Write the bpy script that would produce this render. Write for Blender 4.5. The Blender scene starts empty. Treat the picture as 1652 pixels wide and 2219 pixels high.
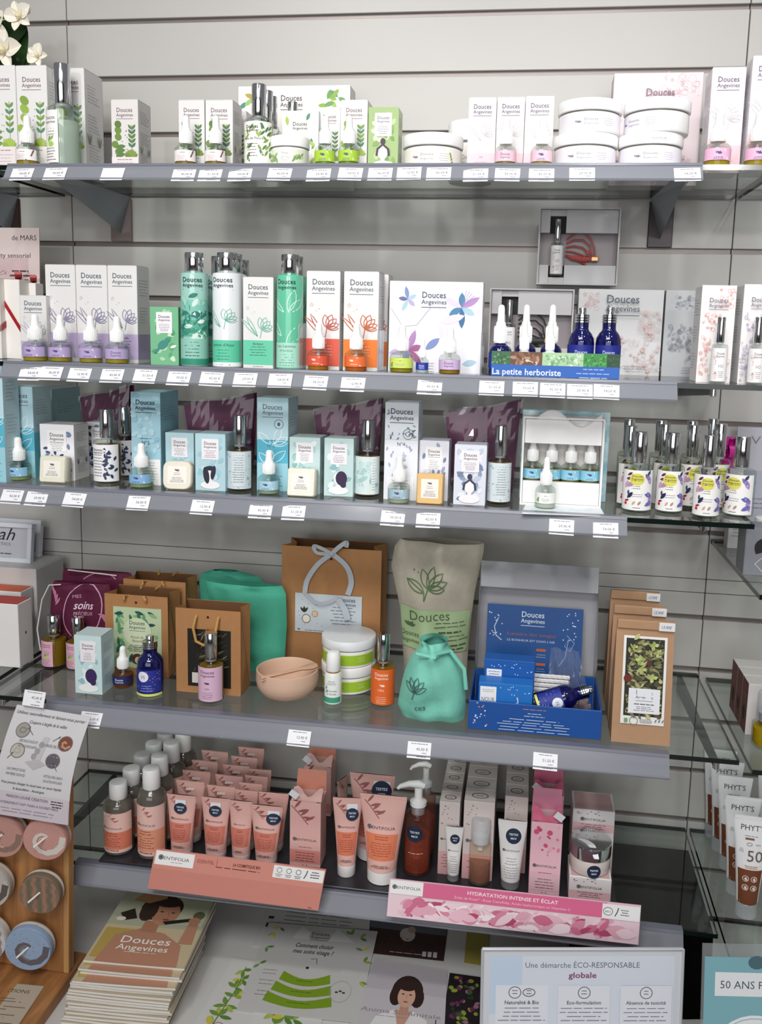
import bpy, math, random
from mathutils import Vector, Matrix
random.seed(7)
PI=math.pi
SC=bpy.context.scene; COL=SC.collection
# ---------------------------------------------------------------- camera
F=1916.4; PX,PY=875.86,1004.92
PITCH,YAW,ROLL=.1475,-.1395,.0256
CAM=Vector((.8845,-1.6365,1.5))
fw=Vector((math.sin(YAW)*math.cos(PITCH),math.cos(YAW)*math.cos(PITCH),-math.sin(PITCH)))
r0=Vector((math.cos(YAW),-math.sin(YAW),0)); u0=r0.cross(fw)
rt=math.cos(ROLL)*r0+math.sin(ROLL)*u0; up=-math.sin(ROLL)*r0+math.cos(ROLL)*u0
cd=bpy.data.cameras.new('camera'); co=bpy.data.objects.new('camera',cd); COL.objects.link(co)
cd.sensor_fit='VERTICAL'; cd.sensor_height=36; cd.lens=F/2219*36
cd.shift_x=-(PX-826)/2219; cd.shift_y=-(1109.5-PY)/2219; cd.clip_start=.05
m=Matrix((( rt.x,up.x,-fw.x,CAM.x),(rt.y,up.y,-fw.y,CAM.y),(rt.z,up.z,-fw.z,CAM.z),(0,0,0,1)))
co.matrix_world=m; SC.camera=co
# ---------------------------------------------------------------- world, lights, exposure
W=bpy.data.worlds.new('world'); SC.world=W; W.use_nodes=True
bg=W.node_tree.nodes['Background']; bg.inputs[0].default_value=(.62,.63,.66,1); bg.inputs[1].default_value=.30
def area(name,loc,target,sx,sy,power,col=(1,1,1)):
    l=bpy.data.lights.new(name,'AREA'); l.shape='RECTANGLE'; l.size=sx; l.size_y=sy; l.energy=power; l.color=col
    o=bpy.data.objects.new(name,l); COL.objects.link(o); o.location=loc
    o.rotation_euler=(Vector(target)-Vector(loc)).to_track_quat('-Z','Y').to_euler(); return o
def spot(name,loc,target,power,ang,blend=.4,rad=.03,col=(1,1,1)):
    l=bpy.data.lights.new(name,'SPOT'); l.energy=power; l.spot_size=math.radians(ang); l.spot_blend=blend; l.shadow_soft_size=rad; l.color=col
    o=bpy.data.objects.new(name,l); COL.objects.link(o); o.location=loc
    o.rotation_euler=(Vector(target)-Vector(loc)).to_track_quat('-Z','Y').to_euler(); return o
area('added_front_fill',(.6,-4.1,1.75),(.6,0,1.6),3.2,1.7,44,(.98,.99,1))  # added soft fill from behind the camera; no window exists in that wall
area('ceiling_panel_lamp',(.6,-2.3,2.78),(.6,-.9,.3),1.4,.6,32,(1,.99,.97))
spot('ceiling_spot_lamp',(1.05,-1.35,2.75),(1.02,-.15,1.45),20,58,.8,.06)
spot('ceiling_spot_lamp',(.30,-1.40,2.75),(.32,-.1,1.45),26,62,.8,.06,(1,.985,.96))
spot('ceiling_spot_lamp',(1.7,-1.4,2.75),(1.40,-.1,1.38),16,60,.8,.06,(.97,.98,1))
spot('ceiling_spot_lamp',(1.04,-.78,2.75),(1.03,-.29,1.74),11,24,.9,.04)
for x_ in (.05,.85,1.65): spot('added_fill_spot',(x_,-2.95,2.28),(x_*.75+.2,-.05,1.66),34,34,1,.08,(1,.99,.97))  # added low fill spots to brighten the wall under the top shelf, no known fixtures
SC.view_settings.view_transform='Standard'; SC.view_settings.look='None'
SC.view_settings.exposure=0.08; SC.view_settings.gamma=1; SC.view_settings.use_curve_mapping=False
# ---------------------------------------------------------------- photo-plane helpers: a pixel ray meets a shelf plane or a vertical plane
def ray(x,y): return fw+rt*((x-PX)/F)-up*((y-PY)/F)
def atY(x,y,Y): d=ray(x,y); return CAM+d*((Y-CAM.y)/d.y)
def atZ(x,y,Z): d=ray(x,y); return CAM+d*((Z-CAM.z)/d.z)
# ---------------------------------------------------------------- materials
def lin(h):
    if isinstance(h,tuple): return h
    h=h.lstrip('#'); h=h if len(h)==6 else ''.join(c+c for c in h); v=[int(h[i:i+2],16)/255 for i in (0,2,4)]
    return tuple(c/12.92 if c<=.04045 else ((c+.055)/1.055)**2.4 for c in v)+(1,)
MATS={}
def M(col,rough=.45,metal=0,name=None,spec=.5,trans=0,vary=0.0,scale=40,bump=0,coat=0,ior=1.45,sss=0,scl=(1,1,1)):
    key=(col,rough,metal,spec,trans,vary,scale,bump,coat,ior,scl)
    if key in MATS: return MATS[key]
    mt=bpy.data.materials.new(name or 'surface'); mt.use_nodes=True
    nt=mt.node_tree; b=nt.nodes['Principled BSDF']; c=lin(col)
    b.inputs['Base Color'].default_value=c; b.inputs['Roughness'].default_value=rough; b.inputs['Metallic'].default_value=metal
    b.inputs['Specular IOR Level'].default_value=spec; b.inputs['Transmission Weight'].default_value=trans; b.inputs['IOR'].default_value=ior
    b.inputs['Coat Weight'].default_value=coat
    if vary or bump:
        tc=nt.nodes.new('ShaderNodeTexCoord'); mp=nt.nodes.new('ShaderNodeMapping'); mp.inputs['Scale'].default_value=scl
        n=nt.nodes.new('ShaderNodeTexNoise'); n.inputs['Scale'].default_value=scale; n.inputs['Detail'].default_value=4
        nt.links.new(tc.outputs['Object'],mp.inputs[0]); nt.links.new(mp.outputs[0],n.inputs['Vector'])
        if vary:
            mx=nt.nodes.new('ShaderNodeMix'); mx.data_type='RGBA'
            mx.inputs[6].default_value=tuple(max(0,x*(1-vary)) for x in c[:3])+(1,); mx.inputs[7].default_value=tuple(min(1,x*(1+vary)) for x in c[:3])+(1,)
            nt.links.new(n.outputs['Fac'],mx.inputs[0]); nt.links.new(mx.outputs[2],b.inputs['Base Color'])
        if bump:
            bp=nt.nodes.new('ShaderNodeBump'); bp.inputs['Strength'].default_value=bump; bp.inputs['Distance'].default_value=.002
            nt.links.new(n.outputs['Fac'],bp.inputs['Height']); nt.links.new(bp.outputs[0],b.inputs['Normal'])
    MATS[key]=mt; return mt
def thin(col,gl=.12,rough=.02,name='thin_glass',fres=1.5,milk=0,milkcol='#ffffff'):
    key=('thin',col,gl,rough,fres,milk,milkcol)
    if key in MATS: return MATS[key]
    mt=bpy.data.materials.new(name); mt.use_nodes=True; nt=mt.node_tree; nt.nodes.clear()
    o=nt.nodes.new('ShaderNodeOutputMaterial'); t=nt.nodes.new('ShaderNodeBsdfTransparent'); g=nt.nodes.new('ShaderNodeBsdfGlossy')
    t.inputs[0].default_value=lin(col); g.inputs['Roughness'].default_value=rough
    f=nt.nodes.new('ShaderNodeFresnel'); ge=nt.nodes.new('ShaderNodeNewGeometry'); mi=nt.nodes.new('ShaderNodeMix')
    mi.inputs[2].default_value=fres; mi.inputs[3].default_value=1/fres; nt.links.new(ge.outputs['Backfacing'],mi.inputs[0]); nt.links.new(mi.outputs[0],f.inputs[0])
    mx=nt.nodes.new('ShaderNodeMixShader')
    nt.links.new(f.outputs[0],mx.inputs[0]); nt.links.new(t.outputs[0],mx.inputs[1]); nt.links.new(g.outputs[0],mx.inputs[2])
    last=mx
    if milk:
        d=nt.nodes.new('ShaderNodeBsdfDiffuse'); d.inputs[0].default_value=lin(milkcol)
        m2=nt.nodes.new('ShaderNodeMixShader'); m2.inputs[0].default_value=milk
        nt.links.new(mx.outputs[0],m2.inputs[1]); nt.links.new(d.outputs[0],m2.inputs[2]); last=m2
    nt.links.new(last.outputs[0],o.inputs[0]); MATS[key]=mt; return mt
def streak(c1,c2,scl,rough=.5,bump=.15,name='wood',detail=6,lo=.35,hi=.65,dist=0,c3=None):
    mt=bpy.data.materials.new(name); mt.use_nodes=True; nt=mt.node_tree; b=nt.nodes['Principled BSDF']; b.inputs['Roughness'].default_value=rough
    tc=nt.nodes.new('ShaderNodeTexCoord'); mp=nt.nodes.new('ShaderNodeMapping'); mp.inputs['Scale'].default_value=scl
    n=nt.nodes.new('ShaderNodeTexNoise'); n.inputs['Scale'].default_value=1; n.inputs['Detail'].default_value=detail; n.inputs['Distortion'].default_value=dist
    r=nt.nodes.new('ShaderNodeValToRGB'); r.color_ramp.elements[0].position=lo; r.color_ramp.elements[0].color=lin(c1); r.color_ramp.elements[1].position=hi; r.color_ramp.elements[1].color=lin(c2)
    if c3: e=r.color_ramp.elements.new((lo+hi)/2); e.color=lin(c3)
    bp=nt.nodes.new('ShaderNodeBump'); bp.inputs['Strength'].default_value=bump; bp.inputs['Distance'].default_value=.001
    L=nt.links.new; L(tc.outputs['Object'],mp.inputs[0]); L(mp.outputs[0],n.inputs['Vector']); L(n.outputs['Fac'],r.inputs[0]); L(r.outputs[0],b.inputs['Base Color']); L(n.outputs['Fac'],bp.inputs['Height']); L(bp.outputs[0],b.inputs['Normal'])
    return mt
WHITE='#f1f0ee'; INK='#4a4448'; SLATE='#57606b'
CARD=lambda c: M(c,.42,vary=.02,scale=60,name='carton')
PAP=lambda c: M(c,.55,name='print_ink')
CHROME=M('#d6d7da',.12,1,'chrome')
PLASTIC=M('#f2f2f1',.3,name='white_plastic',vary=.01)
RUBBER=M('#f4f3f1',.5,name='white_rubber',vary=.01)
GLASSB=thin('#eef3f0',fres=1.4,name='bottle_glass')
COBALT=M('#0d0f4a',.06,name='cobalt_glass',coat=.5,vary=.1)
# ---------------------------------------------------------------- mesh builder
class B:
    def __init__(s): s.v=[]; s.f=[]; s.m=[]; s.mats=[]
    def mi(s,mat):
        if mat not in s.mats: s.mats.append(mat)
        return s.mats.index(mat)
    def add(s,vs,fs,mat):
        o=len(s.v); k=s.mi(mat); s.v+= [tuple(v) for v in vs]; s.f+=[tuple(i+o for i in f) for f in fs]; s.m+=[k]*len(fs); return s
    def box(s,x0,x1,y0,y1,z0,z1,mat,c=0):
        if not c:
            vs=[(x,y,z) for z in (z0,z1) for y in (y0,y1) for x in (x0,x1)]
            return s.add(vs,[(0,2,3,1),(4,5,7,6),(0,1,5,4),(2,6,7,3),(0,4,6,2),(1,3,7,5)],mat)
        c=min(c,(x1-x0)/2.1,(y1-y0)/2.1,(z1-z0)/2.1)
        vs=[];idx={}
        for sx in (0,1):
            for sy in (0,1):
                for sz in (0,1):
                    X=(x0,x1)[sx];Y=(y0,y1)[sy];Z=(z0,z1)[sz]; dx=(c,-c)[sx];dy=(c,-c)[sy];dz=(c,-c)[sz]
                    for a,p in (('x',(X,Y+dy,Z+dz)),('y',(X+dx,Y,Z+dz)),('z',(X+dx,Y+dy,Z))): idx[sx,sy,sz,a]=len(vs); vs.append(p)
        fs=[]
        g=lambda *k: idx[k]
        for e in (0,1):
            q=[g(e,0,0,'x'),g(e,1,0,'x'),g(e,1,1,'x'),g(e,0,1,'x')]; fs.append(q if e else q[::-1])
            q=[g(0,e,0,'y'),g(0,e,1,'y'),g(1,e,1,'y'),g(1,e,0,'y')]; fs.append(q if e else q[::-1])
            q=[g(0,0,e,'z'),g(1,0,e,'z'),g(1,1,e,'z'),g(0,1,e,'z')]; fs.append(q if e else q[::-1])
        for a in (0,1):
            for b in (0,1):
                fs.append([g(a,b,0,'x'),g(a,b,1,'x'),g(a,b,1,'y'),g(a,b,0,'y')])
                fs.append([g(a,0,b,'x'),g(a,1,b,'x'),g(a,1,b,'z'),g(a,0,b,'z')])
                fs.append([g(0,a,b,'y'),g(1,a,b,'y'),g(1,a,b,'z'),g(0,a,b,'z')])
                for d in (0,1): fs.append([g(a,b,d,'x'),g(a,b,d,'y'),g(a,b,d,'z')])
        return s.add(vs,fs,mat)
    def lathe(s,prof,mat,n=24,cx=0,cy=0,cap0=True,cap1=True,a0=0,a1=2*PI):
        full=abs(a1-a0-2*PI)<1e-6; k=n if full else n+1
        vs=[]; fs=[]
        for (r,z) in prof:
            for i in range(k):
                a=a0+(a1-a0)*i/n; vs.append((cx+r*math.sin(a),cy-r*math.cos(a),z))
        for j in range(len(prof)-1):
            for i in range(n):
                i2=(i+1)%k; fs.append((j*k+i,j*k+i2,(j+1)*k+i2,(j+1)*k+i))
        if full and cap0: fs.append(tuple(range(k))[::-1])
        if full and cap1: fs.append(tuple((len(prof)-1)*k+i for i in range(k)))
        return s.add(vs,fs,mat)
    def tube(s,pts,r,mat,n=8,cap=True,rs=None):
        pts=[Vector(p) for p in pts]; vs=[];fs=[]
        t=(pts[1]-pts[0]).normalized(); a=t.orthogonal().normalized()
        for i,p in enumerate(pts):
            t=(pts[min(i+1,len(pts)-1)]-pts[max(i-1,0)]).normalized(); a=(a-t*a.dot(t)).normalized(); b=t.cross(a)
            rr=rs[i] if rs else r
            for j in range(n): q=2*PI*j/n; vs.append(p+a*rr*math.cos(q)+b*rr*math.sin(q))
        for i in range(len(pts)-1):
            for j in range(n): fs.append((i*n+j,i*n+(j+1)%n,(i+1)*n+(j+1)%n,(i+1)*n+j))
        if cap: fs.append(tuple(range(n))[::-1]); fs.append(tuple((len(pts)-1)*n+j for j in range(n)))
        return s.add(vs,fs,mat)
    def prism(s,pts,z0,z1,mat,axis='z'):
        n=len(pts); mp={'z':lambda a,b,c:(a,b,c),'y':lambda a,b,c:(a,c,b),'x':lambda a,b,c:(c,a,b)}[axis]
        vs=[mp(a,b,z0) for a,b in pts]+[mp(a,b,z1) for a,b in pts]
        fs=[tuple(range(n))[::-1],tuple(range(n,2*n))]+[(i,(i+1)%n,n+(i+1)%n,n+i) for i in range(n)]
        return s.add(vs,fs,mat)
    def grid(s,fn,nu,nv,mat,closed=False):
        vs=[fn(i/nu,j/nv) for j in range(nv+1) for i in range(nu+1)]
        fs=[(j*(nu+1)+i,j*(nu+1)+i+1,(j+1)*(nu+1)+i+1,(j+1)*(nu+1)+i) for j in range(nv) for i in range(nu)]
        return s.add(vs,fs,mat)
    def mesh(s,name,smooth=False,ang=None):
        me=bpy.data.meshes.new(name); me.from_pydata(s.v,[],s.f)
        for mt in s.mats: me.materials.append(mt)
        me.polygons.foreach_set('material_index',s.m)
        if smooth:
            me.polygons.foreach_set('use_smooth',[True]*len(s.f)); me.set_sharp_from_angle(angle=ang or math.radians(40))
        me.update(); return me
def link(name,me,parent=None,loc=(0,0,0),rot=None):
    o=bpy.data.objects.new(name,me); COL.objects.link(o); o.location=loc
    if rot: o.rotation_euler=rot
    if parent: o.parent=parent
    return o
def tag(o,label,cat,group=None):
    o['label']=label; o['category']=cat
    if group: o['group']=group
    return o
def thing(name,label,cat,loc=(0,0,0),rz=0,group=None,scale=None,rot=None):
    o=link(name,None,None,loc); o.rotation_euler=rot or (0,0,rz); o.empty_display_size=.02
    if scale: o.scale=scale if hasattr(scale,'__len__') else (scale,)*3
    return tag(o,label,cat,group)
def struct(name,me,parent=None):
    o=link(name,me,parent)
    if not parent: o['kind']='structure'
    return o
# ---------------------------------------------------------------- flat print: vector art mapped on faces
_T={}
def glyphs(t,shear=0,bold=0):
    k=(t,shear,bold)
    if k not in _T:
        c=bpy.data.curves.new('txt','FONT'); c.body=t; c.size=1; c.resolution_u=2; c.shear=shear; c.offset=bold
        o=bpy.data.objects.new('txt',c); me=bpy.data.meshes.new_from_object(o)
        vs=[(v.co.x,v.co.y) for v in me.vertices]; fs=[tuple(p.vertices) for p in me.polygons]
        x0=min([v[0] for v in vs] or [0]); x1=max([v[0] for v in vs] or [1])
        bpy.data.objects.remove(o); bpy.data.curves.remove(c); bpy.data.meshes.remove(me)
        _T[k]=([(x-x0,y) for x,y in vs],fs,max(x1-x0,.01))
    return _T[k]
class Art:
    def __init__(s,seed=1): s.s=[]; s.r=random.Random(seed)
    def raw(s,vs,fs,c): s.s.append((vs,fs,c)); return s
    def poly(s,pts,c): return s.raw(list(pts),[tuple(range(len(pts)))],c)
    def rect(s,cx,v,w,h,c,n=1):
        vs=[(cx-w/2+w*i/n,v+h*j) for j in (0,1) for i in range(n+1)]
        return s.raw(vs,[(i,i+1,n+2+i,n+1+i) for i in range(n)],c)
    def ell(s,cx,cy,rx,ry,c,n=14,a=0):
        ca,sa=math.cos(a),math.sin(a); q=[2*PI*i/n for i in range(n)]
        P=lambda k:[(cx+k*(rx*math.cos(t)*ca-ry*math.sin(t)*sa),cy+k*(rx*math.cos(t)*sa+ry*math.sin(t)*ca)) for t in q]
        if n<18: return s.poly(P(1),c)
        return s.raw([(cx,cy)]+P(.55)+P(1),[(0,1+i,1+(i+1)%n) for i in range(n)]+[(1+i,1+n+i,1+n+(i+1)%n,1+(i+1)%n) for i in range(n)],c)
    def line(s,pts,w,c):
        vs=[];n=len(pts)
        for i,(x,y) in enumerate(pts):
            a=pts[max(i-1,0)]; b=pts[min(i+1,n-1)]; dx,dy=b[0]-a[0],b[1]-a[1]; l=math.hypot(dx,dy) or 1
            vs+=[(x-dy/l*w/2,y+dx/l*w/2),(x+dy/l*w/2,y-dx/l*w/2)]
        return s.raw(vs,[(2*i,2*i+1,2*i+3,2*i+2) for i in range(n-1)],c)
    def ring(s,cx,cy,rx,ry,w,c,n=20,a=0): 
        p=[(cx+rx*math.cos(q)*math.cos(a)-ry*math.sin(q)*math.sin(a),cy+rx*math.cos(q)*math.sin(a)+ry*math.sin(q)*math.cos(a)) for q in [2*PI*i/n for i in range(n+1)]]
        return s.line(p,w,c)
    def leafpts(s,x,y,L,a,w,n=5):
        o=[]
        for i in range(n+1): t=i/n; o.append((t*L,w/2*math.sin(PI*t)**.8))
        for i in range(n-1,0,-1): t=i/n; o.append((t*L,-w/2*math.sin(PI*t)**.8))
        ca,sa=math.cos(a),math.sin(a); return [(x+p*ca-q*sa,y+p*sa+q*ca) for p,q in o]
    def leaf(s,x,y,L,a,w,c): return s.poly(s.leafpts(x,y,L,a,w),c)
    def leafo(s,x,y,L,a,w,lw,c): p=s.leafpts(x,y,L,a,w); return s.line(p+p[:1],lw,c)
    def text(s,t,cx,v,w=None,h=None,c=INK,al='c',shear=0,bold=0):
        vs,fs,tw=glyphs(t,shear,bold)
        sx=w/tw if w else h; sy=h if h else sx
        x0=cx-(tw*sx/2 if al=='c' else 0 if al=='l' else tw*sx)
        return s.raw([(x0+x*sx,v+y*sy) for x,y in vs],fs,c)
    def micro(s,cx,v,w,rows,pitch,c=INK,th=.0006,al='c'):   # rows of tiny print read as broken dark lines
        for k in range(rows):
            ww=w*s.r.uniform(.6,1); x=cx-ww/2 if al=='c' else cx-w/2; e=x+ww; y=v-k*pitch
            while x<e-1e-6:
                l=min(s.r.uniform(.12,.3)*w,e-x); s.rect(x+l/2,y,l,th,c); x+=l+w*.035
        return s
    def logo(s,cx,vt,w,c=SLATE,line=True):
        s.text('Douces',cx,vt-w*.28,w=w*.94,h=w*.34,c=c,bold=.012); s.text('Angevines',cx,vt-w*.52,w=w,h=w*.25,c=c,bold=.01)
        if line: s.rect(cx,vt-w*.66,w,w*.025,c)
        return s
    def bird(s,cx,cy,w,c):
        for a,l,ww in ((2.5,.55,.2),(2.0,.4,.16),(1.0,.42,.2),(.4,.45,.2),(1.5,.3,.14)): s.leaf(cx,cy-w*.15,w*l,a,w*ww,c)
        return s
    def lotus(s,x,y,w,lw,c):
        for a,l,ww in ((1.75,.62,.3),(1.2,.66,.32),(.75,.62,.3),(.3,.6,.26),(-.05,.55,.2)): s.leafo(x,y,w*l,a,w*ww,lw,c)
        s.line([(x,y),(x-w*.03,y-w*.2),(x-w*.08,y-w*.45)],lw,c)
        return s
    def reeds(s,x,y,w,lw,c):
        for k,(a,l) in enumerate(((2.35,1.0),(2.1,.95))):
            s.leafo(x,y-w*.25,w*l,a,w*.14,lw,c)
        return s
    def star(s,x,y,r,lw,c):
        p=[(x+(r if i%2==0 else r*.45)*math.sin(PI*i/5),y+(r if i%2==0 else r*.45)*math.cos(PI*i/5)) for i in range(11)]
        return s.line(p,lw,c)
    def head(s,cx,v,h,hair='#2a2530',skin='#f4ecec',style=0):   # small generic drawn head and shoulders
        s.ell(cx,v+h*.1,h*.42,h*.17,skin); s.rect(cx,v+h*.15,h*.16,h*.3,skin)
        s.ell(cx,v+h*.58,h*.2,h*.27,skin)
        if style==0: s.ell(cx-h*.17,v+h*.5,h*.13,h*.36,hair,a=.15); s.ell(cx+h*.13,v+h*.62,h*.1,h*.3,hair,a=-.2); s.ell(cx,v+h*.8,h*.22,h*.1,hair)
        elif style==1: s.ell(cx+h*.12,v+h*.6,h*.24,h*.3,hair); s.ell(cx+h*.2,v+h*.35,h*.12,h*.14,hair)
        else:
            s.ell(cx,v+h*.98,h*.1,h*.12,hair); s.line([(cx-h*.24,v+h*.45),(cx-h*.2,v+h*.7),(cx,v+h*.86),(cx+h*.2,v+h*.7),(cx+h*.24,v+h*.45)],h*.09,hair)
        return s
    def mesh(s,name,mp,base=.00018,step=.00002):
        b=B()
        for i,(vs,fs,c) in enumerate(s.s):
            e=base+i*step; b.add([mp(u,v,e) for u,v in vs],fs,PAP(c) if isinstance(c,(str,tuple)) else c)
        return b.mesh(name)
def flat(y): return lambda u,v,e:(u,y-e,v)
def flatx(x,sgn=1): return lambda u,v,e:(x+sgn*e,sgn*u,v)
def cyl(r,cx=0,cy=0,z=0): return lambda u,v,e:(cx+(r+e)*math.sin(u/r),cy-(r+e)*math.cos(u/r),z+v)
def pat_leaves(a,w,h,cols,n,L,v0=0,avoid=None,wid=.42):
    k=0;tries=0
    while k<n and tries<n*6:
        tries+=1; x=a.r.uniform(-w/2+L*.5,w/2-L*.5); y=v0+a.r.uniform(L*.55,h-L*.55)
        if avoid and avoid[0]<x<avoid[1] and avoid[2]<y<avoid[3]: continue
        t=a.r.uniform(0,2*PI); l=L*a.r.uniform(.7,1)
        a.leaf(x-math.cos(t)*l/2,y-math.sin(t)*l/2,l,t,l*wid,a.r.choice(cols)); k+=1
def pat_swirl(a,cx,cy,w,h,c,n,r,lw=.0005):
    for i in range(n):
        x=cx+a.r.uniform(-w/2,w/2); y=cy+a.r.uniform(-h/2,h/2); q=r*a.r.uniform(.4,1)
        t=a.r.random()
        if t<.45:
            a.ring(x,y,q,q,lw,c,n=10)
        elif t<.75:
            for k in range(5): a.leaf(x,y,q,2*PI*k/5+t*9,q*.5,c)
        else: a.leafo(x,y,q*2,a.r.uniform(0,6.28),q*.8,lw,c)
# ---------------------------------------------------------------- carton designs: art for the front face, w wide, h high
def d_green(a,w,h,o):
    a.logo(0,h*.9,w*.62,'#7c6168')
    g=['#93ae48','#7f9c44','#a6bc58','#588a66','#74954f']
    if o.get('dark'): g=['#6d8a3c','#5c7a38','#7f9645','#4a755a','#5c7d42']
    x=-w*.34
    a.line([(x,h*.2),(x+w*.05,h*.45),(x,h*.68)],.0008,g[3])
    for t in (.30,.40,.50,.59,.67): a.ell(x+w*.09*(1 if int(t*100)%20 else -.3),h*t,w*.12,h*.052,g[0 if t<.6 else 1],a=.9)
    for t in (.24,.30,.36): a.leaf(x,h*t,w*.36,.5-t,w*.15,g[4])
    x=w*.26; a.line([(x,h*.3),(x,h*.66)],.0008,g[3])
    for i,t in enumerate((.36,.42,.48,.54,.60)):
        for sg in (-1,1): a.leaf(x,h*t,w*.21,PI/2+sg*.7,w*.09,g[(3,4,1)[i%3]])
    for q in (-1.2,-.8,-.4,0,.4,.8,1.2): a.leaf(w*.22,h*.23,w*.27,PI/2+q,w*.16,g[2 if abs(q)<1 else 0])
    for k in range(7): a.ell(w*a.r.uniform(-.1,.1),h*a.r.uniform(.3,.6),.0009,.0007,g[3],6)
    a.rect(0,0,w*.99,h*.23,'#e6dedc'); a.micro(0,h*.19,w*.7,1,1,'#9a7280',.0012); a.micro(0,h*.15,w*.7,4,h*.032,'#b08f98')
def d_lotus(a,w,h,o):
    c=o.get('c','#7a7590'); band=o.get('band','#b7a6cc')
    b0,b1=h*.04,h*o.get('bh',.3)
    a.rect(0,b0,w*.995,b1-b0,band); a.logo(0,h*.93,w*.68,SLATE)
    a.star(-w*.34,h*.66,w*.06,.0004,c); a.ell(-w*.12,h*.62,.0008,.0008,c,6); a.ell(-.2*w,h*.6,.0006,.0006,c,6)
    lw=max(.0010,w*.027)
    a.reeds(-w*.02,h*.42,w*.75,lw,c); a.lotus(w*.12,h*.43,w*.62,lw,c)
    a.text(o.get('t','Lucilla'),0,b1-h*.05,h=h*.035,c=o.get('tc','#5a5078')); a.micro(0,b1-h*.075,w*.6,4,h*.03,o.get('tc','#6a6088'))
    a.micro(0,h*.02,w*.5,1,1,SLATE)
def d_pink(a,w,h,o):
    a.rect(0,0,w*.995,h*.26,'#efc7cf'); a.rect(0,h*.26,w*.995,h*.06,'#f2dadd'); a.logo(0,h*.92,w*.66,'#6b5872')
    c='#c9c3c8'; a.star(-w*.3,h*.7,w*.06,.0004,c); lw=max(.0007,w*.018)
    a.reeds(-w*.02,h*.5,w*.75,lw,c); a.lotus(w*.1,h*.5,w*.62,lw,c)
    a.text(o.get('t','Lys'),0,h*.2,h=h*.04,c='#a06a80'); a.micro(0,h*.14,w*.7,4,h*.03,'#c48a9a')
def d_blue(a,w,h,o):
    a.rect(0,0,w*.995,h*.55,'#58b4cc'); a.rect(0,0,w*.995,h*.3,'#9ccfdd'); a.rect(0,h*.55,w*.995,h*.45,'#b9d8e2')
    a.logo(0,h*.94,w*.66,SLATE)
    W_='#eef6f8'; lw=max(.0009,w*.02)
    for x,y,l,t,ww in ((-.05,.5,.55,2.4,.18),(.05,.5,.6,1.2,.2),(.05,.5,.5,.5,.2),(-.02,.5,.5,.1,.16),(-.1,.28,.5,2.3,.2),(-.05,.3,.62,.7,.22),(-.05,.3,.4,1.5,.16)):
        a.leafo(w*x,h*y,w*l,t,w*ww,lw,W_)
    if o.get('badge'): a.ring(w*.2,h*.72,w*.14,w*.14,.0009,SLATE); a.ell(w*.2,h*.72,w*.05,w*.06,SLATE)
    a.text(o.get('t',"N°1"),-.05*w,h*.47,h=h*.05,c='#3c7f98'); a.micro(-.05*w,h*.54,w*.35,1,1,'#3c7f98',.0009); a.micro(w*.1,h*.16,w*.5,4,h*.035,'#4a7a92')
def d_cells(a,w,h,o):
    a.rect(0,0,w*.995,h,'#a2cad7')
    for i in range(70): a.ell(a.r.uniform(-w*.44,w*.44),a.r.uniform(h*.03,h*.97),w*a.r.uniform(.05,.11),w*a.r.uniform(.05,.09),a.r.choice(['#b4d6e0','#95c0d0','#acd2de']),8)
    a.logo(0,h*.93,w*.68,'#2f4a58'); a.micro(0,h*.5,w*.45,1,1,'#3c6a80',.001); a.text("N°2",0,h*.44,h=h*.055,c='#35647a')
    a.rect(w*.1,0,w*.78,h*.28,'#f1f0f0'); a.micro(w*.1,h*.24,w*.6,7,h*.03,'#7a7a88')
def d_leaves(a,w,h,o):
    a.rect(0,0,w*.995,h,o.get('bg','#eceaee'))
    cols=o.get('cols',['#343a63','#4a4f78','#2d3155','#6e86a8'])
    box=(-w*.3,w*.3,h*.5,h*.92)
    pat_leaves(a,w,h,cols,o.get('n',40),min(w,.035)*.36,0,box,.5)
    a.rect(0,h*.52,w*.56,h*.38,'#f4f2f2'); a.logo(0,h*.86,w*.42,INK); a.micro(0,h*.66,w*.42,5,h*.03,'#8a8088')
def d_no4(a,w,h,o):
    a.rect(0,0,w*.995,h,'#e6e8ee')
    pat_leaves(a,w,h*.6,['#9fb9c9','#c9bccb','#b5cdd6','#a9a4be'],34,w*.16)
    a.rect(0,h*.62,w*.99,h*.36,'#d7dde3')
    pat_leaves(a,w,h*.36,['#5a5866','#77808e','#8fa0b0'],18,w*.14,h*.6,(-w*.36,w*.36,h*.76,h*.96))
    a.logo(0,h*.95,w*.7,'#3e3c48'); a.ring(w*.2,h*.68,w*.15,w*.15,.0009,SLATE); a.ring(w*.2,h*.68,w*.07,w*.07,.0009,SLATE)
    a.text("N°4",0,h*.56,h=h*.05,c=SLATE); a.rect(0,0,w*.8,h*.24,'#eeedf0'); a.micro(0,h*.2,w*.6,5,h*.03,SLATE)
def d_soapbox(a,w,h,o):
    bg=o.get('bg','#b3d3db'); a.rect(0,0,w*.995,h,bg)
    pat_leaves(a,w,h,o.get('cols',['#9cc6d0','#c6dfe5','#a8ccd6']),o.get('n',26),w*.3,0,None,.6)
    a.rect(0,h*.55,w*.56,h*.36,'#efeaee'); a.logo(0,h*.87,w*.42,INK,False); a.micro(0,h*.7,w*.4,5,h*.028,'#867b86')
    if 'head' in o: a.head(0,h*.06,h*.42,o.get('hair','#2b2a3a'),'#f1eeee' if o['head']!=1 else '#eef0ef',o['head'])
    if o.get('bird'): a.ell(-w*.05,h*.35,w*.2,h*.07,'#3f8a80',a=.6); a.ell(w*.1,h*.43,w*.08,h*.04,'#3f8a80'); a.leaf(-w*.15,h*.3,w*.3,3.9,w*.1,'#3f8a80'); a.leaf(w*.2,h*.3,w*.25,.3,w*.1,'#eef3ea')
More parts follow.
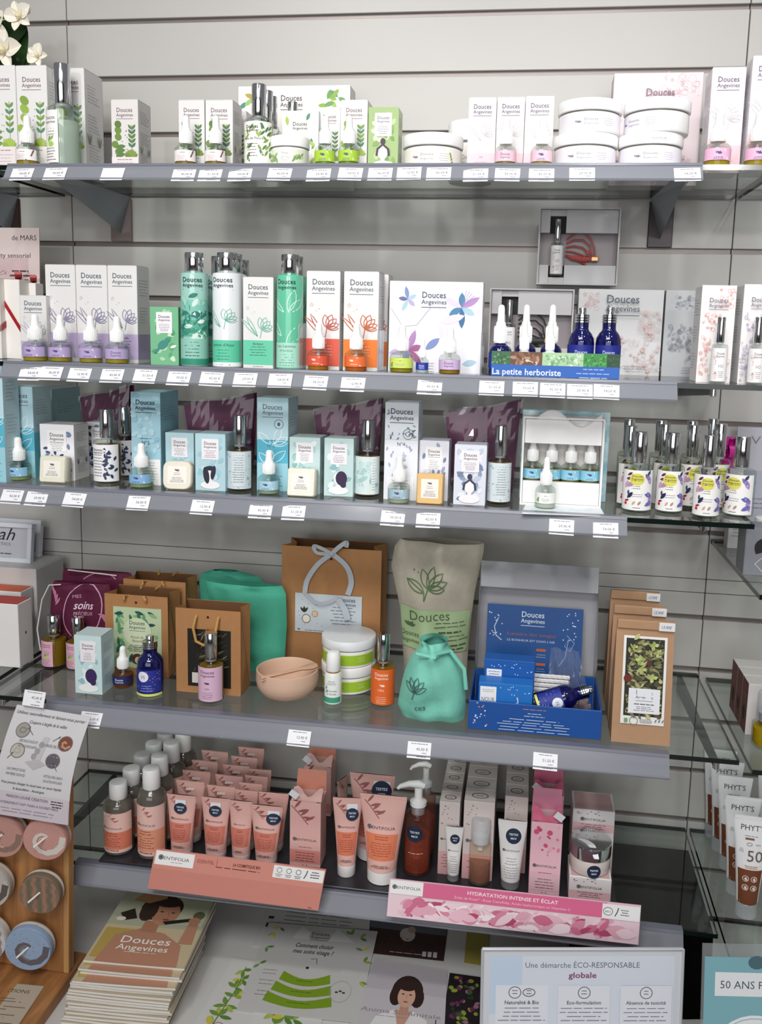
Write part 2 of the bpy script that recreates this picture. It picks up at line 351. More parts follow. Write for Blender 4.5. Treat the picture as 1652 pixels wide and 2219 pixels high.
def d_frenja(a,w,h,o):
    a.rect(0,0,w*.99,h,'#f3f0e8'); g=['#8fae45','#6f9a58','#a9bf57','#4d8a6a']
    pat_leaves(a,w,h,g,16,w*.24,0,(-w*.3,w*.3,h*.2,h*.9))
    a.logo(0,h*.84,w*.4,INK,False); a.text('Frenja',0,h*.5,h=h*.09,c='#6a6a50'); a.micro(0,h*.42,w*.6,4,h*.06,'#8a8a78')
def d_rose(a,w,h,o):
    c=o.get('c','#dfa9a4'); a.rect(0,0,w*.995,h,o.get('bg','#efe9e8'))
    for x0,y0,ww,hh,n in o.get('areas',((.25,.88,.5,.2,26),(-.15,.62,.6,.16,26),(-.3,.25,.36,.44,40),(.3,.15,.3,.2,16))): pat_swirl(a,w*x0,h*y0,w*ww*.8,h*hh,c,n,w*o.get('r',.06))
    if o.get('logo',1): a.logo(w*o.get('lx',0),h*o.get('lv',.86),w*o.get('lw',.6),o.get('lc','#6f7280'))
    a.micro(w*.2,h*.1,w*.3,3,h*.03,SLATE)
def d_violet(a,w,h,o):
    a.rect(0,0,w*.995,h,'#efecf4'); c1,c2,c3,c4,c5='#7f8fc0','#4d82a8','#b58ac0','#cdb7d8','#a8c8d8'
    def fl(x,y,L,cols,a0=0,n=5,wd=.36):
        for i in range(n): a.leaf(x,y,L*(.8+.3*(i%2)),a0+2*PI*i/n,L*wd,cols[i%len(cols)])
    fl(-w*.3,h*.8,w*.13,[c5,c1,'#6a6d96',c5,'#b9a9cf'],.5)
    fl(w*.28,h*.72,w*.2,[c2,'#3e6c98',c5,c3,c2,'#d9cfe3'],-2.6,6)
    for t in (.5,.7,.9,1.1,1.3): a.line([(w*.28,h*.74),(w*.28+w*.17*math.cos(t),h*.74+w*.17*math.sin(t))],.0007,'#8a7fb5')
    fl(-w*.28,h*.25,w*.2,['#b06a9a',c3,'#8a72b0',c4,'#9fa8d0'],.2,6)
    a.leaf(w*.05,h*.55,w*.28,.3,w*.09,'#e6d8e2'); a.leaf(w*.3,h*.1,w*.16,.2,w*.07,c5); a.leaf(-w*.1,h*.25,w*.2,.7,w*.08,c1); a.leaf(w*.08,h*.38,w*.16,1.8,w*.06,'#ecd9e0')
    a.line([(-w*.48,h*.7),(-w*.35,h*.5),(-w*.2,h*.52),(-w*.05,h*.72)],.0006,'#7d7f96')
    a.logo(-.02*w,h*.9,w*.27,'#4f5a6c'); a.micro(-w*.05,h*.1,w*.12,4,h*.03,SLATE)
def d_leafgift(a,w,h,o):
    a.rect(0,0,w*.995,h,'#f1eee9'); g=['#8fb04a','#6fa05a','#4f9080','#b7a04a','#9fbf6a']
    for x,y,n in ((-.4,.85,6),(.36,.82,9),(.42,.55,4),(-.45,.5,3)):
        for i in range(n): a.leaf(w*x+a.r.uniform(-.06,.06)*w,h*y+a.r.uniform(-.08,.08)*h,w*.09,a.r.uniform(0,6.28),w*.04,a.r.choice(g))
    a.logo(-.02*w,h*.92,w*.2,'#6a5a62')
def d_side(a,w,h,o):
    c=o.get('sc','#8a8a92')
    for k in range(3):
        v=h*(.85-.28*k); a.micro(0,v,w*.7,6,h*.03,c,.0006,al='l')
    if o.get('sleaf'):
        for x in (-.3,.25):
            for t in (1.2,1.6,2.0): a.leaf(w*x,h*.28,h*.13,t,h*.018,o['sleaf'])
D=dict(green=d_green,lotus=d_lotus,pink=d_pink,blue=d_blue,cells=d_cells,leaves=d_leaves,no4=d_no4,soapbox=d_soapbox,frenja=d_frenja,rose=d_rose,violet=d_violet,leafgift=d_leafgift,side=d_side)
_seed=[0]
def carton(label,xl,xr,yt,yb,Z,Y=None,d=None,des=None,o=None,body='#dfdddc',side=True,rz=0,name='carton_box',cat='box',group=None,sidecol=None,flap=None,parent_thing=None,lean=0):
    """Box whose front face spans pixels xl..xr, yt..yb on the shelf at height Z; depth from the base pixel or given Y."""
    o=o or {}; xc=(xl+xr)/2
    if Y is None: Y=atZ(xc,yb,Z).y
    x0=atY(xl,yb,Y).x; x1=atY(xr,yb,Y).x; w=x1-x0
    ref=atY(xc,yt,Y); h=ref.z-Z; d=d or w
    _seed[0]+=1; a=Art(_seed[0])
    t=thing(name,label,cat,((x0+x1)/2,Y+d/2,Z),rz,group)
    if lean: t.rotation_euler=(lean,0,rz)
    bm=B().box(-w/2,w/2,-d/2,d/2,0,h-.0008,CARD(body),.0006); bo=link('body',bm.mesh('body'),t)
    fb=B().box(-w/2+.0012,w/2-.0012,-d/2+.0009,d/2-.0012,h-.0006,h,CARD(flap or body)); fb.box(w/2-.004,w/2-.0005,-d/2+.002,d/2-.002,h-.0011,h-.0002,CARD('#77747a')); link('top_flap',fb.mesh('top_flap'),t)
    if des: D[des](a,w,h,o); link('front_print',a.mesh('front_print',flat(-d/2)),bo)
    if side:
        for sg in (1,-1):
            if (t.location.x<CAM.x)!=(sg==1): continue
            s_=Art(_seed[0]+500)
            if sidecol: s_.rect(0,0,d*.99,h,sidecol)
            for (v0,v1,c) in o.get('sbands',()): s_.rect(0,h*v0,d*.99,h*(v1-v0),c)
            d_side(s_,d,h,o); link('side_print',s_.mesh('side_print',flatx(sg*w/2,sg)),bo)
    return t
# ---------------------------------------------------------------- round products: cached part meshes, instanced at photo positions
_K={}
def place_round(xl,xr,yt,yb,Z,Y=None):
    xc=(xl+xr)/2
    Yf=atZ(xc,yb,Z).y if Y is None else Y
    w=atY(xr,yb,Yf).x-atY(xl,yb,Yf).x; Yc=Yf+w/2 if Y is None else Y
    yq=(yt+yb)/2; w=atY(xr,yq,Yc).x-atY(xl,yq,Yc).x
    h=atY(xc,yt,Yc).z-Z
    return atY(xc,yb,Yc).x,Yc,w,h
def inst(name,label,cat,parts,W,H,pos,group=None,rz=0,Z=0):
    x,y,w,h=pos
    t=thing(name,label,cat,(x,y,Z),rz,group,(w/W,w/W,h/H))
    for p in parts:
        o=link(p[0],p[1],t)
        for q in (p[2] if len(p)>2 else ()): link(q[0],q[1],o)
    return t
def oil(c,m=.6): return thin(c,fres=1.33,milk=m,milkcol=c,name='oil')
def cached(key,fn):
    if key not in _K: _K[key]=fn()
    return _K[key]
def art_cyl(a,r,name='label'): return a.mesh(name,cyl(r),.0001,.00001)
# --- dropper bottle, 36 x 72 mm
def dropper_parts(lab,oilc,style='bird',glass=None,tall=False,deep=False):
    def f():
        R=.018
        sm=lambda b,n: b.mesh(n,True)
        G=glass or GLASSB
        bot=B().lathe([(.0150,0),(.0176,.0012),(R,.003),(R,.0235),(.0172,.0268),(.0145,.0297),(.0105,.0315),(.0085,.0325),(.0085,.0335)],G,28,cap1=False)
        parts=[['bottle',sm(bot,'bottle')]]
        if glass is None:
            lv=.0225 if deep else .0085
            parts.append(['oil',sm(B().lathe([(.0148,.0012),(.0166,.0025),(.0167,lv)],oil(oilc),24),'oil')])
            parts.append(['pipette',sm(B().lathe([(.0022,.006),(.0024,.033)],thin('#f2f4f2',milk=.25),8),'pipette')])
        co=B().lathe([(.0098,.0332),(.0100,.0336),(.0100,.0498),(.0094,.0506)],PLASTIC,24)
        for k in range(24):
            q=2*PI*k/24; co.box(.0099*math.sin(q)-.0004,.0099*math.sin(q)+.0004,-.0099*math.cos(q)-.0004,-.0099*math.cos(q)+.0004,.035,.049,PLASTIC)
        parts.append(['collar',sm(co,'collar')])
        parts.append(['bulb',sm(B().lathe([(.0078,.0504),(.0074,.0535),(.0058,.0555),(.0055,.064),(.0052,.068),(.0042,.0706),(.0022,.0718),(.0004,.072)],RUBBER,18),'bulb')])
        if lab:
            a=Art(3); hw=R*1.25 if style!='wrap' else R*2.6
            a.rect(0,.0082,hw*2,.0148,lab,18)
            if style=='bird': a.bird(-.001,.0172,.011,'#4c4a74'); a.micro(-.001,.0112,.016,2,.0018,'#5a5880',.0008); a.poly([(.006,.022),(.0075,.022),(.0125,.009),(.011,.009)],'#f2f0f2')
            elif style=='swoosh': a.micro(0,.019,.012,1,1,INK,.0009); a.micro(-.002,.0155,.014,4,.0018,'#c79aa0',.0006); a.line([(.018,.0225),(.014,.0145),(.006,.0085)],.0022,'#7c4b58')
            elif style=='logo': a.logo(0,.0205,.016,'#5c4a60' if lab!='#1e2b78' else '#cfd6f0'); 
            elif style=='leaf': a.micro(0,.018,.016,1,1,INK,.0012); a.micro(0,.0145,.014,3,.0018,'#9a9a9a'); a.leaf(-.017,.010,.009,.9,.004,'#8fae6a'); a.leaf(-.013,.009,.007,1.6,.003,'#7a9a5a')
            elif style=='orange': a.bird(-.004,.017,.009,'#f6d9c8'); a.micro(0,.0112,.016,1,1,'#f6d9c8',.0008); a.poly([(.0035,.0215),(.006,.0215),(.0115,.0095),(.009,.0095)],'#f4efec')
            elif style=='navy': a.logo(0,.0195,.016,'#d5dcf2',False)
            parts.append(['label',art_cyl(a,R)])
        return parts
    return cached(('drop',lab,oilc,style,glass,deep),f)
def dropper(label,xl,xr,yt,yb,Z,lab,oilc='#c9a93a',style='bird',Y=None,glass=None,group='dropper bottles',deep=False,rz=0):
    return inst('dropper_bottle',label,'bottle',dropper_parts(lab,oilc,style,glass,deep=deep),.036,.072,place_round(xl,xr,yt,yb,Z,Y),group,rz,Z)
# --- spray bottle with chrome cap, 37 x 112 mm
def lab_basic(lab,ink,pat=None):
    def g(a,R):
        hw=R*(1.35 if pat!='strip' else .62); a.rect(0,.004,hw*2,.056,lab,16)
        if pat=='leafnavy': pat_leaves(a,R*1.3,.055,['#2f3358','#3d4468','#33485a'],14,.009,.004,(-R*1.4,.003,.0,.07),.5); [a.leaf(R*.75+a.r.uniform(-.004,.004),.008+.0055*k,.008,a.r.uniform(0,6),.004,'#2f3a58') for k in range(9)]; a.logo(-.006,.055,.016,INK,False); a.micro(-.006,.044,.018,8,.0045,INK,.0008)
        elif pat=='herb':
            g_=['#7f9a4a','#5f8a4a','#93ab58','#4d7a52']
            for k in range(34): a.leaf(a.r.uniform(.004,R*1.2)*(1 if k%3 else -1),a.r.uniform(.006,.05),.010,a.r.uniform(.6,2.4),.0032,a.r.choice(g_))
            a.logo(-.004,.056,.018,INK,False); a.micro(-.004,.030,.016,5,.004,INK,.0006); a.text('Huile de Fleurs',-.003,.036,h=.0045,c='#555a40')
        elif pat=='dots':
            for k in range(40): a.ell(a.r.uniform(-R*1.2,R*1.2),a.r.uniform(.006,.056),.0016,.0011,a.r.choice(['#9fb9c2','#8aa7b5','#b3c7ce']),6,a=a.r.random()*3)
            a.rect(.004,.008,.02,.05,'#d4dde0',6); a.micro(.004,.054,.017,12,.0036,'#6c747c',.0007)
        elif pat=='teal':
            pat_leaves(a,R*2.4,.055,['#a6cdca','#c4dedb','#8fbdbd'],26,.012,.004,None,.6); a.rect(.012,.004,.006,.056,'#e9eeec',3); a.micro(.012,.055,.005,12,.004,'#66707a')
        elif pat=='flower':
            
            a.micro(-.002,.037,.012,2,.003,INK,.0008); a.micro(0,.026,.016,2,.003,INK,.0006)
            for x,y,L,t,c in ((-.014,.052,.007,.6,'#5a2a40'),(-.016,.047,.008,.2,'#7a3050'),(-.014,.036,.012,.7,'#b58aa8'),(-.017,.034,.010,1.2,'#c9a0b8'),(.012,.052,.008,1,'#3a3f60'),(.016,.046,.01,2.2,'#7a70a8'),(.018,.04,.012,1.9,'#a58ac0'),(.009,.027,.012,-.3,'#5a68a8'),(.013,.03,.012,-.9,'#8a78c0'),(.016,.022,.012,-1.2,'#b08ac8'),(.01,.01,.012,.5,'#6a6ab0'),(-.013,.02,.010,.9,'#23254a'),(-.012,.025,.006,1.5,'#3f4468'),(-.017,.016,.006,.3,'#a02838'),(-.006,.011,.006,1.0,'#c9a890'),(.001,.011,.006,1.0,'#b08a78')): a.leaf(x,y,L*1.2,t,L*.52,c)
            a.ell(-.001,.0475,.0095,.0085,'#d9d35a',20); a.text('Douces',-.001,.0505,w=.013,h=.0045,c='#3a3836',bold=.01); a.text('Angevines',-.001,.0468,w=.015,h=.0034,c='#3a3836',bold=.01); a.rect(-.001,.0452,.014,.0006,'#3a3836',4)
            a.ell(-.015,.013,.0022,.0022,'#c22a3c',8); a.micro(0,.007,.010,1,1,INK,.0008)
        elif pat=='name': a.logo(0,.056,.022,ink,False); a.bird(0,.034,.010,ink); a.text('Lilas',0,.024,h=.004,c=ink); a.micro(0,.018,.018,4,.003,ink,.0006)
        elif pat=='orange': a.logo(0,.056,.022,ink,False); a.bird(.002,.035,.010,ink); a.text("L'Eté",0,.026,h=.005,c=ink); a.micro(0,.016,.018,4,.003,ink,.0006)
        elif pat=='strip': a.logo(0,.055,.017,ink,False); a.micro(0,.04,.016,3,.003,ink); a.leaf(-.002,.026,.008,1.2,.003,'#6a9a4a'); a.leaf(.001,.028,.007,.8,.003,'#8ab04a'); a.ell(.002,.024,.004,.003,'#a9cc5a'); a.micro(0,.019,.017,5,.003,ink)
        elif pat=='clear': a.logo(0,.054,.018,ink,False); pat_swirl(a,-.011,.03,.008,.04,'#c98a80',14,.003,.0004); a.text('HO',.002,.027,h=.008,c='#8a7f86'); a.micro(.002,.02,.014,4,.003,ink)
    return g
def spray_parts(lab,oilc,pat,ink=INK,fill=.058,glass=None):
    def f():
        R=.0185; sm=lambda b,n: b.mesh(n,True)
        parts=[['bottle',sm(B().lathe([(.0160,0),(.0180,.0012),(R,.0035),(R,.0615),(.0176,.0645),(.0155,.066),(.0095,.0667),(.0085,.0675)],glass or GLASSB,28,cap1=False),'bottle')]]
        if not glass: parts.append(['oil',sm(B().lathe([(.0155,.0022),(.0168,.0035),(.0170,fill),(.0168,fill+.0005)],oil(oilc,.5),24),'oil')]); parts.append(['dip_tube',sm(B().lathe([(.0014,.008),(.0014,.066)],thin('#e8ece8',milk=.2),6),'dip_tube')])
        parts.append(['neck',sm(B().lathe([(.0078,.066),(.0078,.070)],thin('#dfe5e5',milk=.25),16),'neck')])
        parts.append(['cap',sm(B().lathe([(.0090,.0695),(.0093,.070),(.0093,.1112),(.0089,.112),(.0078,.1121)],CHROME,28),'cap')])
        a=Art(5); lab_basic(lab,ink,pat)(a,R); parts.append(['label',art_cyl(a,R)])
        return parts
    return cached(('spray',lab,oilc,pat,ink,fill,glass),f)
def spray(label,xl,xr,yt,yb,Z,lab='#f0eeec',oilc='#c79a2e',pat='name',ink=INK,Y=None,fill=.058,group='spray bottles',rz=0):
    return inst('spray_bottle',label,'bottle',spray_parts(lab,oilc,pat,ink,fill),.037,.112,place_round(xl,xr,yt,yb,Z,Y),group,rz,Z)
# --- tall lotion bottle, 39 x 170 mm
def lotion_parts(kind):
    def f():
        R=.0195; sm=lambda b,n:b.mesh(n,True)
        base={'leaf':'#9cc9bd','white':'#e3e6e8','green':'#63bd9a'}[kind]
        parts=[['bottle',sm(B().lathe([(.0175,0),(.0193,.0015),(R,.003),(R,.1365),(.0190,.1392),(.0140,.1410),(.0120,.1415)],M(base,.18,coat=.4,vary=.02,name='printed_bottle'),28),'bottle')]]
        parts.append(['cap',sm(B().lathe([(.0128,.1405),(.0132,.141),(.0132,.1688),(.0126,.1699),(.0100,.17)],CHROME,28),'cap')])
        a=Art(9); hw=R*1.45
        if kind=='leaf':
            for v0,c in ((.003,'#3f9a80'),(.045,'#57a990'),(.07,'#7fbfae')): a.rect(0,v0,hw*2,.03,c,16)
            pat_leaves(a,hw*2,.09,['#3a8a74','#9fd0bf','#2f7a6a','#cfe5da'],30,.02,.03,None,.45)
            a.ell(-.004,.068,.012,.008,'#23756e',a=.5); a.ell(.004,.078,.006,.005,'#23756e'); a.leaf(-.012,.064,.014,3.7,.006,'#23756e'); a.leaf(.006,.066,.012,.3,.006,'#e8f0ea')
            a.rect(0,.012,hw*2,.03,'#8ec4b4',16); a.micro(-.002,.036,.024,5,.005,'#2c4a48',.0010); a.rect(0,.003,hw*2,.009,'#2f8a70',16)
        elif kind=='white':
            a.rect(0,.006,hw*2,.035,'#5cc3a0',16); a.rect(0,.002,hw*2,.006,'#f0f2f2',16); a.micro(0,.004,.026,1,1,SLATE,.001)
            a.reeds(-.003,.068,.032,.0008,'#5fa893'); a.lotus(.004,.07,.028,.0008,'#5fa893'); a.text("Lotion d'Azur",0,.032,w=.032,h=.006,c='#1f5a4a'); a.micro(0,.026,.02,4,.0045,'#1f5a4a')
        else:
            for x,y,l,t,ww in ((-.004,.085,.03,2.4,.006),(.003,.085,.034,1.3,.012),(.003,.085,.03,.7,.011),(.0,.04,.04,.75,.016),(-.008,.05,.03,2.3,.008)): a.leafo(x,y,l,t,ww,.0009,'#e9f4ee')
            a.rect(0,.003,hw*2,.037,'#a5d8c3',16); a.text('Les Larmes',-.001,.033,w=.03,h=.006,c='#2a4a44'); a.text("d'Uncline",-.001,.027,w=.02,h=.004,c='#2a4a44'); a.micro(0,.022,.026,5,.004,'#2a4a44')
        a.logo(-.001,.1345,.03,'#33454a'); parts.append(['label',art_cyl(a,R)])
        return parts
    return cached(('lot',kind),f)
def lotion(label,xl,xr,yt,yb,Z,kind,Y=None,rz=0):
    return inst('lotion_bottle',label,'bottle',lotion_parts(kind),.039,.170,place_round(xl,xr,yt,yb,Z,Y),'tall lotion bottles with chrome caps',rz,Z)
# --- cream jar, 90 x 56 mm
def jar_parts(band,lid,kind):
    def f():
        sm=lambda b,n:b.mesh(n,True)
        parts=[['jar_body',sm(B().lathe([(.0400,0),(.0425,.0015),(.0432,.004),(.0432,.0325),(.0415,.0345),(.0400,.0350)],M('#f2f0ee',.25,coat=.3,name='jar_body',vary=.01),40),'jar_body')]]
        parts.append(['seam',sm(B().lathe([(.0418,.0346),(.0418,.0368)],M('#6c6864',.4,name='jar_gap'),40),'seam')])
        parts.append(['lid',sm(B().lathe([(.0432,.0362),(.0447,.0368),(.0450,.038),(.0450,.0540),(.0442,.0554),(.0420,.0560)],M(lid,.32,name='jar_lid',vary=.01),40),'lid')])
        a=Art(11); R=.0432
        if kind=='frenja': a.rect(0,.004,R*2.6,.027,'#dfe3cf',28); pat_leaves(a,R*2.4,.028,['#8aa86a','#a5bd7f','#7a9a62'],24,.014,.003,(-.018,.018,0,.1)); a.ell(0,.018,.02,.013,'#f0ede6',20); a.text('Frenja',0,.022,h=.006,c='#6a6a50'); a.micro(0,.017,.026,4,.003,'#8a8a78')
        elif kind=='white': a.rect(0,.004,R*2.6,.027,band,28); a.bird(-.022,.017,.012,'#8d7f92'); a.text('Douces',-.004,.019,w=.019,h=.006,c='#77727e'); a.text('Angevines',-.004,.0125,w=.02,h=.005,c='#8d8894'); a.micro(.022,.022,.018,4,.0035,'#b5aebc',.0007); [a.leaf(.033,.008+.004*k,.006,.8+.4*k,.003,'#8a9a4a') for k in range(4)] if band=='#eeeae0' else None
        elif kind=='green': a.rect(0,.006,R*2.7,.022,'#9bbf2e',28); a.micro(-.012,.022,.03,4,.004,'#4c6a1e',.0008); a.micro(.03,.022,.014,3,.004,'#e8f2c0',.0008); a.rect(0,.0275,R*2.7,.002,'#dfe8b0',28)
        parts.append(['label',art_cyl(a,R)])
        return parts
    return cached(('jar',band,lid,kind),f)
def jar(label,xl,xr,yt,yb,Z,band='#e6e1ea',lid='#f4f3f2',kind='white',Y=None,rz=0,hh=None,pos=None,group='cream jars'):
    x,y,w,h=place_round(xl,xr,yt,yb,Z,Y)
    if hh: h=hh
    return inst('cream_jar',label,'jar',jar_parts(band,lid,kind),.090,.056,(x,y,w,h),group,rz,Z)
# --- blue spray bottle, 40 x 92 mm
def bluespray_parts(kind=0):
    def f():
        R=.020; sm=lambda b,n:b.mesh(n,True)
        parts=[['bottle',sm(B().lathe([(.0175,0),(.0195,.0015),(R,.004),(R,.046),(.0190,.053),(.0155,.0590),(.0115,.0625),(.0105,.065),(.0105,.0725)],COBALT,28),'bottle')]]
        ring=B()
        for k in range(3): ring.lathe([(.0100,.0725+.0032*k),(.0114,.0730+.0032*k),(.0114,.0750+.0032*k),(.0100,.0756+.0032*k)],CHROME,20)
        parts.append(['collar',sm(ring,'collar')])
        parts.append(['spray_head',sm(B().lathe([(.0108,.082),(.0108,.0835),(.0060,.0838),(.0058,.0910),(.0052,.092)],CHROME,20).tube([(0,-.005,.088),(0,-.0075,.088)],.0012,CHROME,8),'spray_head')])
        a=Art(2)
        if kind==0: a.rect(0,.006,R*2.7,.038,'#1f2a86',18); a.logo(0,.038,.02,'#cdd3ee')
        else: a.rect(0,.006,R*2.7,.036,'#23308c',18); [a.ell(a.r.uniform(-.025,.025),a.r.uniform(.008,.04),.0014,.001,a.r.choice(['#5a6ac0','#8a5a9a','#3a5ab0']),6) for _ in range(40)]; a.ell(-.003,.032,.0085,.0085,'#e6e7ef',20); a.text('25',-.003,.029,h=.007,c='#23308c'); a.micro(.002,.017,.02,3,.004,'#b9c2e8'); a.rect(0,.0006,R*2.7,.004,'#d9e080',18)
        parts.append(['label',art_cyl(a,R)])
        return parts
    return cached(('bspray',kind),f)
def bluespray(label,xl,xr,yt,yb,Z,kind=0,Y=None,rz=0): return inst('spray_bottle',label,'bottle',bluespray_parts(kind),.040,.092,place_round(xl,xr,yt,yb,Z,Y),'cobalt blue spray bottles',rz,Z)
# --- soap bar
def soap(label,xl,xr,yt,yb,Z,c='#ebe6d6',rz=0,round_=.004,lab='#f3efe6',lean=-.12):
    Y=atZ((xl+xr)/2,yb,Z).y; w=atY(xr,yb,Y).x-atY(xl,yb,Y).x; h=atY((xl+xr)/2,yt,Y).z-Z; d=.022
    t=thing('soap_bar',label,'soap',(atY((xl+xr)/2,yb,Y).x,Y+.008,Z),rz,'soap bars in front of their boxes'); t.rotation_euler=(lean,0,rz)
    def rp(inset,n=5):
        o=[];r=round_
        for cx,cz,a0 in ((w/2-r,r,-PI/2),(w/2-r,h-r,0),(-w/2+r,h-r,PI/2),(-w/2+r,r,PI)):
            for k in range(n): q=a0+PI/2*k/(n-1); o.append(((cx+r*math.cos(q))*(1-inset/w*2),h/2+(cz+r*math.sin(q)-h/2)*(1-inset/h*2)))
        return o
    b=B(); m=M(c,.5,vary=.05,scale=120,bump=.15,name='soap'); rings=[(.0015,-d/2),(0,-d/2+.002),(0,d/2-.002),(.0015,d/2)]
    vs=[];n=20
    for ins,y in rings: vs+=[(x,y,z) for x,z in rp(ins)]
    fs=[tuple(range(n)),tuple(range(3*n,4*n))[::-1]]+[(j*n+(i+1)%n,j*n+i,(j+1)*n+i,(j+1)*n+(i+1)%n) for j in range(3) for i in range(n)]
    b.add(vs,fs,m); link('bar',b.mesh('bar',True),t)
    a=Art(4); a.rect(0,h*.2,w*.66,h*.62,lab); a.bird(0,h*.68,w*.22,'#6a5a60'); a.micro(0,h*.58,w*.3,2,h*.06,'#7a6a70'); a.micro(0,h*.42,w*.5,4,h*.05,'#7a6a70')
    link('wrapper_label',a.mesh('wrapper_label',flat(-d/2)),t); return t
# --- squeeze tube standing on its cap: W crimp width, R cap radius
def tube_parts(key,W,R,H,col,cap,capc,art):
    def f():
        sm=lambda b,n:b.mesh(n,True)
        ch=H*cap; n=24; vs=[];fs=[];rows=9
        def ab(t): # t 0 bottom,1 top
            e=t**1.15; return R+(W/2-R)*e, R*(1-e)+.0012*e
        for j in range(rows+1):
            t=j/rows; a_,b_=ab(t); z=ch+(H-ch)*t*.94
            for i in range(n): q=2*PI*i/n; vs.append((a_*math.sin(q),-b_*math.cos(q),z))
        for i in range(n): q=2*PI*i/n; vs.append((W/2*math.sin(q),-.0011*math.cos(q),H))
        for j in range(rows+1):
            for i in range(n): fs.append((j*n+i,j*n+(i+1)%n,(j+1)*n+(i+1)%n,(j+1)*n+i))
        fs.append(tuple((rows+1)*n+i for i in range(n)))
        b=B(); b.add(vs,fs,M(col,.35,name='tube_skin',vary=.015))
        parts=[['tube_body',sm(b,'tube_body')]]
        parts.append(['crimp',B().box(-W/2,W/2,-.0013,.0013,H*.965,H,M(col,.4,name='tube_skin',vary=.03,scale=300,bump=.3)).mesh('crimp')])
        cm=M(capc,.3,name='tube_cap') if isinstance(capc,str) else capc
        parts.append(['cap',sm(B().lathe([(R*.93,0),(R*.98,.001),(R*.99,ch*.95),(R*.9,ch*1.02)],cm,28),'cap')])
        def mp(u,v,e):
            t=max(0,min(1,(v-ch)/((H-ch)*.94))); a_,b_=ab(t); x=max(-a_*.995,min(a_*.995,u)); return (x,-b_*math.sqrt(max(0,1-(x/a_)**2))-e,v)
        a=Art(8); art(a,W,R,H,ch,ab); parts.append(['print',a.mesh('print',mp,.00015,.00003)])
        return parts
    return cached(('tube',key),f)
def tband(a,v0,v1,ab,ch,H,c,k=6):
    for j in range(k):
        va,vb=v0+(v1-v0)*j/k,v0+(v1-v0)*(j+1)/k
        T=lambda v:max(0,min(1,(v-ch)/((H-ch)*.94)))
        wa,wb=ab(T(va))[0]*.985,ab(T(vb))[0]*.985; n=12
        a.raw([(-wa+2*wa*i/n,va) for i in range(n+1)]+[(-wb+2*wb*i/n,vb) for i in range(n+1)],[(i,i+1,n+2+i,n+1+i) for i in range(n)],c)
def sprig(a,x,y,s,c='#9a5a58'):
    a.line([(x,y),(x+s*.25,y-s*.25),(x+s*.55,y-s*.6)],s*.03,c)
    for px,py,t in ((.1,-.08,.9),(.2,-.2,.3),(.3,-.32,.7),(.35,-.36,-.1),(.45,-.48,.5)): a.leaf(x+s*px,y+s*py,s*.38,t,s*.09,c)
def brandc(a,cx,v,w,c='#3d3a3c'):
    a.ell(cx-w*.43,v+w*.055,w*.08,w*.08,'#2f3b40',10); a.ring(cx-w*.43,v+w*.055,w*.045,w*.045,w*.012,'#c9c3bf',8); a.text('ENTIFOLIA',cx+w*.06,v,w=w*.8,h=w*.14,c=c)
def sticker(a,x,y,r,ang=0):
    a.ell(x,y,r,r,'#1d2c47',22); a.text('TESTEZ',x,y+r*.08,w=r*1.2,h=r*.36,c='#e9edf2',bold=.02); a.text('MOI',x,y-r*.42,w=r*.7,h=r*.34,c='#e9edf2',bold=.02)
def art_pinktube(band='#cf7c6a',test=None,tag_=False,small=False):
    def g(a,W,R,H,ch,ab):
        tband(a,ch+(H-ch)*.16,ch+(H-ch)*.5,ab,ch,H,band)
        sprig(a,-W*.4,H*.93,W*.6); s=W*.62 if not small else W*.5
        brandc(a,0,ch+(H-ch)*.56,s); a.micro(0,ch+(H-ch)*.46,s*.7,2,H*.025,'#8a3f38',.0009); a.micro(0,ch+(H-ch)*.38,s*.8,6,H*.026,'#9a4a42',.0007)
        a.micro(0,ch+(H-ch)*.09,s*.7,2,H*.018,'#8a6a66',.0014)
        if tag_: a.rect(W*.02,H*.87,W*.3,H*.04,'#e9dcd6')
        if test: a.rect(test[0]*W,H*.86,W*.36,H*.07,'#e6e9ec'); sticker(a,test[0]*W,H*test[1],W*.22)
    return g
# ================================================================ the setting
Z1,Z2,Z3,Z4,Z5,ZC=1.7472,1.438,1.2376,.8864,.5768,.39
Y1,Y2,Y3,Y4,Y5=-.28,-.32,-.32,-.347,-.31
SEAM=1.2197
LAM=M('#bbb8b4',.38,name='laminate',vary=.015,scale=8)
GRV=M('#7d7471',.35,.3,name='groove_metal',vary=.05)
wall=struct('wall_back',B().box(-SEAM,2*SEAM,.012,.03,0,2.5,M('#2a2829',.8,name='backing')).mesh('wall_back'))
grooves=[2.0528-.1*k for k in range(-3,10)]+[.9931-.1*k for k in range(7)]
edges=[]
for k,z in enumerate(grooves): edges.append((z,.0045))
edges+= [(1.066,.0006),(1.040,.0006)]; edges.sort(reverse=True)
_sl={}
for b_ in (-1,0,1):
    for (za,ga),(zb,gb) in zip(edges[:-1],edges[1:]):
        h=(za-ga)-(zb+gb)
        key=round(h,4)
        if key not in _sl: _sl[key]=B().box(.0008,SEAM-.0008,0,.0118,0,h,LAM,.0009).mesh('slat')
        o=link('slat',_sl[key],wall,(b_*SEAM,0,zb+gb))
    for z,g in edges:
        if g>.002:
            if 'ins' not in _sl: _sl['ins']=B().box(.001,SEAM-.001,.0075,.0119,-.0046,.0046,GRV).mesh('groove_insert')
            link('groove_insert',_sl['ins'],wall,(b_*SEAM,0,z))
struct('floor',B().box(-4,5,-5,.03,-.02,0,M('#8a8580',.4,name='floor_tile',vary=.08,scale=3)).mesh('floor'))
struct('wall_left',B().box(-3.05,-3,-4.3,.03,0,3,M('#d8d6d2',.6,name='plaster',vary=.03,scale=2)).mesh('wall_left'))
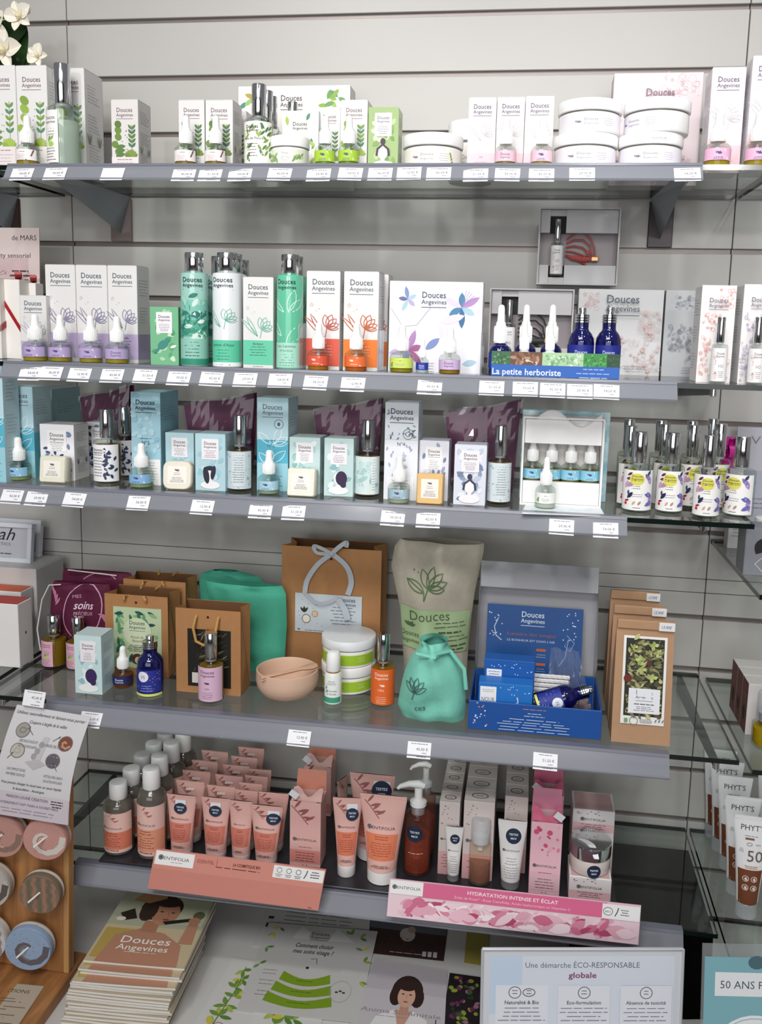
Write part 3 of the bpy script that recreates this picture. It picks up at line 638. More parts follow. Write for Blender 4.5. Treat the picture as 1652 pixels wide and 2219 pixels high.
struct('wall_right',B().box(4.2,4.25,-4.3,.03,0,3,M('#d8d6d2',.6,name='plaster',vary=.03,scale=2)).mesh('wall_right'))
struct('wall_front',B().box(-3,4.2,-4.3,-4.25,0,3,M('#4a4542',.6,name='dark_plaster',vary=.1,scale=2)).mesh('wall_front'))
# counter below the shelves
ct=thing('counter','long pale grey counter under the lowest glass shelf','counter',(0,0,0))
link('worktop',B().box(-SEAM,2*SEAM,-.62,-.001,ZC-.03,ZC,M('#cfcdca',.35,name='counter_top',vary=.03,scale=6),.002).mesh('worktop'),ct)
for k in range(4): link('cabinet_door',B().box(-SEAM+k*.915+.003,-SEAM+(k+1)*.915-.003,-.60,-.58,.06,ZC-.033,M('#b9b7b4',.4,name='laminate'),.002).mesh('cabinet_door'),ct)
link('carcass',B().box(-SEAM,2*SEAM,-.579,-.001,0,ZC-.031,M('#a9a7a4',.5)).mesh('carcass'),ct)
# glass shelves
GT=thin('#f8fcfa',fres=1.45,rough=.03,name='shelf_glass'); GE=M('#0c1714',.15,name='glass_edge',coat=.3)
def shelf(label,x0,x1,Y,Z,t=.0075,yb=-.003):
    b=B(); vs=[(x,y,z) for z in (Z-t,Z) for y in (Y,yb) for x in (x0,x1)]
    b.add(vs,[(0,2,3,1),(4,5,7,6)],GT); b.add(vs,[(0,1,5,4),(2,6,7,3),(0,4,6,2),(1,3,7,5)],GE)
    return tag(link('glass_shelf',b.mesh('glass_shelf')),label,'shelf','glass shelves')
shelf('topmost glass shelf of the middle bay',.004,SEAM-.004,Y1,Z1)
shelf('second glass shelf from the top in the middle bay',.004,SEAM-.004,Y2,Z2)
shelf('third glass shelf from the top in the middle bay',.004,SEAM-.004,Y3,Z3)
shelf('fourth glass shelf carrying bags, bowl and blue gift box',.004,SEAM-.004,Y4,Z4)
shelf('lowest glass shelf carrying the peach and pink skincare',.004,SEAM-.004,Y5,Z5)
shelf('glass shelf with the grey boxes at the right edge',SEAM+.002,2*SEAM-.01,-.356,1.143)
shelf('glass shelf with brown cartons at the right edge',SEAM+.012,2*SEAM-.01,-.36,.880)
shelf('glass shelf under the sun cream tubes at right',SEAM+.004,2*SEAM-.01,-.36,.5768)
shelf('top glass shelf of the right bay',SEAM+.004,2*SEAM-.01,Y1,Z1)
shelf('top glass shelf of the left bay',-SEAM,-.012,Y1,Z1)
shelf('glass shelf under the ribboned white boxes at left',-SEAM,-.012,Y2,Z2)
shelf('glass shelf under the big white cartons at left',-SEAM,-.012,Y4,Z4)
# price rails
RAIL=thin('#c9cbd4',fres=1.45,rough=.15,name='rail_plastic',milk=.55,milkcol='#a6a8b0'); RAILT=M('#71737f',.3,name='rail_lip',vary=.03)
def rail(label,pxl,pxr,Y,Z,L=.030):
    x0=atY(pxl,0,Y).x if False else None
    x0=atY(pxl,pr_y(pxl,Y,Z),Y).x; x1=atY(pxr,pr_y(pxr,Y,Z),Y).x
    t=thing('price_rail',label,'price rail',((x0+x1)/2,Y,Z),0,'price rails on the shelf fronts'); w=(x1-x0)/2
    a,bz=-.0195*L/.033,-L*.84
    link('face',B().prism([(-.0015,.0008),(-.0035,.0012),(a-.002,bz),(a,bz)],-w,w,RAIL,'x').mesh('face'),t)
    link('lip',B().prism([(.010,.0003),(.010,.0014),(-.0045,.0018),(-.0065,-.0022),(-.0052,-.0026),(-.0038,.0003)],-w,w,RAILT,'x').mesh('lip'),t)
    link('lower_lip',B().prism([(a-.0005,bz),(a-.0032,bz-.0005),(a-.0050,bz+.0026),(a-.0036,bz+.0030)],-w,w,thin('#d5d7de',milk=.6,milkcol='#a9abb4'),'x').mesh('lower_lip'),t)
    return x0,x1
def pr_y(x,Y,Z):
    # pixel row where the line (Y,Z) is seen at pixel column x
    lo,hi=-500,3000
    for _ in range(40):
        mid=(lo+hi)/2
        if atY(x,mid,Y).z>Z: lo=mid
        else: hi=mid
    return (lo+hi)/2
rail('price rail along the topmost glass shelf',20,1522,Y1,Z1)
rail('price rail along the second glass shelf',12,1467,Y2,Z2)
rail('price rail along the third glass shelf',-60,1359,Y3,Z3)
rail('price rail along the fourth glass shelf under the bags',104,1450,Y4,Z4,.034)
rail('price rail along the lowest glass shelf behind the two brand strips',165,1480,Y5,Z5,.034)
# price labels
ORD='first second third fourth fifth sixth seventh eighth ninth tenth eleventh twelfth thirteenth fourteenth fifteenth sixteenth seventeenth eighteenth'.split()
PR=['39,00 €','54,00 €','45,00 €','42,00 €','36,00 €','51,50 €','29,90 €','12,90 €']
_lb=B().box(-.0182,.0182,-.0005,0,0,.0245,M('#eeedf1',.5,name='label_card')).mesh('card')
_pl=[]
for k,p in enumerate(PR):
    a=Art(20+k); a.micro(0,.0212,.026,1,1,'#4a4a54',.0008); a.text(p,.0135,.0118,h=.0058,c='#55555f',al='r'); a.micro(.008,.0078,.008,1,1,'#6a6a74',.0009); a.micro(.004,.0022,.02,1,1,'#4a4a54',.0009); _pl.append(a.mesh('print',flat(-.0005)))
def plabels(Y,Z,xs,where,L=.030,dz=0):
    for k,x in enumerate(xs):
        blank=isinstance(x,str); x=float(x)
        P=atY(x,pr_y(x,Y-.012,Z-.014),Y-.012)
        n=len(xs); w='on the price rail of the '+where
        lab='white price label '+w+', '+(ORD[k]+' from the left' if k<n-1 else 'at its right end')
        if blank: lab='blank white price label '+w
        t=thing('price_label',lab,'price label',(P.x,Y-.0215*L/.030-.0006,Z-.0268*L/.030+random.uniform(-.0012,.0015)),0,'price labels on the rails',rot=(-.60,random.uniform(-.03,.03),0))
        link('card',_lb,t)
        if not blank: link('print',_pl[(k*3+len(xs))%len(_pl)],t)
plabels(Y1,Z1,[50,122,'246',400,457,522,607,692,760,825,888,952,1032,1100,1174,1262,1490],'topmost shelf')
plabels(Y2,Z2,[68,113,174,245,316,389,460,533,609,685,766,932,1066,1139,1198,1257,1314],'second shelf')
plabels(Y3,Z3,[28,81,163,302,440,566,638,852,929,1217,1313],'third shelf')
plabels(Y4,Z4,[200,650,910,1182],'fourth shelf',.034)
# brackets
BM=M('#8e939a',.25,.25,name='bracket_metal',vary=.04)
def vbracket(label,pxx,pxy,Z,Yf,plate):
    x=atY(pxx,pxy,-.006).x
    t=thing('shelf_bracket',label,'bracket',(x,-.0005,Z-.0076),0,'shelf brackets')
    w=.020; b=B()
    vs=[(-w,-.006,0),(w,-.006,0),(0,-.006,-.068),(-w*.6,Yf,0),(w*.6,Yf,0),(0,Yf,-.010)]
    b.add(vs,[(0,2,1),(3,4,5),(0,1,4,3),(0,3,5,2),(1,2,5,4)],BM); link('arm',b.mesh('arm'),t)
    link('wall_plate',B().box(-.021,.021,-.0058,0,-.082,-.004,M(plate,.3,.5,name='bracket_plate',vary=.05),.001).mesh('wall_plate'),t)
    link('lock_pin',B().tube([(-.012,-.05,-.004),(.012,-.05,-.004)],.0022,CHROME,8).mesh('lock_pin',True),t)
vbracket('steel wedge bracket under the top shelf beside the left panel joint',262,480,Z1,-.24,'#8f807c')
vbracket('steel wedge bracket under the right end of the top shelf',1432,497,Z1,-.24,'#2b2426')
vbracket('dark steel bracket at the left edge under the top shelf',20,470,Z1,-.20,'#3a2a28')
def blade(label,X,Z,Yf):
    t=thing('shelf_bracket',label,'bracket',(X,-.0005,Z-.0076),0,'shelf brackets')
    link('arm',B().prism([(-.001,0),(Yf,0),(Yf,-.010),(-.001,-.030)],-.004,.004,M('#55585c',.35,.6,name='bracket_metal'),'x').mesh('arm'),t)
    link('end_cap',B().lathe([(.004,-.012),(.005,-.011),(.005,-.001),(.004,0)],CHROME,12,cy=Yf-.004).mesh('end_cap',True),t)
blade('slim steel bracket under the second shelf at its right end',1.150,Z2,-.285)
blade('slim steel bracket under the third shelf at its right end',1.150,Z3,-.285)
blade('slim steel bracket under the fourth shelf at its right end',1.185,Z4,-.335)
blade('slim steel bracket under the fourth shelf at its left end',.035,Z4,-.335)
blade('slim steel bracket under the lowest shelf at its left end',.06,Z5,-.28)
# ================================================================ top shelf
def cap_only(*a): pass
G1='leaf-print skincare cartons on the top shelf'
carton('green leaf-print tall carton cut by the left edge of the photo',-24,40,141,352,Z1,-.232,.05,'green',group=G1)
carton('green leaf-print tall carton behind the leftmost dropper bottle',41,107,141,352,Z1,-.232,.05,'green',group=G1)
carton('leaf-print tall carton behind the clear spray bottle',124,187,147,352,Z1,-.212,.062,'green',o=dict(sleaf='#7a8f62'),group=G1)
carton('leaf-print carton hidden behind the carton with printed side',140,198,160,352,Z1,-.145,.048,'green',o=dict(sleaf='#7a8f62'),group=G1)
carton('short leaf-print carton with dark olive leaves, alone beside the wall gap',243,301,215,352,Z1,-.20,.05,'green',o=dict(dark=1,sleaf='#7a8f62'),group=G1,body='#dcd8d6')
carton('left one of the two short leaf-print cartons behind swoosh-label droppers',388,444,216,353,Z1,-.215,.045,'green',o=dict(dark=1),group=G1)
carton('right one of the two short leaf-print cartons behind swoosh-label droppers',446,505,216,353,Z1,-.215,.045,'green',o=dict(dark=1,sleaf='#7a8f62'),group=G1)
carton('leaf-print carton half hidden left of the brown oil spray',488,534,240,353,Z1,-.150,.04,'green',o=dict(dark=1),group=G1)
carton('wide cream gift box with leafy corners against the wall, top shelf',517,757,186,353,Z1,-.075,.045,'leafgift',name='gift_box',group='gift boxes')
carton('square cream carton with green leaves behind the small jar',610,690,240,353,Z1,-.185,.05,'frenja',group=G1)
carton('leaf-print carton half hidden behind the lime dropper bottles',690,737,232,353,Z1,-.175,.04,'green',o=dict(dark=1),group=G1)
carton('leaf-print carton behind the right lime dropper bottle',737,795,216,353,Z1,-.215,.05,'green',group=G1)
carton('green soap carton with drawn woman with dark hair bun',797,862,232,354,Z1,-.222,.042,'soapbox',dict(bg='#9fb87c',cols=['#86a562','#b9cd9b','#7a9a58','#d0dcbc'],head=2,hair='#4a3648'),group=G1,body='#cfdcb8')
carton('left of the three pale pink cartons on the top shelf',1012,1072,211,355,Z1,-.215,.045,'pink',dict(t='Lys'),group=G1)
carton('middle of the three pale pink cartons on the top shelf',1073,1133,210,355,Z1,-.215,.045,'pink',dict(t='Nacre'),group=G1)
carton('right of the three pale pink cartons on the top shelf',1134,1196,208,355,Z1,-.215,.045,'pink',dict(t='Aube'),group=G1)
carton('big blush gift box behind the stacked white jars',1321,1512,158,355,Z1,-.10,.05,'rose',dict(c='#d9bfc3',bg='#e9dadd',r=.05,lw=.34,lv=.87,lx=.03,lc='#8a6f7c'),name='gift_box',group='gift boxes',body='#e6d6d9')
carton('tall pink carton right of the jars with lotus drawing',1530,1603,145,357,Z1,-.215,.052,'pink',dict(t='Fleur'),group=G1,body='#e4dfe3')
carton('tall pink carton cut by the right edge of the photo',1615,1690,120,357,Z1,-.228,.055,'pink',dict(t='Olea'),group=G1,body='#e9e6ea')
dropper('dropper bottle with plum swoosh label in front of leftmost green carton',38,85,250,350,Z1,'#f1ecea','#c4a53a','swoosh',Y=-.257)
dropper('left dropper bottle with plum swoosh label before short leaf cartons',380,428,250,352,Z1,'#f1e9e8','#b8963a','swoosh',Y=-.247)
dropper('right dropper bottle with plum swoosh label before short leaf cartons',445,492,250,352,Z1,'#f1e9e8','#b8963a','swoosh',Y=-.247)
dropper('left lime-label dropper bottle on the top shelf',682,728,250,352,Z1,'#a9cc3e','#93b23a','bird',Y=-.245)
dropper('right lime-label dropper bottle on the top shelf',733,779,250,352,Z1,'#a9cc3e','#93b23a','bird',Y=-.248)
dropper('pink-label dropper bottle before the middle pale pink carton',1071,1119,253,354,Z1,'#eec3d2','#b9a33a','logo',Y=-.247)
dropper('pink-label dropper bottle before the right pale pink carton',1149,1198,253,354,Z1,'#eec3d2','#d0a62c','bird',Y=-.247)
dropper('pink-label dropper bottle right of the jars before tall pink carton',1523,1583,242,356,Z1,'#e9b6d2','#d2b23c','bird',Y=-.250)
dropper('pink-label dropper bottle at the right edge of the top shelf',1610,1668,242,356,Z1,'#e9b6d2','#d2b23c','bird',Y=-.252)
spray('clear spray bottle with narrow white label and chrome cap, far left',107,173,140,351,Z1,'#f0ecea','#e3ece2','strip',Y=-.246,fill=.05,rz=-.45)
spray('front amber oil spray with herb label and tall chrome cap',531,592,184,353,Z1,'#f2f0e8','#b0783a','herb',Y=-.247)
spray('second amber oil spray behind the herb label one',553,604,198,353,Z1,'#f2f0e8','#b0783a','herb',Y=-.190)
spray('third amber oil spray, hindmost in its row',568,611,210,353,Z1,'#f2f0e8','#b0783a','herb',Y=-.142)
spray('spray bottle whose chrome cap peeks above the square leaf carton',612,656,222,353,Z1,'#f2f0e8','#b0783a','herb',Y=-.115)
jar('small cream jar with pale green leaf label on the top shelf',587,670,300,353,Z1,'#dfe3cf',kind='frenja',Y=-.240)
jar('white cream jar with leaf motif right of green soap carton',873,1003,299,354,Z1,'#eeeae0',Y=-.215)
jar('white jar lid peeking out behind the leaf motif jar',970,1072,268,354,Z1,'#eeeae0',Y=-.115)
P=place_round(1198,1335,292,355,Z1,-.232)
for lab,xl,xr,zz,rz in (('lower jar of the left white jar stack',1198,1337,0,0),('upper jar of the left white jar stack',1204,1342,1,0.1),('lower jar of the right white jar stack, lid marked tester',1337,1478,0,0),('upper jar of the right white jar stack',1345,1490,1,-.8)):
    x,y,w,h=place_round(xl,xr,292,355,Z1,-.226)
    hh=.048
    jt=inst('cream_jar',lab,'jar',jar_parts('#eae6ee','#f4f3f3','white'),.090,.056,(x,y,w,hh),'stacked white cream jars',rz,Z1+zz*hh)
    if 'marked' in lab: a=Art(1); a.text('TESTEUR',.006,.043,w=.022,h=.005,c='#8a868c'); link('lid_print',a.mesh('lid_print',cyl(.0450)),jt)
# orchid on the left bay shelf
ot=thing('orchid','white orchid blossoms with a dark green leaf at top left','orchid',(-.19,-.10,Z1))
PET=M('#ece6d8',.5,name='petal',vary=.04,scale=50); LEAF=M('#23401a',.35,name='orchid_leaf',vary=.25,scale=14)
link('pot',B().lathe([(.032,0),(.042,.003),(.05,.085),(.047,.086),(.044,.075)],M('#d8d4cc',.4,name='pot_ceramic'),24).mesh('pot',True),ot)
def leafblade(p0,p1,w,sag,mat,n=10,cup=.15):
    p0,p1=Vector(p0),Vector(p1); d=p1-p0; s_=d.cross(Vector((0,1,0))).normalized()
    def f(u,v): 
        c=p0+d*v+Vector((0,0,sag*math.sin(PI*v))); ww=w*math.sin(PI*min(1,.06+v*.94))**.7*(1 if v<.97 else .2)
        return c+s_*(u-.5)*ww+Vector((0,-cup*ww*abs(u-.5)*2,0))
    return B().grid(f,6,n,mat)
def rel(x,y,Y): v=atY(x,y,Y); return (v.x+.19,v.y+.10,v.z-Z1)
for q0,q1,w in (((-60,200),(72,128),.055),((30,40),(48,150),.05),((-40,130),(60,60),.05)): link('leaf',leafblade(rel(*q0,-.11),rel(*q1,-.125),w,.01,LEAF).mesh('leaf',True),ot)
link('stem',B().tube([(0,0,.07),(.02,-.02,.2),(.05,-.05,.27),rel(55,40,-.145)],.0022,M('#6f7d45',.5,name='stem'),8).mesh('stem',True),ot)
def blossom(x,y,Y,s,tilt):
    c=Vector(rel(x,y,Y)); fl=None
    for k,(a,l,w) in enumerate(((1.57,1,.62),(.4,1.05,.9),(2.75,1.05,.9),(-.9,.95,.6),(4.05,.95,.6))):
        a+=tilt; e=c+Vector((math.cos(a)*s*l,-.25*s,math.sin(a)*s*l))
        link('petal',leafblade(c,e,s*w,.0,PET,8,.35).mesh('petal',True),ot)
    link('lip',B().lathe([(s*.05,-s*.2),(s*.18,-s*.05),(s*.14,s*.12),(s*.03,s*.2)],M('#e2d6a8',.5,name='orchid_lip'),12).mesh('lip',True),ot,c+Vector((0,-s*.35,0)))
blossom(45,38,-.15,.026,.3); blossom(12,112,-.15,.034,-.2); blossom(84,122,-.14,.020,.9); blossom(-10,60,-.14,.03,.5)
link('bud',B().lathe([(.001,0),(.005,.004),(.005,.012),(.001,.017)],PET,10).mesh('bud',True),ot,rel(60,32,-.15))
# ================================================================ second shelf
G2='tall skincare cartons on the second shelf'
LAV=dict(c='#8a86a0',band='#b9a9cd',tc='#5c5280')
# left bay: card, ribboned boxes
mt=thing('poster_card','pink advertising card standing at the left edge, second shelf','card',(atY(40,700,-.12).x,-.12,Z2),0,rot=(-.05,0,0))
cw=.10; chh=atY(40,492,-.12).z-Z2
link('card',B().box(-.12,.0415,-.002,0,0,chh,M('#d8c6c4',.5,name='card_print',vary=.05,scale=20)).mesh('card'),mt)
a=Art(1); a.rect(-.03,chh*.35,.10,chh*.42,'#cdb3b4'); a.text('de MARS',.012,chh*.905,h=.013,c='#4a3c40',al='c'); a.text('ity sensoriel',-.006,chh*.77,w=.06,h=.012,c='#4a3c40'); a.micro(.004,chh*.66,.05,3,.008,'#4a3c40',.003); a.rect(.006,chh*.56,.05,.008,'#5a4a4c'); a.micro(.004,chh*.5,.04,4,.006,'#6a5a5c',.0015)
link('print',a.mesh('print',flat(-.002)),mt)
RIB=M('#a3161c',.35,name='red_ribbon',vary=.15,scale=90,bump=.2)
def ribbox(label,xl,xr,yt,yb,Y,d,bow=True,diag=True):
    x0,x1=atY(xl,yb,Y).x,atY(xr,yb,Y).x; w=x1-x0; h=atY(xl,yt,Y).z-Z2
    t=thing('gift_box',label,'box',((x0+x1)/2,Y+d/2,Z2),0,'white gift boxes tied with red ribbon')
    link('body',B().box(-w/2,w/2,-d/2,d/2,0,h,CARD('#e9e4df'),.0008).mesh('body'),t)
    if diag:
        r=link('ribbon',B().add([(-w/2,-d/2-.0012,h*.72),(-w/2,-d/2-.0012,h*.80),(w/2,-d/2-.0012,h*.42),(w/2,-d/2-.0012,h*.34)],[(0,3,2,1)],RIB).add([(w/2+.0012,-d/2,h*.34),(w/2+.0012,-d/2,h*.42),(w/2+.0012,d/2,h*.6),(w/2+.0012,d/2,h*.52)],[(0,3,2,1)],RIB).mesh('ribbon'),t)
    if bow:
        for k in range(4):
            q=k*PI/2+.5; e=Vector((math.cos(q)*.016,math.sin(q)*.012,h+.008))
            pts=[Vector((0,0,h+.001)),e+Vector((0,0,.008)),e*1.1+Vector((0,0,.0)) ,Vector((0,0,h+.002))]
            def f(u,v,e=e,q=q):
                p=Vector((math.cos(q),math.sin(q),0))*(.020*math.sin(PI*v)); n=Vector((-math.sin(q),math.cos(q),0)); return p+n*(u-.5)*.010+Vector((0,0,h+.001+.014*math.sin(PI*v)*(1 if v<.5 else .55)))
            link('bow_loop',B().grid(f,2,8,RIB).mesh('bow_loop',True),t)
    return t
ribbox('tall white gift box with diagonal red ribbon, left edge',9,47,605,768,-.22,.05)
ribbox('white gift box with red ribbon cut by the left edge',-60,4,600,768,-.235,.05)
ribbox('small white gift box topped by a red bow behind lavender carton',57,82,613,768,-.19,.025,diag=False)
carton('short lavender carton at the left end of the second shelf',47,104,640,780,Z2,-.262,.045,'lotus',dict(LAV,c='#b5b1bd',t='Lucilla'),group=G2)
carton('leftmost of the three tall lavender cartons',104,168,573,784,Z2,-.250,.047,'lotus',dict(LAV,t='Iris'),group=G2)
carton('middle of the three tall lavender cartons',169,236,574,785,Z2,-.250,.047,'lotus',dict(LAV,t='Violette'),group=G2)
carton('rightmost of the three tall lavender cartons',237,300,575,787,Z2,-.250,.047,'lotus',dict(LAV,t='Dentelle',sbands=((.04,.3,'#b9a9cd'),)),group=G2)
for k,(l,x0,x1,yt,yb) in enumerate((('first lavender-label dropper from the left',53,103,680,781),('second lavender-label dropper from the left',109,156,682,786),('third lavender-label dropper from the left',174,222,683,787),('fourth lavender-label dropper, before the rightmost lavender carton',231,279,685,789))):
    dropper(l,x0,x1,yt,yb,Z2,'#b7a3cf','#c9b23e','bird' if k<3 else 'logo',Y=-.292 if k else -.300,rz=.1*k)
carton('green soap carton with drawn bird between lavender and lotion',327,388,665,792,Z2,-.262,.042,'soapbox',dict(bg='#74b68a',cols=['#5aa574','#a9d3ac','#4c9a6a','#cfe3c8'],bird=1),group=G2,body='#5f9f78')
lotion('tall lotion bottle with teal bird foliage print',395,451,548,794,Z2,'leaf',Y=-.275,rz=.25)
lotion('tall white lotion bottle with green band, front of its row',463,524,548,797,Z2,'white',Y=-.278)
lotion('second white lotion bottle behind the front one',478,534,551,795,Z2,'white',Y=-.215)
lotion('third white lotion bottle, hindmost, left of its row',452,503,556,790,Z2,'leaf',Y=-.200)
lotion('white lotion bottle at the back right of its row',499,548,564,792,Z2,'white',Y=-.150)
carton('grey-white carton with green band between the lotion bottles',527,592,600,798,Z2,-.285,.045,'lotus',dict(c='#7fb5a3',band='#62c2a0',t='Berbane',tc='#27594c',bh=.31),group=G2,body='#dcdad8')
lotion('tall green lotion bottle with white leaf drawing',600,656,552,798,Z2,'green',Y=-.278)
lotion('green lotion bottle behind the front green one',615,663,556,795,Z2,'green',Y=-.215)
carton('tall white carton with red lotus and red band',663,735,587,804,Z2,-.268,.05,'lotus',dict(c='#b85a50',band='#d85a46',t='Rubis',tc='#f2d8d0',bh=.32),group=G2)
carton('tall white carton with orange lotus and orange band',743,818,588,806,Z2,-.268,.05,'lotus',dict(c='#c0643a',band='#ee7c2e',t='Soleil',tc='#fbe8d8',bh=.32),group=G2)
carton('white carton behind the orange lotus carton',768,838,594,803,Z2,-.205,.045,'lotus',dict(c='#c0643a',band='#ee7c2e',t='Soleil',tc='#fbe8d8'),group=G2)
dropper('red-label dropper bottle before the red lotus carton',667,713,699,803,Z2,'#d9573e','#d58a2a','orange',Y=-.300)
dropper('orange-label dropper bottle before the orange lotus carton',747,796,699,806,Z2,'#e8703a','#e07a2c','orange',Y=-.300)
carton('big white gift box with violet and blue flowers, second shelf',841,1041,610,809,Z2,-.235,.045,'violet',name='gift_box',group='gift boxes',body='#ece9f0')
dropper('lime-label dropper with golden oil before the violet flower box',844,896,703,811,Z2,'#cfe06a','#b8a62c','leaf',Y=-.290,deep=True)
dropper('tiny blue-label dropper between lime and lilac ones',901,929,733,809,Z2,'#2b3a9a','#dfe6ee','navy',Y=-.285)
dropper('lilac-label dropper with golden oil before the violet flower box',950,998,708,813,Z2,'#cdb3d6','#b88f36','logo',Y=-.290,deep=True)
for l,x,y0,Yc in (('clear acrylic divider left of the red lotus carton',655,700,-.285),('clear acrylic divider right of the orange lotus carton',824,715,-.285),('clear acrylic divider right of the violet flower box',1044,720,-.280)):
    p=atY(x,806,Yc); t=thing('acrylic_divider',l,'divider',(p.x,Yc,Z2),0,'clear acrylic dividers'); hh=atY(x,y0,Yc).z-Z2
    ac=thin('#eef1f4',fres=1.5,milk=.06); link('upright',B().box(-.0015,.0015,-.022,.022,.0022,hh,ac,.0006).mesh('upright'),t); link('foot',B().box(-.008,.008,-.022,.022,.0003,.002,ac).mesh('foot'),t)
# cobalt droppers and sprays in the display tray
NV=dict(glass=COBALT)
for k,(l,x0,x1,yt,yb,Yc) in enumerate((('left tall cobalt dropper bottle in the herb tray',1056,1107,660,818,-.268),('middle tall cobalt dropper bottle at the back of herb tray',1112,1160,660,812,-.222),('right tall cobalt dropper bottle at the back of herb tray',1168,1216,660,814,-.222))):
    dropper(l,x0,x1,yt,yb,Z2,'#23308c','#ffffff','navy',Y=Yc,glass=COBALT,group='cobalt dropper bottles')
dropper('small white dropper bottle in front of the middle cobalt one',1115,1152,690,822,Z2,'#eef0f6','#ffffff','navy',Y=-.287,glass=M('#eceef2',.2,name='opal_glass'),group='cobalt dropper bottles')
dropper('small white dropper bottle in front of the right cobalt one',1171,1207,690,822,Z2,'#eef0f6','#ffffff','navy',Y=-.287,glass=M('#eceef2',.2,name='opal_glass'),group='cobalt dropper bottles')
bluespray('left cobalt spray bottle in the herb tray',1226,1284,667,824,Z2,0,Y=-.272)
bluespray('right cobalt spray bottle in the herb tray',1286,1342,667,826,Z2,0,Y=-.272)
# herb tray front panel
Yt=-.317
x0,x1=atY(1064,820,Yt).x,atY(1341,830,Yt).x; w=x1-x0; h=atY(1200,764,Yt).z-Z2
t=thing('display_tray','blue counter display tray with herb photo and white lettering','display',((x0+x1)/2,Yt,Z2),0)
BL=CARD('#2f62b4')
link('front_panel',B().box(-w/2,w/2,-.0015,0,.0022,h,BL).mesh('front_panel'),t)
for sx in (-1,1): link('side_panel',B().prism([(0,0.0004),(.085,0.0004),(.085,h*.5),(0,h)],sx*(w/2)-.0008-.0008*sx,sx*(w/2)+.0008-.0008*sx,BL,'x').mesh('side_panel'),t)
a=Art(6); u=h+.008
for xa,xb,cols,n in ((-.5,-.35,['#3f6a4a','#2f5a3c','#6a9a68'],40),(-.35,-.1,['#6a4a3c','#b08a70','#8a6248','#d8c8b8'],34),(-.1,.22,['#a9c9a0','#6fa070','#86b488','#d4e2cc'],90),(.22,.4,['#3f8a46','#5aa858','#2f6a38'],50),(.4,.5,['#2a4a34','#3a5a44'],24)):
    a.rect((xa+xb)/2*w,h*.5,(xb-xa)*w,h*.5,cols[0])
    for k in range(n): L=.010 if xa!=-.35 else .022; xx=w*a.r.uniform(xa+.02,xb-.02); a.leaf(xx,h*a.r.uniform(.56,.86),min(L,h*.14,(xb*w-xx)),a.r.uniform(0,6.28),.0026 if L<.02 else .012,a.r.choice(cols))
a.rect(0,.0024,w,h*.5-.0024,'#2f62b4'); a.text('La petite herboriste',-w*.22,h*.12,w=w*.54,h=h*.34,c='#dfe6f2',bold=.015); a.micro(w*.3,h*.38,w*.26,3,h*.16,'#9fb4dc',.0014)
link('front_print',a.mesh('front_print',flat(-.0015),.0001,.000004),t)
# open grey gift boxes with spray and cord
def openbox(label,cx,cy,pw,ph,Y,cordc,cordlab,sprlab,rotz=0,tilt=0,lift=None):
    c=atY(cx,cy,Y); w=atY(cx+pw/2,cy,Y).x-atY(cx-pw/2,cy,Y).x; h=atY(cx,cy-ph/2,Y).z-atY(cx,cy+ph/2,Y).z
    t=thing('gift_box',label,'box',(c.x,Y,c.z-h/2),0,'open grey gift boxes'); t.rotation_euler=(0,tilt,0)
    g=CARD('#b9b7b9'); dk=M('#1b191b',.6,name='foam'); e=.004; D_=.03
    link('tray',B().box(-w/2,w/2,D_-.003,D_,0,h,CARD('#8d8487')).box(-w/2,-w/2+.0025,0,D_-.003,0,h,g).box(w/2-.0025,w/2,0,D_-.003,0,h,g).box(-w/2+.0025,w/2-.0025,0,D_-.003,0,.0025,g).box(-w/2+.0025,w/2-.0025,0,D_-.003,h-.0025,h,g).mesh('tray'),t)
    b1,b2=h*.26,h*.22
    bx0,bx1=-w*.36,-w*.16
    for (z0,z1) in ((.003,b1),(h-b2-h*.1,h-.003)):
        for xa,xb in ((-w/2+.003,bx0),(bx1,w/2-.003)): link('insert',B().box(xa,xb,.008,D_-.004,z0,z1,CARD('#c2c0c2')).mesh('insert'),t)
        link('insert_recess',B().box(bx0,bx1,D_-.006,D_-.0035,z0,z1,dk).mesh('insert_recess'),t)
    link('insert_edge',B().box(bx0,bx1,.012,D_-.007,.003,h*.10,CARD('#c2c0c2')).mesh('insert_edge'),t); link('insert_edge',B().box(bx0,bx1,.012,D_-.007,h*.9,h-.003,CARD('#c2c0c2')).mesh('insert_edge'),t)
    # spray inside
    sw=(bx1-bx0)*.8; sh=h*.74
    s_=thing('spray_bottle',sprlab,'bottle',(c.x+(bx0+bx1)/2,Y+.010,c.z-h/2+h*.115),0,'spray bottles in grey gift boxes',(sw/.037,sw/.037,sh/.112))
    for p in spray_parts('#efedee','#d8cfc4','clear'): link(p[0],p[1],s_)
    # cords
    ct_=thing('cord_bracelet',cordlab,'bracelet',(c.x,Y+.012,c.z-h/2),0); cm=M(cordc,.5,name='cord',vary=.1)
    for k in range(5):
        e=.012*k*h/.12
        key=[(-w*.15,.60*h-e*.5),(-w*.05,.68*h-e*.8),(w*.06,.70*h-e),(w*.15,.62*h-e),(w*.20-e*.5,.50*h-e*.3),(w*.22-e*.3,.37*h),(w*.18,.335*h+e*.12),(w*.05,.32*h+e*.15),(-w*.08,.35*h+e*.1),(-w*.15,.40*h)]
        pts=[(x,.003+.0012*k,z) for x,z in key]
        link('cord',B().tube(pts,.0014,cm,6).mesh('cord',True),ct_)
    link('clasp',B().box(w*.17,w*.26,.001,.011,h*.32,h*.38,M('#b98a60',.3,.6,name='clasp'),.001).mesh('clasp'),ct_)
    return t
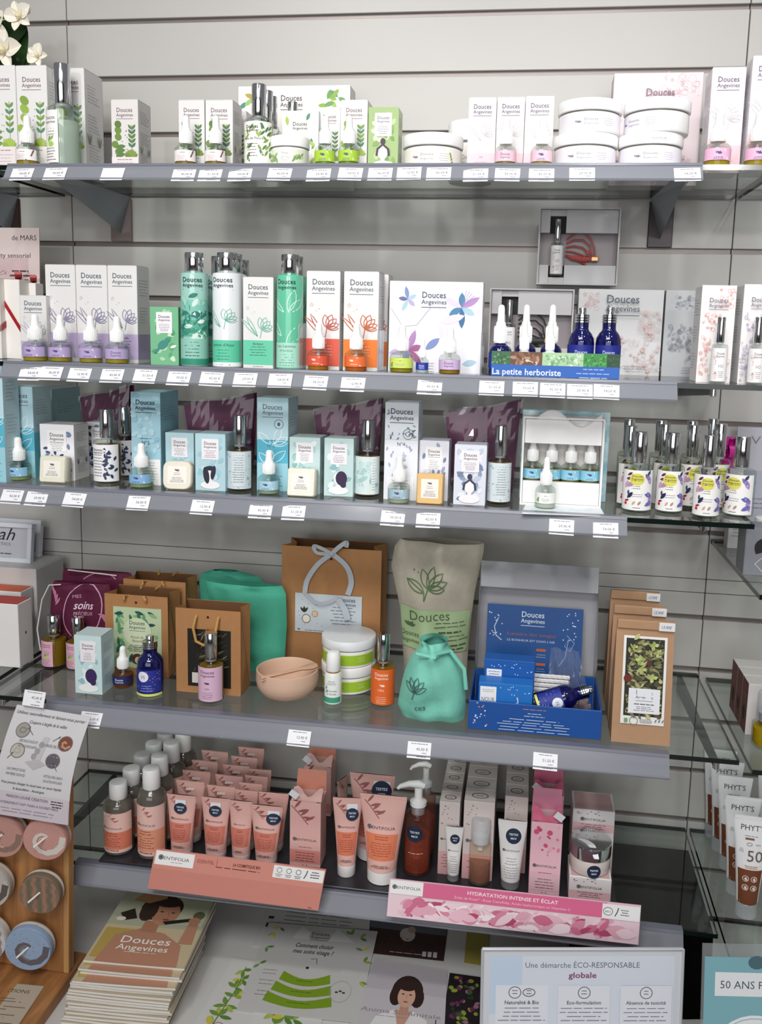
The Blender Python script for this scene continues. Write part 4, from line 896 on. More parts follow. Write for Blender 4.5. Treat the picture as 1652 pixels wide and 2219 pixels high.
openbox('open grey gift box with red cord bracelet under the top shelf',1254,534,176,168,-.060,'#a8433c','red cord bracelet in the upper grey gift box','slim spray bottle in the upper grey gift box')
openbox('open grey gift box with black cords behind the cobalt droppers',1150,712,182,172,-.105,'#2a2628','black cord bracelet in the lower grey gift box','slim spray bottle in the lower grey gift box')
carton('square pale gift box with rose lace print right of cobalt sprays',1246,1429,627,806,Z2,-.085,.05,'rose',dict(c='#d3b6b3',bg='#cfcfd0',r=.035,lw=.4,lx=.02,lv=.95,lc='#56606c',areas=((-.35,.85,.22,.2,22),(.05,.25,1.1,.4,120),(.35,.6,.3,.3,40))),name='gift_box',group='gift boxes',body='#c9c9ca',side=False)
carton('grey carton with dark lace print right of the rose gift box',1433,1508,629,808,Z2,-.085,.05,'rose',dict(c='#8d8f9c',bg='#bcbdc0',r=.07,logo=0,areas=((.05,.86,.6,.14,26),(.0,.45,.9,.3,60),(.3,.25,.3,.1,10))),group=G2,body='#b9babd',side=False)
carton('slim carton with coral lace print at the right end',1508,1582,618,826,Z2,-.262,.055,'rose',dict(c='#e3a9a2',lw=.58,lv=.88),group=G2)
carton('slim carton with lavender lace print cut by the right edge',1598,1672,616,826,Z2,-.270,.055,'rose',dict(c='#b3b4cf',lw=.58,lv=.88),group=G2)
spray('slim clear spray before the coral lace carton',1537,1573,687,823,Z2,'#f0eeee','#e6e6e6','clear',Y=-.292,fill=.012)
spray('slim clear spray before the lavender lace carton',1617,1654,687,824,Z2,'#f0eeee','#e6e6e6','clear',Y=-.295,fill=.012)
# ================================================================ third shelf
G3='blue skincare cartons on the third shelf'
carton('blue carton cut by the left edge, third shelf',-40,14,790,1044,Z3,None,.045,'blue',group=G3,body='#bcd5dd',sidecol='#bcd5dd')
carton('tall light blue carton with white leaf drawing, leftmost whole one',16,77,838,1034,Z3,None,.056,'blue',dict(t='N°1',sbands=((0,.5,'#6fbfd2'),(.5,1,'#bfd9e2'))),group=G3,body='#c5dbe2')
carton('blue carton behind the leftmost light blue carton',62,118,843,1015,Z3,-.150,.10,'blue',dict(sbands=((0,1,'#a9c9d4'),)),group=G3,body='#b5ced8')
dropper('blue-label dropper before the leftmost light blue carton',18,66,947,1044,Z3,'#8fc3e0','#b9c48a','bird')
carton('white soap carton with navy leaf print, left front',90,163,920,1040,Z3,None,.05,'leaves',dict(sleaf='#3a4068'),group=G3)
carton('white carton with navy leaf print behind gold spray bottle',190,240,915,1028,Z3,None,.05,'leaves',group=G3)
soap('ivory soap bar before the navy leaf carton',86,142,990,1047,Z3,'#e6e3cf')
PUR=M('#6a2350',.5,name='purple_cloth',vary=.15,scale=30,bump=.3); CEL=thin('#e9e6ea',fres=1.5,rough=.06,milk=.03,name='cellophane')
def wrapped(label,xl,xr,yt,yb,Y,skew=.012,z0=None):
    x0,x1=atY(xl,(yt+yb)/2,Y).x,atY(xr,(yt+yb)/2,Y).x; w=x1-x0; zt=atY((xl+xr)/2,yt,Y).z; h=zt-Z3
    t=thing('wrapped_cloth',label,'cloth',((x0+x1)/2,Y,Z3),0,'purple cloths in cellophane'); rr=random.Random(int(xl))
    def f(u,v): 
        s_=.80+.2*v; return ((u-.5)*w*s_+ (1-v)*.004, -.010-.006*math.sin(PI*u)*math.sin(PI*v)+.002*math.sin(9*u+5*v), v*h+skew*(u-.5)*v*2+.002*math.sin(u*8))
    def g(u,v): x,y,z=f(u,v); return (x,y+.018+.010*math.sin(PI*v),z)
    b=B(); b.grid(f,12,8,PUR); b.grid(lambda u,v:g(1-u,v),12,8,PUR); b.grid(lambda u,v:tuple((1-v)*p+v*q for p,q in zip(g(u,1),f(u,1)))[:3],12,1,PUR)
    link('cloth',b.mesh('cloth',True),t)
    def fc(u,v):
        x,y,z=f(u,v); k=rr.uniform(-.0007,.0007); return (x*1.05,y-.004+k,z*1.02+.001)
    link('cellophane',B().grid(fc,16,12,CEL).mesh('cellophane'),t)
    return t
wrapped('purple cloth in cellophane behind the gold spray, leftmost',182,286,850,925,-.135)
wrapped('purple cloth in cellophane between the two blue number cartons',405,553,866,936,-.165)
wrapped('purple cloth in cellophane behind the drawn dark-haired head carton',684,828,878,946,-.165)
wrapped('purple cloth in cellophane, rightmost beside the open blue box',966,1128,882,962,-.165)
spray('gold oil spray with navy leaf label, left part of third shelf',207,262,887,1050,Z3,'#efedf0','#b8902e','leafnavy')
spray('gold oil spray half hidden behind the navy leaf label one',248,296,882,1036,Z3,'#e6e4e8','#8a6a2c','leafnavy')
carton('tall blue carton with pebble print and white panel',287,350,850,1050,Z3,None,.075,'cells',dict(sbands=((0,1,'#8fbccb'),)),group=G3,body='#a5ccd8')
dropper('blue-label dropper before the pebble print carton',283,332,960,1060,Z3,'#86b5da','#b9c8a0','bird')
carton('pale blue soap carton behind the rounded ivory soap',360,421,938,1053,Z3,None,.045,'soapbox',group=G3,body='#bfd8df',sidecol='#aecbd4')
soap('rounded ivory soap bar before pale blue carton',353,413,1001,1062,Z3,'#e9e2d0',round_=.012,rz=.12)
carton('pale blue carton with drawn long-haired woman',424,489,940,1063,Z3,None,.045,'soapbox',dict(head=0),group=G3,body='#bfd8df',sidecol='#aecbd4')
spray('gold oil spray with grey dotted label, centre left',493,547,900,1066,Z3,'#c9d6da','#a8862e','dots')
carton('tall blue carton with white leaves and round badge',557,624,862,1063,Z3,None,.06,'blue',dict(t='N°3',badge=1,sbands=((0,.5,'#8cc8d8'),(.5,1,'#c5dbe2'))),group=G3,body='#c5dbe2')
dropper('pale blue-label dropper before the round badge carton',560,606,975,1074,Z3,'#a9cfe0','#bccbb0','bird')
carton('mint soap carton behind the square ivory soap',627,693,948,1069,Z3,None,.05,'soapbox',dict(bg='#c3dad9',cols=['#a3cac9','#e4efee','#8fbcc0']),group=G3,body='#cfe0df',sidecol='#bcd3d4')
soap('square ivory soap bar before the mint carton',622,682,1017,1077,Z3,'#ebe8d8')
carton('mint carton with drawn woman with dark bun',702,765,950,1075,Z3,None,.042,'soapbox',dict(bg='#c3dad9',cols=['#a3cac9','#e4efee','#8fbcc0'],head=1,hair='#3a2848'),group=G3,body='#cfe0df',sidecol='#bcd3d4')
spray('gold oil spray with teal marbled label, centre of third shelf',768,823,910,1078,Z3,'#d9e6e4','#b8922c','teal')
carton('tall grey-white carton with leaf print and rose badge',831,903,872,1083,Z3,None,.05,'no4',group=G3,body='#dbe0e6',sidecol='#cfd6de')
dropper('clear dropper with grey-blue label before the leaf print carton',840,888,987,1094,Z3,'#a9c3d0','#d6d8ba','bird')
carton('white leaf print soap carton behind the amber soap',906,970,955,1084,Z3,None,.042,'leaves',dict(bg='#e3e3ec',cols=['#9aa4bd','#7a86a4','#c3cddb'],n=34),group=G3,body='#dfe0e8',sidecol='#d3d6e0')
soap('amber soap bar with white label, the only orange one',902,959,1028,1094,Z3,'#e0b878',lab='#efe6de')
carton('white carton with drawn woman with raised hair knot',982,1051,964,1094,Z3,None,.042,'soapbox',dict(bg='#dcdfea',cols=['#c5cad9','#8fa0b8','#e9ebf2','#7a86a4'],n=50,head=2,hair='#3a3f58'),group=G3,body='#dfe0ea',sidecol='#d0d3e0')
spray('gold oil spray with pale dotted label left of the open blue box',1054,1106,922,1094,Z3,'#d9e1e4','#b8962e','dots')
# open blue box with four droppers
Y=atZ(1220,1098,Z3).y; x0,x1=atY(1126,1098,Y).x,atY(1302,1098,Y).x; w=x1-x0; h=atY(1215,905,Y).z-Z3; D_=.055
t=thing('gift_box','open blue marbled box showing four droppers in white foam','box',((x0+x1)/2,Y,Z3),0)
BM_=streak('#8fc3cf','#d5e9ec',(60,60,60),.4,0,'marbled_card'); WB=CARD('#eeeceb')
link('case',B().box(-w/2,w/2,D_-.003,D_,0,h,BM_).box(-w/2,-w/2+.003,0,D_-.003,0,h,WB).box(w/2-.003,w/2,0,D_-.003,0,h,WB).box(-w/2+.003,w/2-.003,0,D_-.003,0,.003,WB).box(-w/2+.003,w/2-.003,0,D_-.003,h-.003,h,WB).mesh('case'),t)
link('lid',B().box(-w/2-.002,w/2+.012,D_+.001,D_+.022,0,h*1.04,BM_,.001).mesh('lid'),t)
link('foam_front',B().box(-w/2+.0035,w/2-.0035,.004,.012,.0035,h*.27,WB).mesh('foam_front'),t)
link('foam_top',B().box(-w/2+.0035,w/2-.0035,.006,.040,h*.70,h*.97,WB).mesh('foam_top'),t)
link('foam_back',B().box(-w/2+.0035,w/2-.0035,.044,.0515,.0035,h*.69,CARD('#d9d6d3')).mesh('foam_back'),t)
link('foam_base',B().box(-w/2+.0035,w/2-.0035,.0125,.0435,.0035,h*.22,WB).mesh('foam_base'),t)
for k in range(4):
    dx=(-.36+.24*k)*w
    inst('dropper_bottle',ORD[k]+' of the four blue-label droppers standing in the open box','bottle',dropper_parts('#8fcbe0','#a58b2c','bird',None,deep=True),.036,.072,(t.location.x+dx,Y+.0285,.031,h*.55),'droppers in the open blue box',0,Z3+h*.225)
link('paper_band',B().grid(lambda u,v:(-w*.32+u*w*.78,.004-.006*v,h*(1.0)-.004+.012*math.sin(u*7)*v+.004*v),14,3,WB).mesh('paper_band',True),t)
p=[atZ(x,y,Z3+.0008) for x,y in ((1146,1078),(1292,1082),(1312,1119),(1131,1113))]
t=thing('leaflet','pale leaflet lying under the clear dropper before open box','leaflet',tuple(p[0]))
link('sheet',B().prism([(q.x-p[0].x,q.y-p[0].y) for q in p][::-1],-.0004,.0003,streak('#d8e4ea','#eef1f3',(50,50,50),.5,0,'leaflet_print')).mesh('sheet'),t)
Z3b=Z3+.0013
dropper('clear dropper with white leaf label standing on the leaflet',1158,1204,990,1104,Z3b,'#eef0ea','#e6e8dc','leaf')
# flower label sprays at right
FS=[(1346,1410,935,1112),(1418,1478,937,1114),(1498,1557,943,1124),(1565,1632,945,1122)]
for k,(x0,x1,yt,yb) in enumerate(FS):
    spray('clear spray with flower label, front row, '+['leftmost','second from left','third from left','rightmost'][k],x0,x1,yt,yb,Z3,'#f0eeec','#e9e7da','flower',fill=.01,rz=-.1 if k<3 else -.6,group='flower label spray bottles')
BS=[(1333,1385,922,-.215),(1332,1378,908,-.150),(1408,1456,919,-.205),(1400,1446,911,-.145),(1466,1519,921,-.205),(1468,1512,912,-.140),(1524,1576,918,-.205),(1512,1556,907,-.135)]
for k,(x0,x1,yt,Yc) in enumerate(BS):
    yb=pr_y((x0+x1)/2,Yc,Z3)
    spray('spray with flower label behind the '+['leftmost','second','third','rightmost'][k//2]+' front one, '+['middle row','back row'][k%2],x0,x1,yt,yb,Z3,'#e8e4e2','#b59a4a','flower',Y=Yc,fill=.058,rz=.2,group='flower label spray bottles')
p=atY(1578,972,-.10); t=thing('gift_bow','shiny magenta gift bow behind the flower sprays','bow',(p.x,-.10,p.z-.030)); mg=M('#d4219a',.25,name='magenta_foil',vary=.2,coat=.5)
for k in range(14):
    q=k*2.4; el=.3+1.1*((k*7)%14)/14
    def f(u,v,q=q,el=el):
        r=.024*math.sin(PI*v); dr=Vector((math.cos(q)*math.cos(el),math.sin(q)*math.cos(el),math.sin(el))); n=Vector((-math.sin(q),math.cos(q),0)); up_=dr.cross(n)
        return dr*r+n*(u-.5)*.009+up_*(.008*math.sin(2*PI*v))+Vector((0,0,.016))
    link('loop',B().grid(f,2,8,mg).mesh('loop',True),t)
t.scale=(1.35,1.35,1.35)
link('knot',B().lathe([(.008,0),(.009,.012),(.004,.018)],mg,10).mesh('knot',True),t)
bz=t.location.z-Z3
q=thing('gift_box','small white gift box under the magenta bow','box',(t.location.x,-.10,Z3),0); link('body',B().box(-.022,.022,-.022,.022,0,bz-.0005,CARD('#d9d4d8'),.0008).mesh('body'),q); link('lid',B().box(-.0232,.0232,-.0232,.0232,bz-.016,bz-.0002,CARD('#cfc4cc'),.0006).mesh('lid'),q)
# ================================================================ fourth shelf
def fabric(rows,Y,thick,mat,Z,wr=.0025,seed=0,nu=18,lean=0,flatten=0.0):
    """closed soft bag from pixel rows (y,xl,xr) top to bottom; returns mesh builder in world-relative coords, origin and front mapper"""
    rr=random.Random(seed); rws=[]
    for y,xl,xr in rows:
        a_=atY(xl,y,Y); b_=atY(xr,y,Y); rws.append(((a_.z+b_.z)/2,a_.x,b_.x))
    z0=rws[-1][0]; zt=rws[0][0]
    rws=[(Z+(z-z0)*(zt-Z)/(zt-z0),a,b) for z,a,b in rws]
    ox=(rws[-1][1]+rws[-1][2])/2; ph=[rr.uniform(0,6.28) for _ in range(6)]
    def at(v):
        k=v*(len(rws)-1); i=min(int(k),len(rws)-2); t=k-i; t=t*t*(3-2*t)*.5+t*.5
        return [p*(1-t)+q*t for p,q in zip(rws[i],rws[i+1])]
    def side(u,v,sg):
        z,xa,xb=at(v); c=math.sin(PI*u)**(.55-.3*flatten); th=thick*(.25+.75*math.sin(PI*min(1,.12+.8*v))**.7)
        n=wr*(math.sin(7*u+ph[0]+5*v)+math.sin(13*u-6*v+ph[1])+.7*math.sin(19*v+ph[2]+4*u))*math.sin(PI*u)
        return (xa+(xb-xa)*u-ox,-sg*(th/2*c+n*(sg>0))+lean*(1-v),z-Z)
    b=B(); nv=20
    b.grid(lambda u,v:side(u,1-v,1),nu,nv,mat); b.grid(lambda u,v:side(1-u,1-v,-1),nu,nv,mat)
    b.grid(lambda u,v:tuple(p*(1-v)+q*v for p,q in zip(side(1-u,1,1),side(1-u,1,-1))),nu,1,mat)
    def front(px,py):
        w=atY(px,py,Y); v=0
        for _ in range(2): pass
        lo,hi=0.,1.
        for _ in range(24):
            mid=(lo+hi)/2
            if at(mid)[0]>w.z: lo=mid
            else: hi=mid
        v=(lo+hi)/2; z,xa,xb=at(v); u=max(0.02,min(.98,(w.x-xa)/(xb-xa))); p=side(u,v,1); return (p[0],p[1],p[2])
    return b,ox,front
def cloth_thing(name,label,cat,rows,Y,thick,mat,Z,group=None,part='body',**k):
    b,ox,fr=fabric(rows,Y,thick,mat,Z,**k); t=thing(name,label,cat,(ox,Y,Z),0,group); link(part,b.mesh(part,True,math.radians(70)),t); return t,ox,fr
def art_on(a,fr,px0,py0,ppm,name,t,base=.0012,step=.00003):
    """print art (metres) on a cloth front: (0,0) sits at pixel px0,py0"""
    def mp(u,v,e): p=fr(px0+u*ppm,py0-v*ppm); return (p[0],p[1]-e,p[2])
    link(name,a.mesh(name,mp,base,step),t)
BUR=M('#5a1436',.75,name='burgundy_canvas',vary=.08,scale=200,bump=.2)
CORD=M('#d9d2cc',.6,name='white_cord',vary=.05)
t,ox,fr=cloth_thing('fabric_pouch','burgundy pouch half hidden behind the printed burgundy one','pouch',[(1237,138,284),(1250,136,290),(1330,132,288),(1405,134,285)],-.132,.016,BUR,Z4,'burgundy pouches',seed=1,flatten=1)
a=Art(1); a.line([(.032*math.cos(q),.02*math.sin(q)) for q in [2.6-.2*i for i in range(11)]],.0015,'#c98aa4'); art_on(a,fr,222,1266,1300,'print',t)
link('drawstring',B().tube([(-.05,-.004,atY(160,1236,-.132).z-Z4+.0),(-.045,-.012,atY(160,1236,-.132).z-Z4+.004),(.05,-.012,atY(160,1236,-.132).z-Z4-.001)],.0013,CORD,6).mesh('drawstring',True),t)
t,ox,fr=cloth_thing('fabric_pouch','burgundy pouch with pale oval print and lettering','pouch',[(1262,118,236),(1275,112,240),(1340,108,246),(1416,112,244)],-.172,.018,BUR,Z4,'burgundy pouches',seed=2,flatten=1)
a=Art(2); a.line([(.036*math.cos(q)*.9+.012*math.sin(q)*.5,.046*math.sin(q)) for q in [2*PI*i/26 for i in range(27)]],.0016,'#d9a9bd')
a.text('soins',.002,.004,w=.034,h=.018,c='#ecd3de',shear=.25,bold=.012); a.text('MES',-.01,.022,h=.008,c='#d9a9bd'); a.text('PRÉCIEUX',.002,-.006,w=.032,h=.008,c='#d9a9bd'); 
for k in range(5): a.leaf(-.046,.01+.005*k,.016,1.0+.25*k,.004,'#c27a98')
for k in range(4): a.leaf(.040,-.02+.004*k,.014,2.0+.25*k,.004,'#c27a98')
art_on(a,fr,184,1322,1300,'print',t)
zt=atY(130,1262,-.172).z-Z4
link('drawstring',B().tube([(.0-.03,-.012,zt),(-.052,-.014,zt-.002),(-.066,-.016,zt-.03),(-.075,-.02,zt-.085),(-.07,-.02,.02)],.0013,CORD,6).mesh('drawstring',True),t)
KRAFT=M('#a8784c',.75,name='kraft_paper',vary=.08,scale=90,bump=.12); KIN=M('#6e4a2c',.8,name='kraft_inside',vary=.08,scale=90)
ROPE=M('#b98e52',.8,name='rope',vary=.15,scale=300,bump=.4)
def kraft(label,fl,fr_,yt,yb,d,Y=None,rope=True,arch=True,rz=0,hang=.06,pinch=.5):
    xc=(fl+fr_)/2
    if Y is None: Y=atZ(xc,yb,Z4).y
    x0,x1=atY(fl,yb,Y).x,atY(fr_,yb,Y).x; w=x1-x0; h=atY(xc,yt,Y).z-Z4
    t=thing('paper_bag',label,'paper bag',((x0+x1)/2,Y+d/2,Z4),rz,'brown kraft paper bags'); th=.0005
    link('front_panel',B().box(-w/2,w/2,-d/2-th,-d/2,0,h,KRAFT).mesh('front_panel'),t)
    link('back_panel',B().box(-w/2,w/2,d/2,d/2+th,0,h,KRAFT).mesh('back_panel'),t)
    link('base',B().box(-w/2,w/2,-d/2,d/2,.0003,.001,KRAFT).mesh('base'),t)
    for sg in (-1,1):
        b=B(); X=sg*w/2; Xi=sg*(w/2-d*pinch*.35)
        vs=[(X,-d/2,0),(X,d/2,0),(X,d/2,h),(X,-d/2,h),(X,0,h*.35),(Xi,0,h)]
        b.add(vs,[(0,1,4),(1,2,5,4),(0,4,5,3)],KRAFT); link('gusset',b.mesh('gusset'),t)
    link('fold_hem',B().box(-w/2+.001,w/2-.001,-d/2,-d/2+.0006,h*.86,h*.995,KIN).box(-w/2+.001,w/2-.001,d/2-.0006,d/2,h*.86,h*.995,KIN).mesh('fold_hem'),t)
    link('hole',B().lathe([(.0022,0),(.0022,.0004)],M('#241a12',.9,name='hole'),10).mesh('hole'),t,(0,-d/2-th,h*.91),(PI/2,0,0))
    if rope:
        for sg,yy,dz in ((-1,-d/2,0),(1,d/2,0)):
            s_=w*.17
            pts=[(-s_,yy+sg*.0012,h*.88),(-s_,yy+sg*.005,h*.90)]
            if arch: pts=[(-s_*(1),yy+sg*.001,h*.92),(-s_*1.02,yy+sg*.006,h*.90),(-s_*1.15,yy+sg*.010,h*.80),(-s_*.9,yy+sg*.010,h*(.8-hang)),(-s_*.2,yy+sg*.010,h*(.76-hang)),(s_*.6,yy+sg*.010,h*(.79-hang)),(s_*.95,yy+sg*.010,h*.82),(s_,yy+sg*.006,h*.90),(s_,yy+sg*.001,h*.92)]
            else: pts=[(-s_,yy+sg*.001,h*.92),(-s_,yy+sg*.006,h*.96),(-s_*.9,yy+sg*.007,h*1.0),(-s_*.7,yy-sg*.004,h*.98)]
            link('handle',B().tube(pts,.0024,ROPE,8).mesh('handle',True),t)
            if not arch: link('handle',B().tube([(-p[0],p[1],p[2]) for p in pts],.0024,ROPE,8).mesh('handle',True),t)
    return t,w,h,d,Y
kraft('brown kraft bag at the back between burgundy and turquoise bags',271,404,1258,1408,.055,Y=-.155,arch=False)
t,w,h,d,Y=kraft('brown kraft bag with green jungle card, left of centre',231,366,1290,1464,.055,arch=False)
def inner(t,w,h,d,x0,x1,z0,z1): pass
g=['#2f6a50','#5a9a6a','#1f4a4a','#86b07a','#3d7f6a','#a9c490']
def ppx(Y,px,py,t): p=atY(px,py,Y); return p.x-t.location.x,p.z-t.location.z
x0,z1=ppx(Y,246,1313,t); x1,z0=ppx(Y,352,1452,t)
link('card',B().box(x0,x1,-d/2-.0014,-d/2-.0006,z0,z1,CARD('#b9c9a4')).mesh('card'),t)
a=Art(7); cw,ch=x1-x0,z1-z0
for k in range(70):
    e=a.r.choice('lrtb'); u=a.r.uniform(-.5,.5); v=a.r.uniform(0,1)
    if e=='l': u=a.r.uniform(-.46,-.36)
    if e=='r': u=a.r.uniform(.36,.46)
    if e=='t': v=a.r.uniform(.84,.94)
    if e=='b': v=a.r.uniform(.06,.12)
    L=cw*.2; ang=a.r.uniform(0,6.28)
    cx,cy=u*cw,v*ch; px,py=cx+L*math.cos(ang),cy+L*math.sin(ang)
    if abs(px)>cw*.5 or py<0 or py>ch or abs(cx)>cw*.5: continue
    a.leaf(cx,cy,L,ang,L*.34,a.r.choice(g))
a.ell(0,ch*.6,cw*.30,ch*.24,'#c9d4b5',20); a.logo(0,ch*.8,cw*.34,'#5a5a48'); a.text('Rituel de',0,ch*.5,h=ch*.06,c='#7a4a30'); a.text('Beauté',0,ch*.44,h=ch*.06,c='#7a4a30'); a.micro(0,ch*.38,cw*.5,4,ch*.03,'#5a5a48',.001); a.ell(0,ch*.16,cw*.13,ch*.09,'#4a3024'); a.ell(cw*.02,ch*.14,cw*.08,ch*.06,'#d9b49a')
link('card_print',a.mesh('card_print',lambda u,v,e:((x0+x1)/2+u,-d/2-.0014-e,z0+v)),t)
t,w,h,d,Y=kraft('brown kraft bag with rope handle and dark window card',383,522,1321,1503,.05,hang=.16)
x0,z1=ppx(Y,407,1361,t); x1,z0=ppx(Y,501,1492,t); cw,ch=x1-x0,z1-z0
link('window_card',B().box(x0,x1,-d/2-.0014,-d/2-.0006,z0,z1,CARD('#1d1a16')).mesh('window_card'),t)
a=Art(5)
for k in range(46):
    u,v=a.r.uniform(-.46,.3)*cw,a.r.uniform(.25,.9)*ch; L=min(cw*.22,cw*.5-abs(u)); a.leaf(u,v,L*.9,a.r.uniform(.2,1.3),L*.12,a.r.choice(['#3a3a28','#55503a','#2c2c1e','#7a7258']))
a.rect(-cw*.3,ch*.06,cw*.2,ch*.18,'#cfcac2')
link('card_print',a.mesh('card_print',lambda u,v,e:((x0+x1)/2+u,-d/2-.0014-e,z0+v),.0001,.00001),t)
# turquoise fabric bags
TUR=M('#48a88c',.8,name='turquoise_cotton',vary=.08,scale=160,bump=.25)
cloth_thing('fabric_pouch','turquoise cotton bag at the back, only its gathered top showing','pouch',[(1236,462,516),(1244,436,560),(1262,432,580),(1340,440,588),(1400,446,585)],-.105,.03,TUR,Z4,'turquoise cotton bags',wr=.002,seed=4)
cloth_thing('fabric_pouch','turquoise cotton bag between the kraft bags','pouch',[(1264,446,612),(1280,450,620),(1340,462,622),(1400,482,618),(1432,500,606)],-.150,.04,TUR,Z4,'turquoise cotton bags',wr=.003,seed=5)
# big gift bag with ribbon
t,w,h,d,Y=kraft('large brown gift bag with grey ribbon bow and card',610,822,1187,1451,.062,rope=False,pinch=.9)
SAT=M('#b9c0c8',.3,name='satin_ribbon',vary=.08,coat=.3)
yy=-d/2
x0,z1=ppx(Y,641,1283,t); x1,z0=ppx(Y,784,1376,t); cw,ch=x1-x0,z1-z0
link('gift_card',B().box(x0,x1,yy-.0030,yy-.0022,z0,z1,CARD('#c4ccd2')).mesh('gift_card'),t)
a=Art(9); a.ell(-cw*.33,ch*.34,cw*.065,ch*.12,'#5a5e60',18); a.ell(-cw*.33,ch*.34,cw*.055,ch*.10,'#e4dccb',18); a.ell(-cw*.2,ch*.48,cw*.05,ch*.09,'#b08a6a',16); a.ell(-cw*.2,ch*.48,cw*.04,ch*.07,'#d3b89a',16)
for q in (1.0,1.6,2.2): a.leaf(-cw*.36,ch*.5,cw*.1,q,cw*.035,'#23301f')
for k in range(14): a.ell(a.r.uniform(-.45,-.05)*cw,a.r.uniform(.1,.95)*ch,.0009,.0009,'#8a8f92',6)
a.logo(cw*.28,ch*.97,cw*.26,'#5d6a78',False); a.micro(cw*.22,ch*.68,cw*.4,7,ch*.085,'#66707c',.0011); a.bird(-cw*.44,ch*.06,cw*.05,'#333'); a.micro(-cw*.2,ch*.04,cw*.3,1,1,'#777',.001)
link('card_print',a.mesh('card_print',lambda u,v,e:((x0+x1)/2+u,yy-.0030-e,z0+v)),t)
def ribbonstrip(pts,wd,name,par,n=16):
    P=[Vector(p) for p in pts]
    def cr(v):
        k=v*(len(P)-1); i=min(int(k),len(P)-2); s_=k-i; p0=P[max(i-1,0)];p1=P[i];p2=P[i+1];p3=P[min(i+2,len(P)-1)]
        return .5*((2*p1)+(-p0+p2)*s_+(2*p0-5*p1+4*p2-p3)*s_**2+(-p0+3*p1-3*p2+p3)*s_**3)
    def f(u,v):
        c=cr(v); tn=(cr(min(1,v+.02))-cr(max(0,v-.02))).normalized(); n_=tn.cross(Vector((0,1,.25))).normalized(); return c+n_*(u-.5)*wd
    link(name,B().grid(f,2,n,SAT).mesh(name,True),par)
def rp(px,py,o=.006): x,z=ppx(Y,px,py,t); return (x,yy-o,z)
ribbonstrip([rp(662,1285,.005),rp(668,1255),rp(690,1222),rp(722,1197,.009)],.009,'ribbon',t)
ribbonstrip([rp(722,1197,.009),rp(752,1225),rp(763,1258),rp(755,1288,.005)],.010,'ribbon',t)
ribbonstrip([rp(722,1197,.010),rp(700,1183,.016),rp(684,1180,.012),rp(690,1196,.008),rp(722,1197,.010)],.007,'bow_loop',t)
ribbonstrip([rp(722,1197,.010),rp(738,1182,.014),rp(754,1172,.012),rp(752,1184,.008)],.008,'bow_tail',t)
ribbonstrip([rp(735,1295,.008),rp(750,1318,.010),rp(756,1340,.010)],.012,'bow_tail',t)
ribbonstrip([rp(662,1283,.006),rp(690,1304,.010),rp(720,1300,.010),rp(733,1292,.006)],.006,'ribbon',t)
link('knot',B().lathe([(.002,-.004),(.005,-.002),(.005,.002),(.002,.004)],SAT,10).mesh('knot',True),t,rp(722,1197,.010))
# canvas bag
CAN=M('#b5ad9d',.9,name='canvas',vary=.1,scale=120,bump=.3)
t,ox,fr=cloth_thing('canvas_bag','beige canvas bag with green sprig print and green band','bag',[(1172,868,1050),(1186,856,1049),(1222,848,1040),(1262,858,1030),(1300,868,1024),(1350,872,1018),(1400,876,1014),(1445,878,1012)],-.165,.07,CAN,Z4,part='bag_body',wr=.004,seed=7)
a=Art(3); GI='#4f6e42'
a.leafo(-.004,.0,.034,2.5,.013,.0016,GI); a.line([(-.004,-.012),(-.004,0),(-.03,.02)],.0016,GI)
for q,l in ((1.9,.03),(1.3,.034),(.8,.034),(.35,.032),(0,.026)): a.leafo(.002,.006,l,q,.012,.0016,GI)
a.line([(.002,.006),(-.004,-.012)],.0016,GI); a.ell(-.02,.034,.0015,.0015,GI,6); a.ell(-.014,.030,.001,.001,GI,6)
a.text('Douces',.004,-.044,w=.062,h=.022,c='#55664c')
art_on(a,fr,930,1272,1380,'print',t,.0025)
b=B(); n=20
def bd(u,v):
    px=868+(1026-868)*u+(1-v)*4; py=(1302+16*u)+(88+0*u)*v; p=fr(px,py); return (p[0],p[1]-.0022,p[2])
band=link('paper_band',B().grid(lambda u,v:bd(u,1-v),24,8,M('#a9bf92',.6,name='green_paper',vary=.03)).mesh('paper_band',True),t)
a=Art(4); a.bird(-.040,.006,.022,GI); a.text('Douces',-.040,-.012,w=.03,h=.011,c=GI); a.text('Angevines',-.040,-.022,w=.031,h=.009,c=GI); a.micro(.022,.008,.062,2,.006,'#5a6a4c',.0012); a.micro(.022,-.007,.05,1,1,'#3f5a36',.0022); a.micro(.022,-.013,.062,2,.006,'#5a6a4c',.0012); a.micro(.022,-.028,.05,2,.006,'#3f5a36',.002)
art_on(a,fr,948,1350,1380,'band_print',band,.0036)
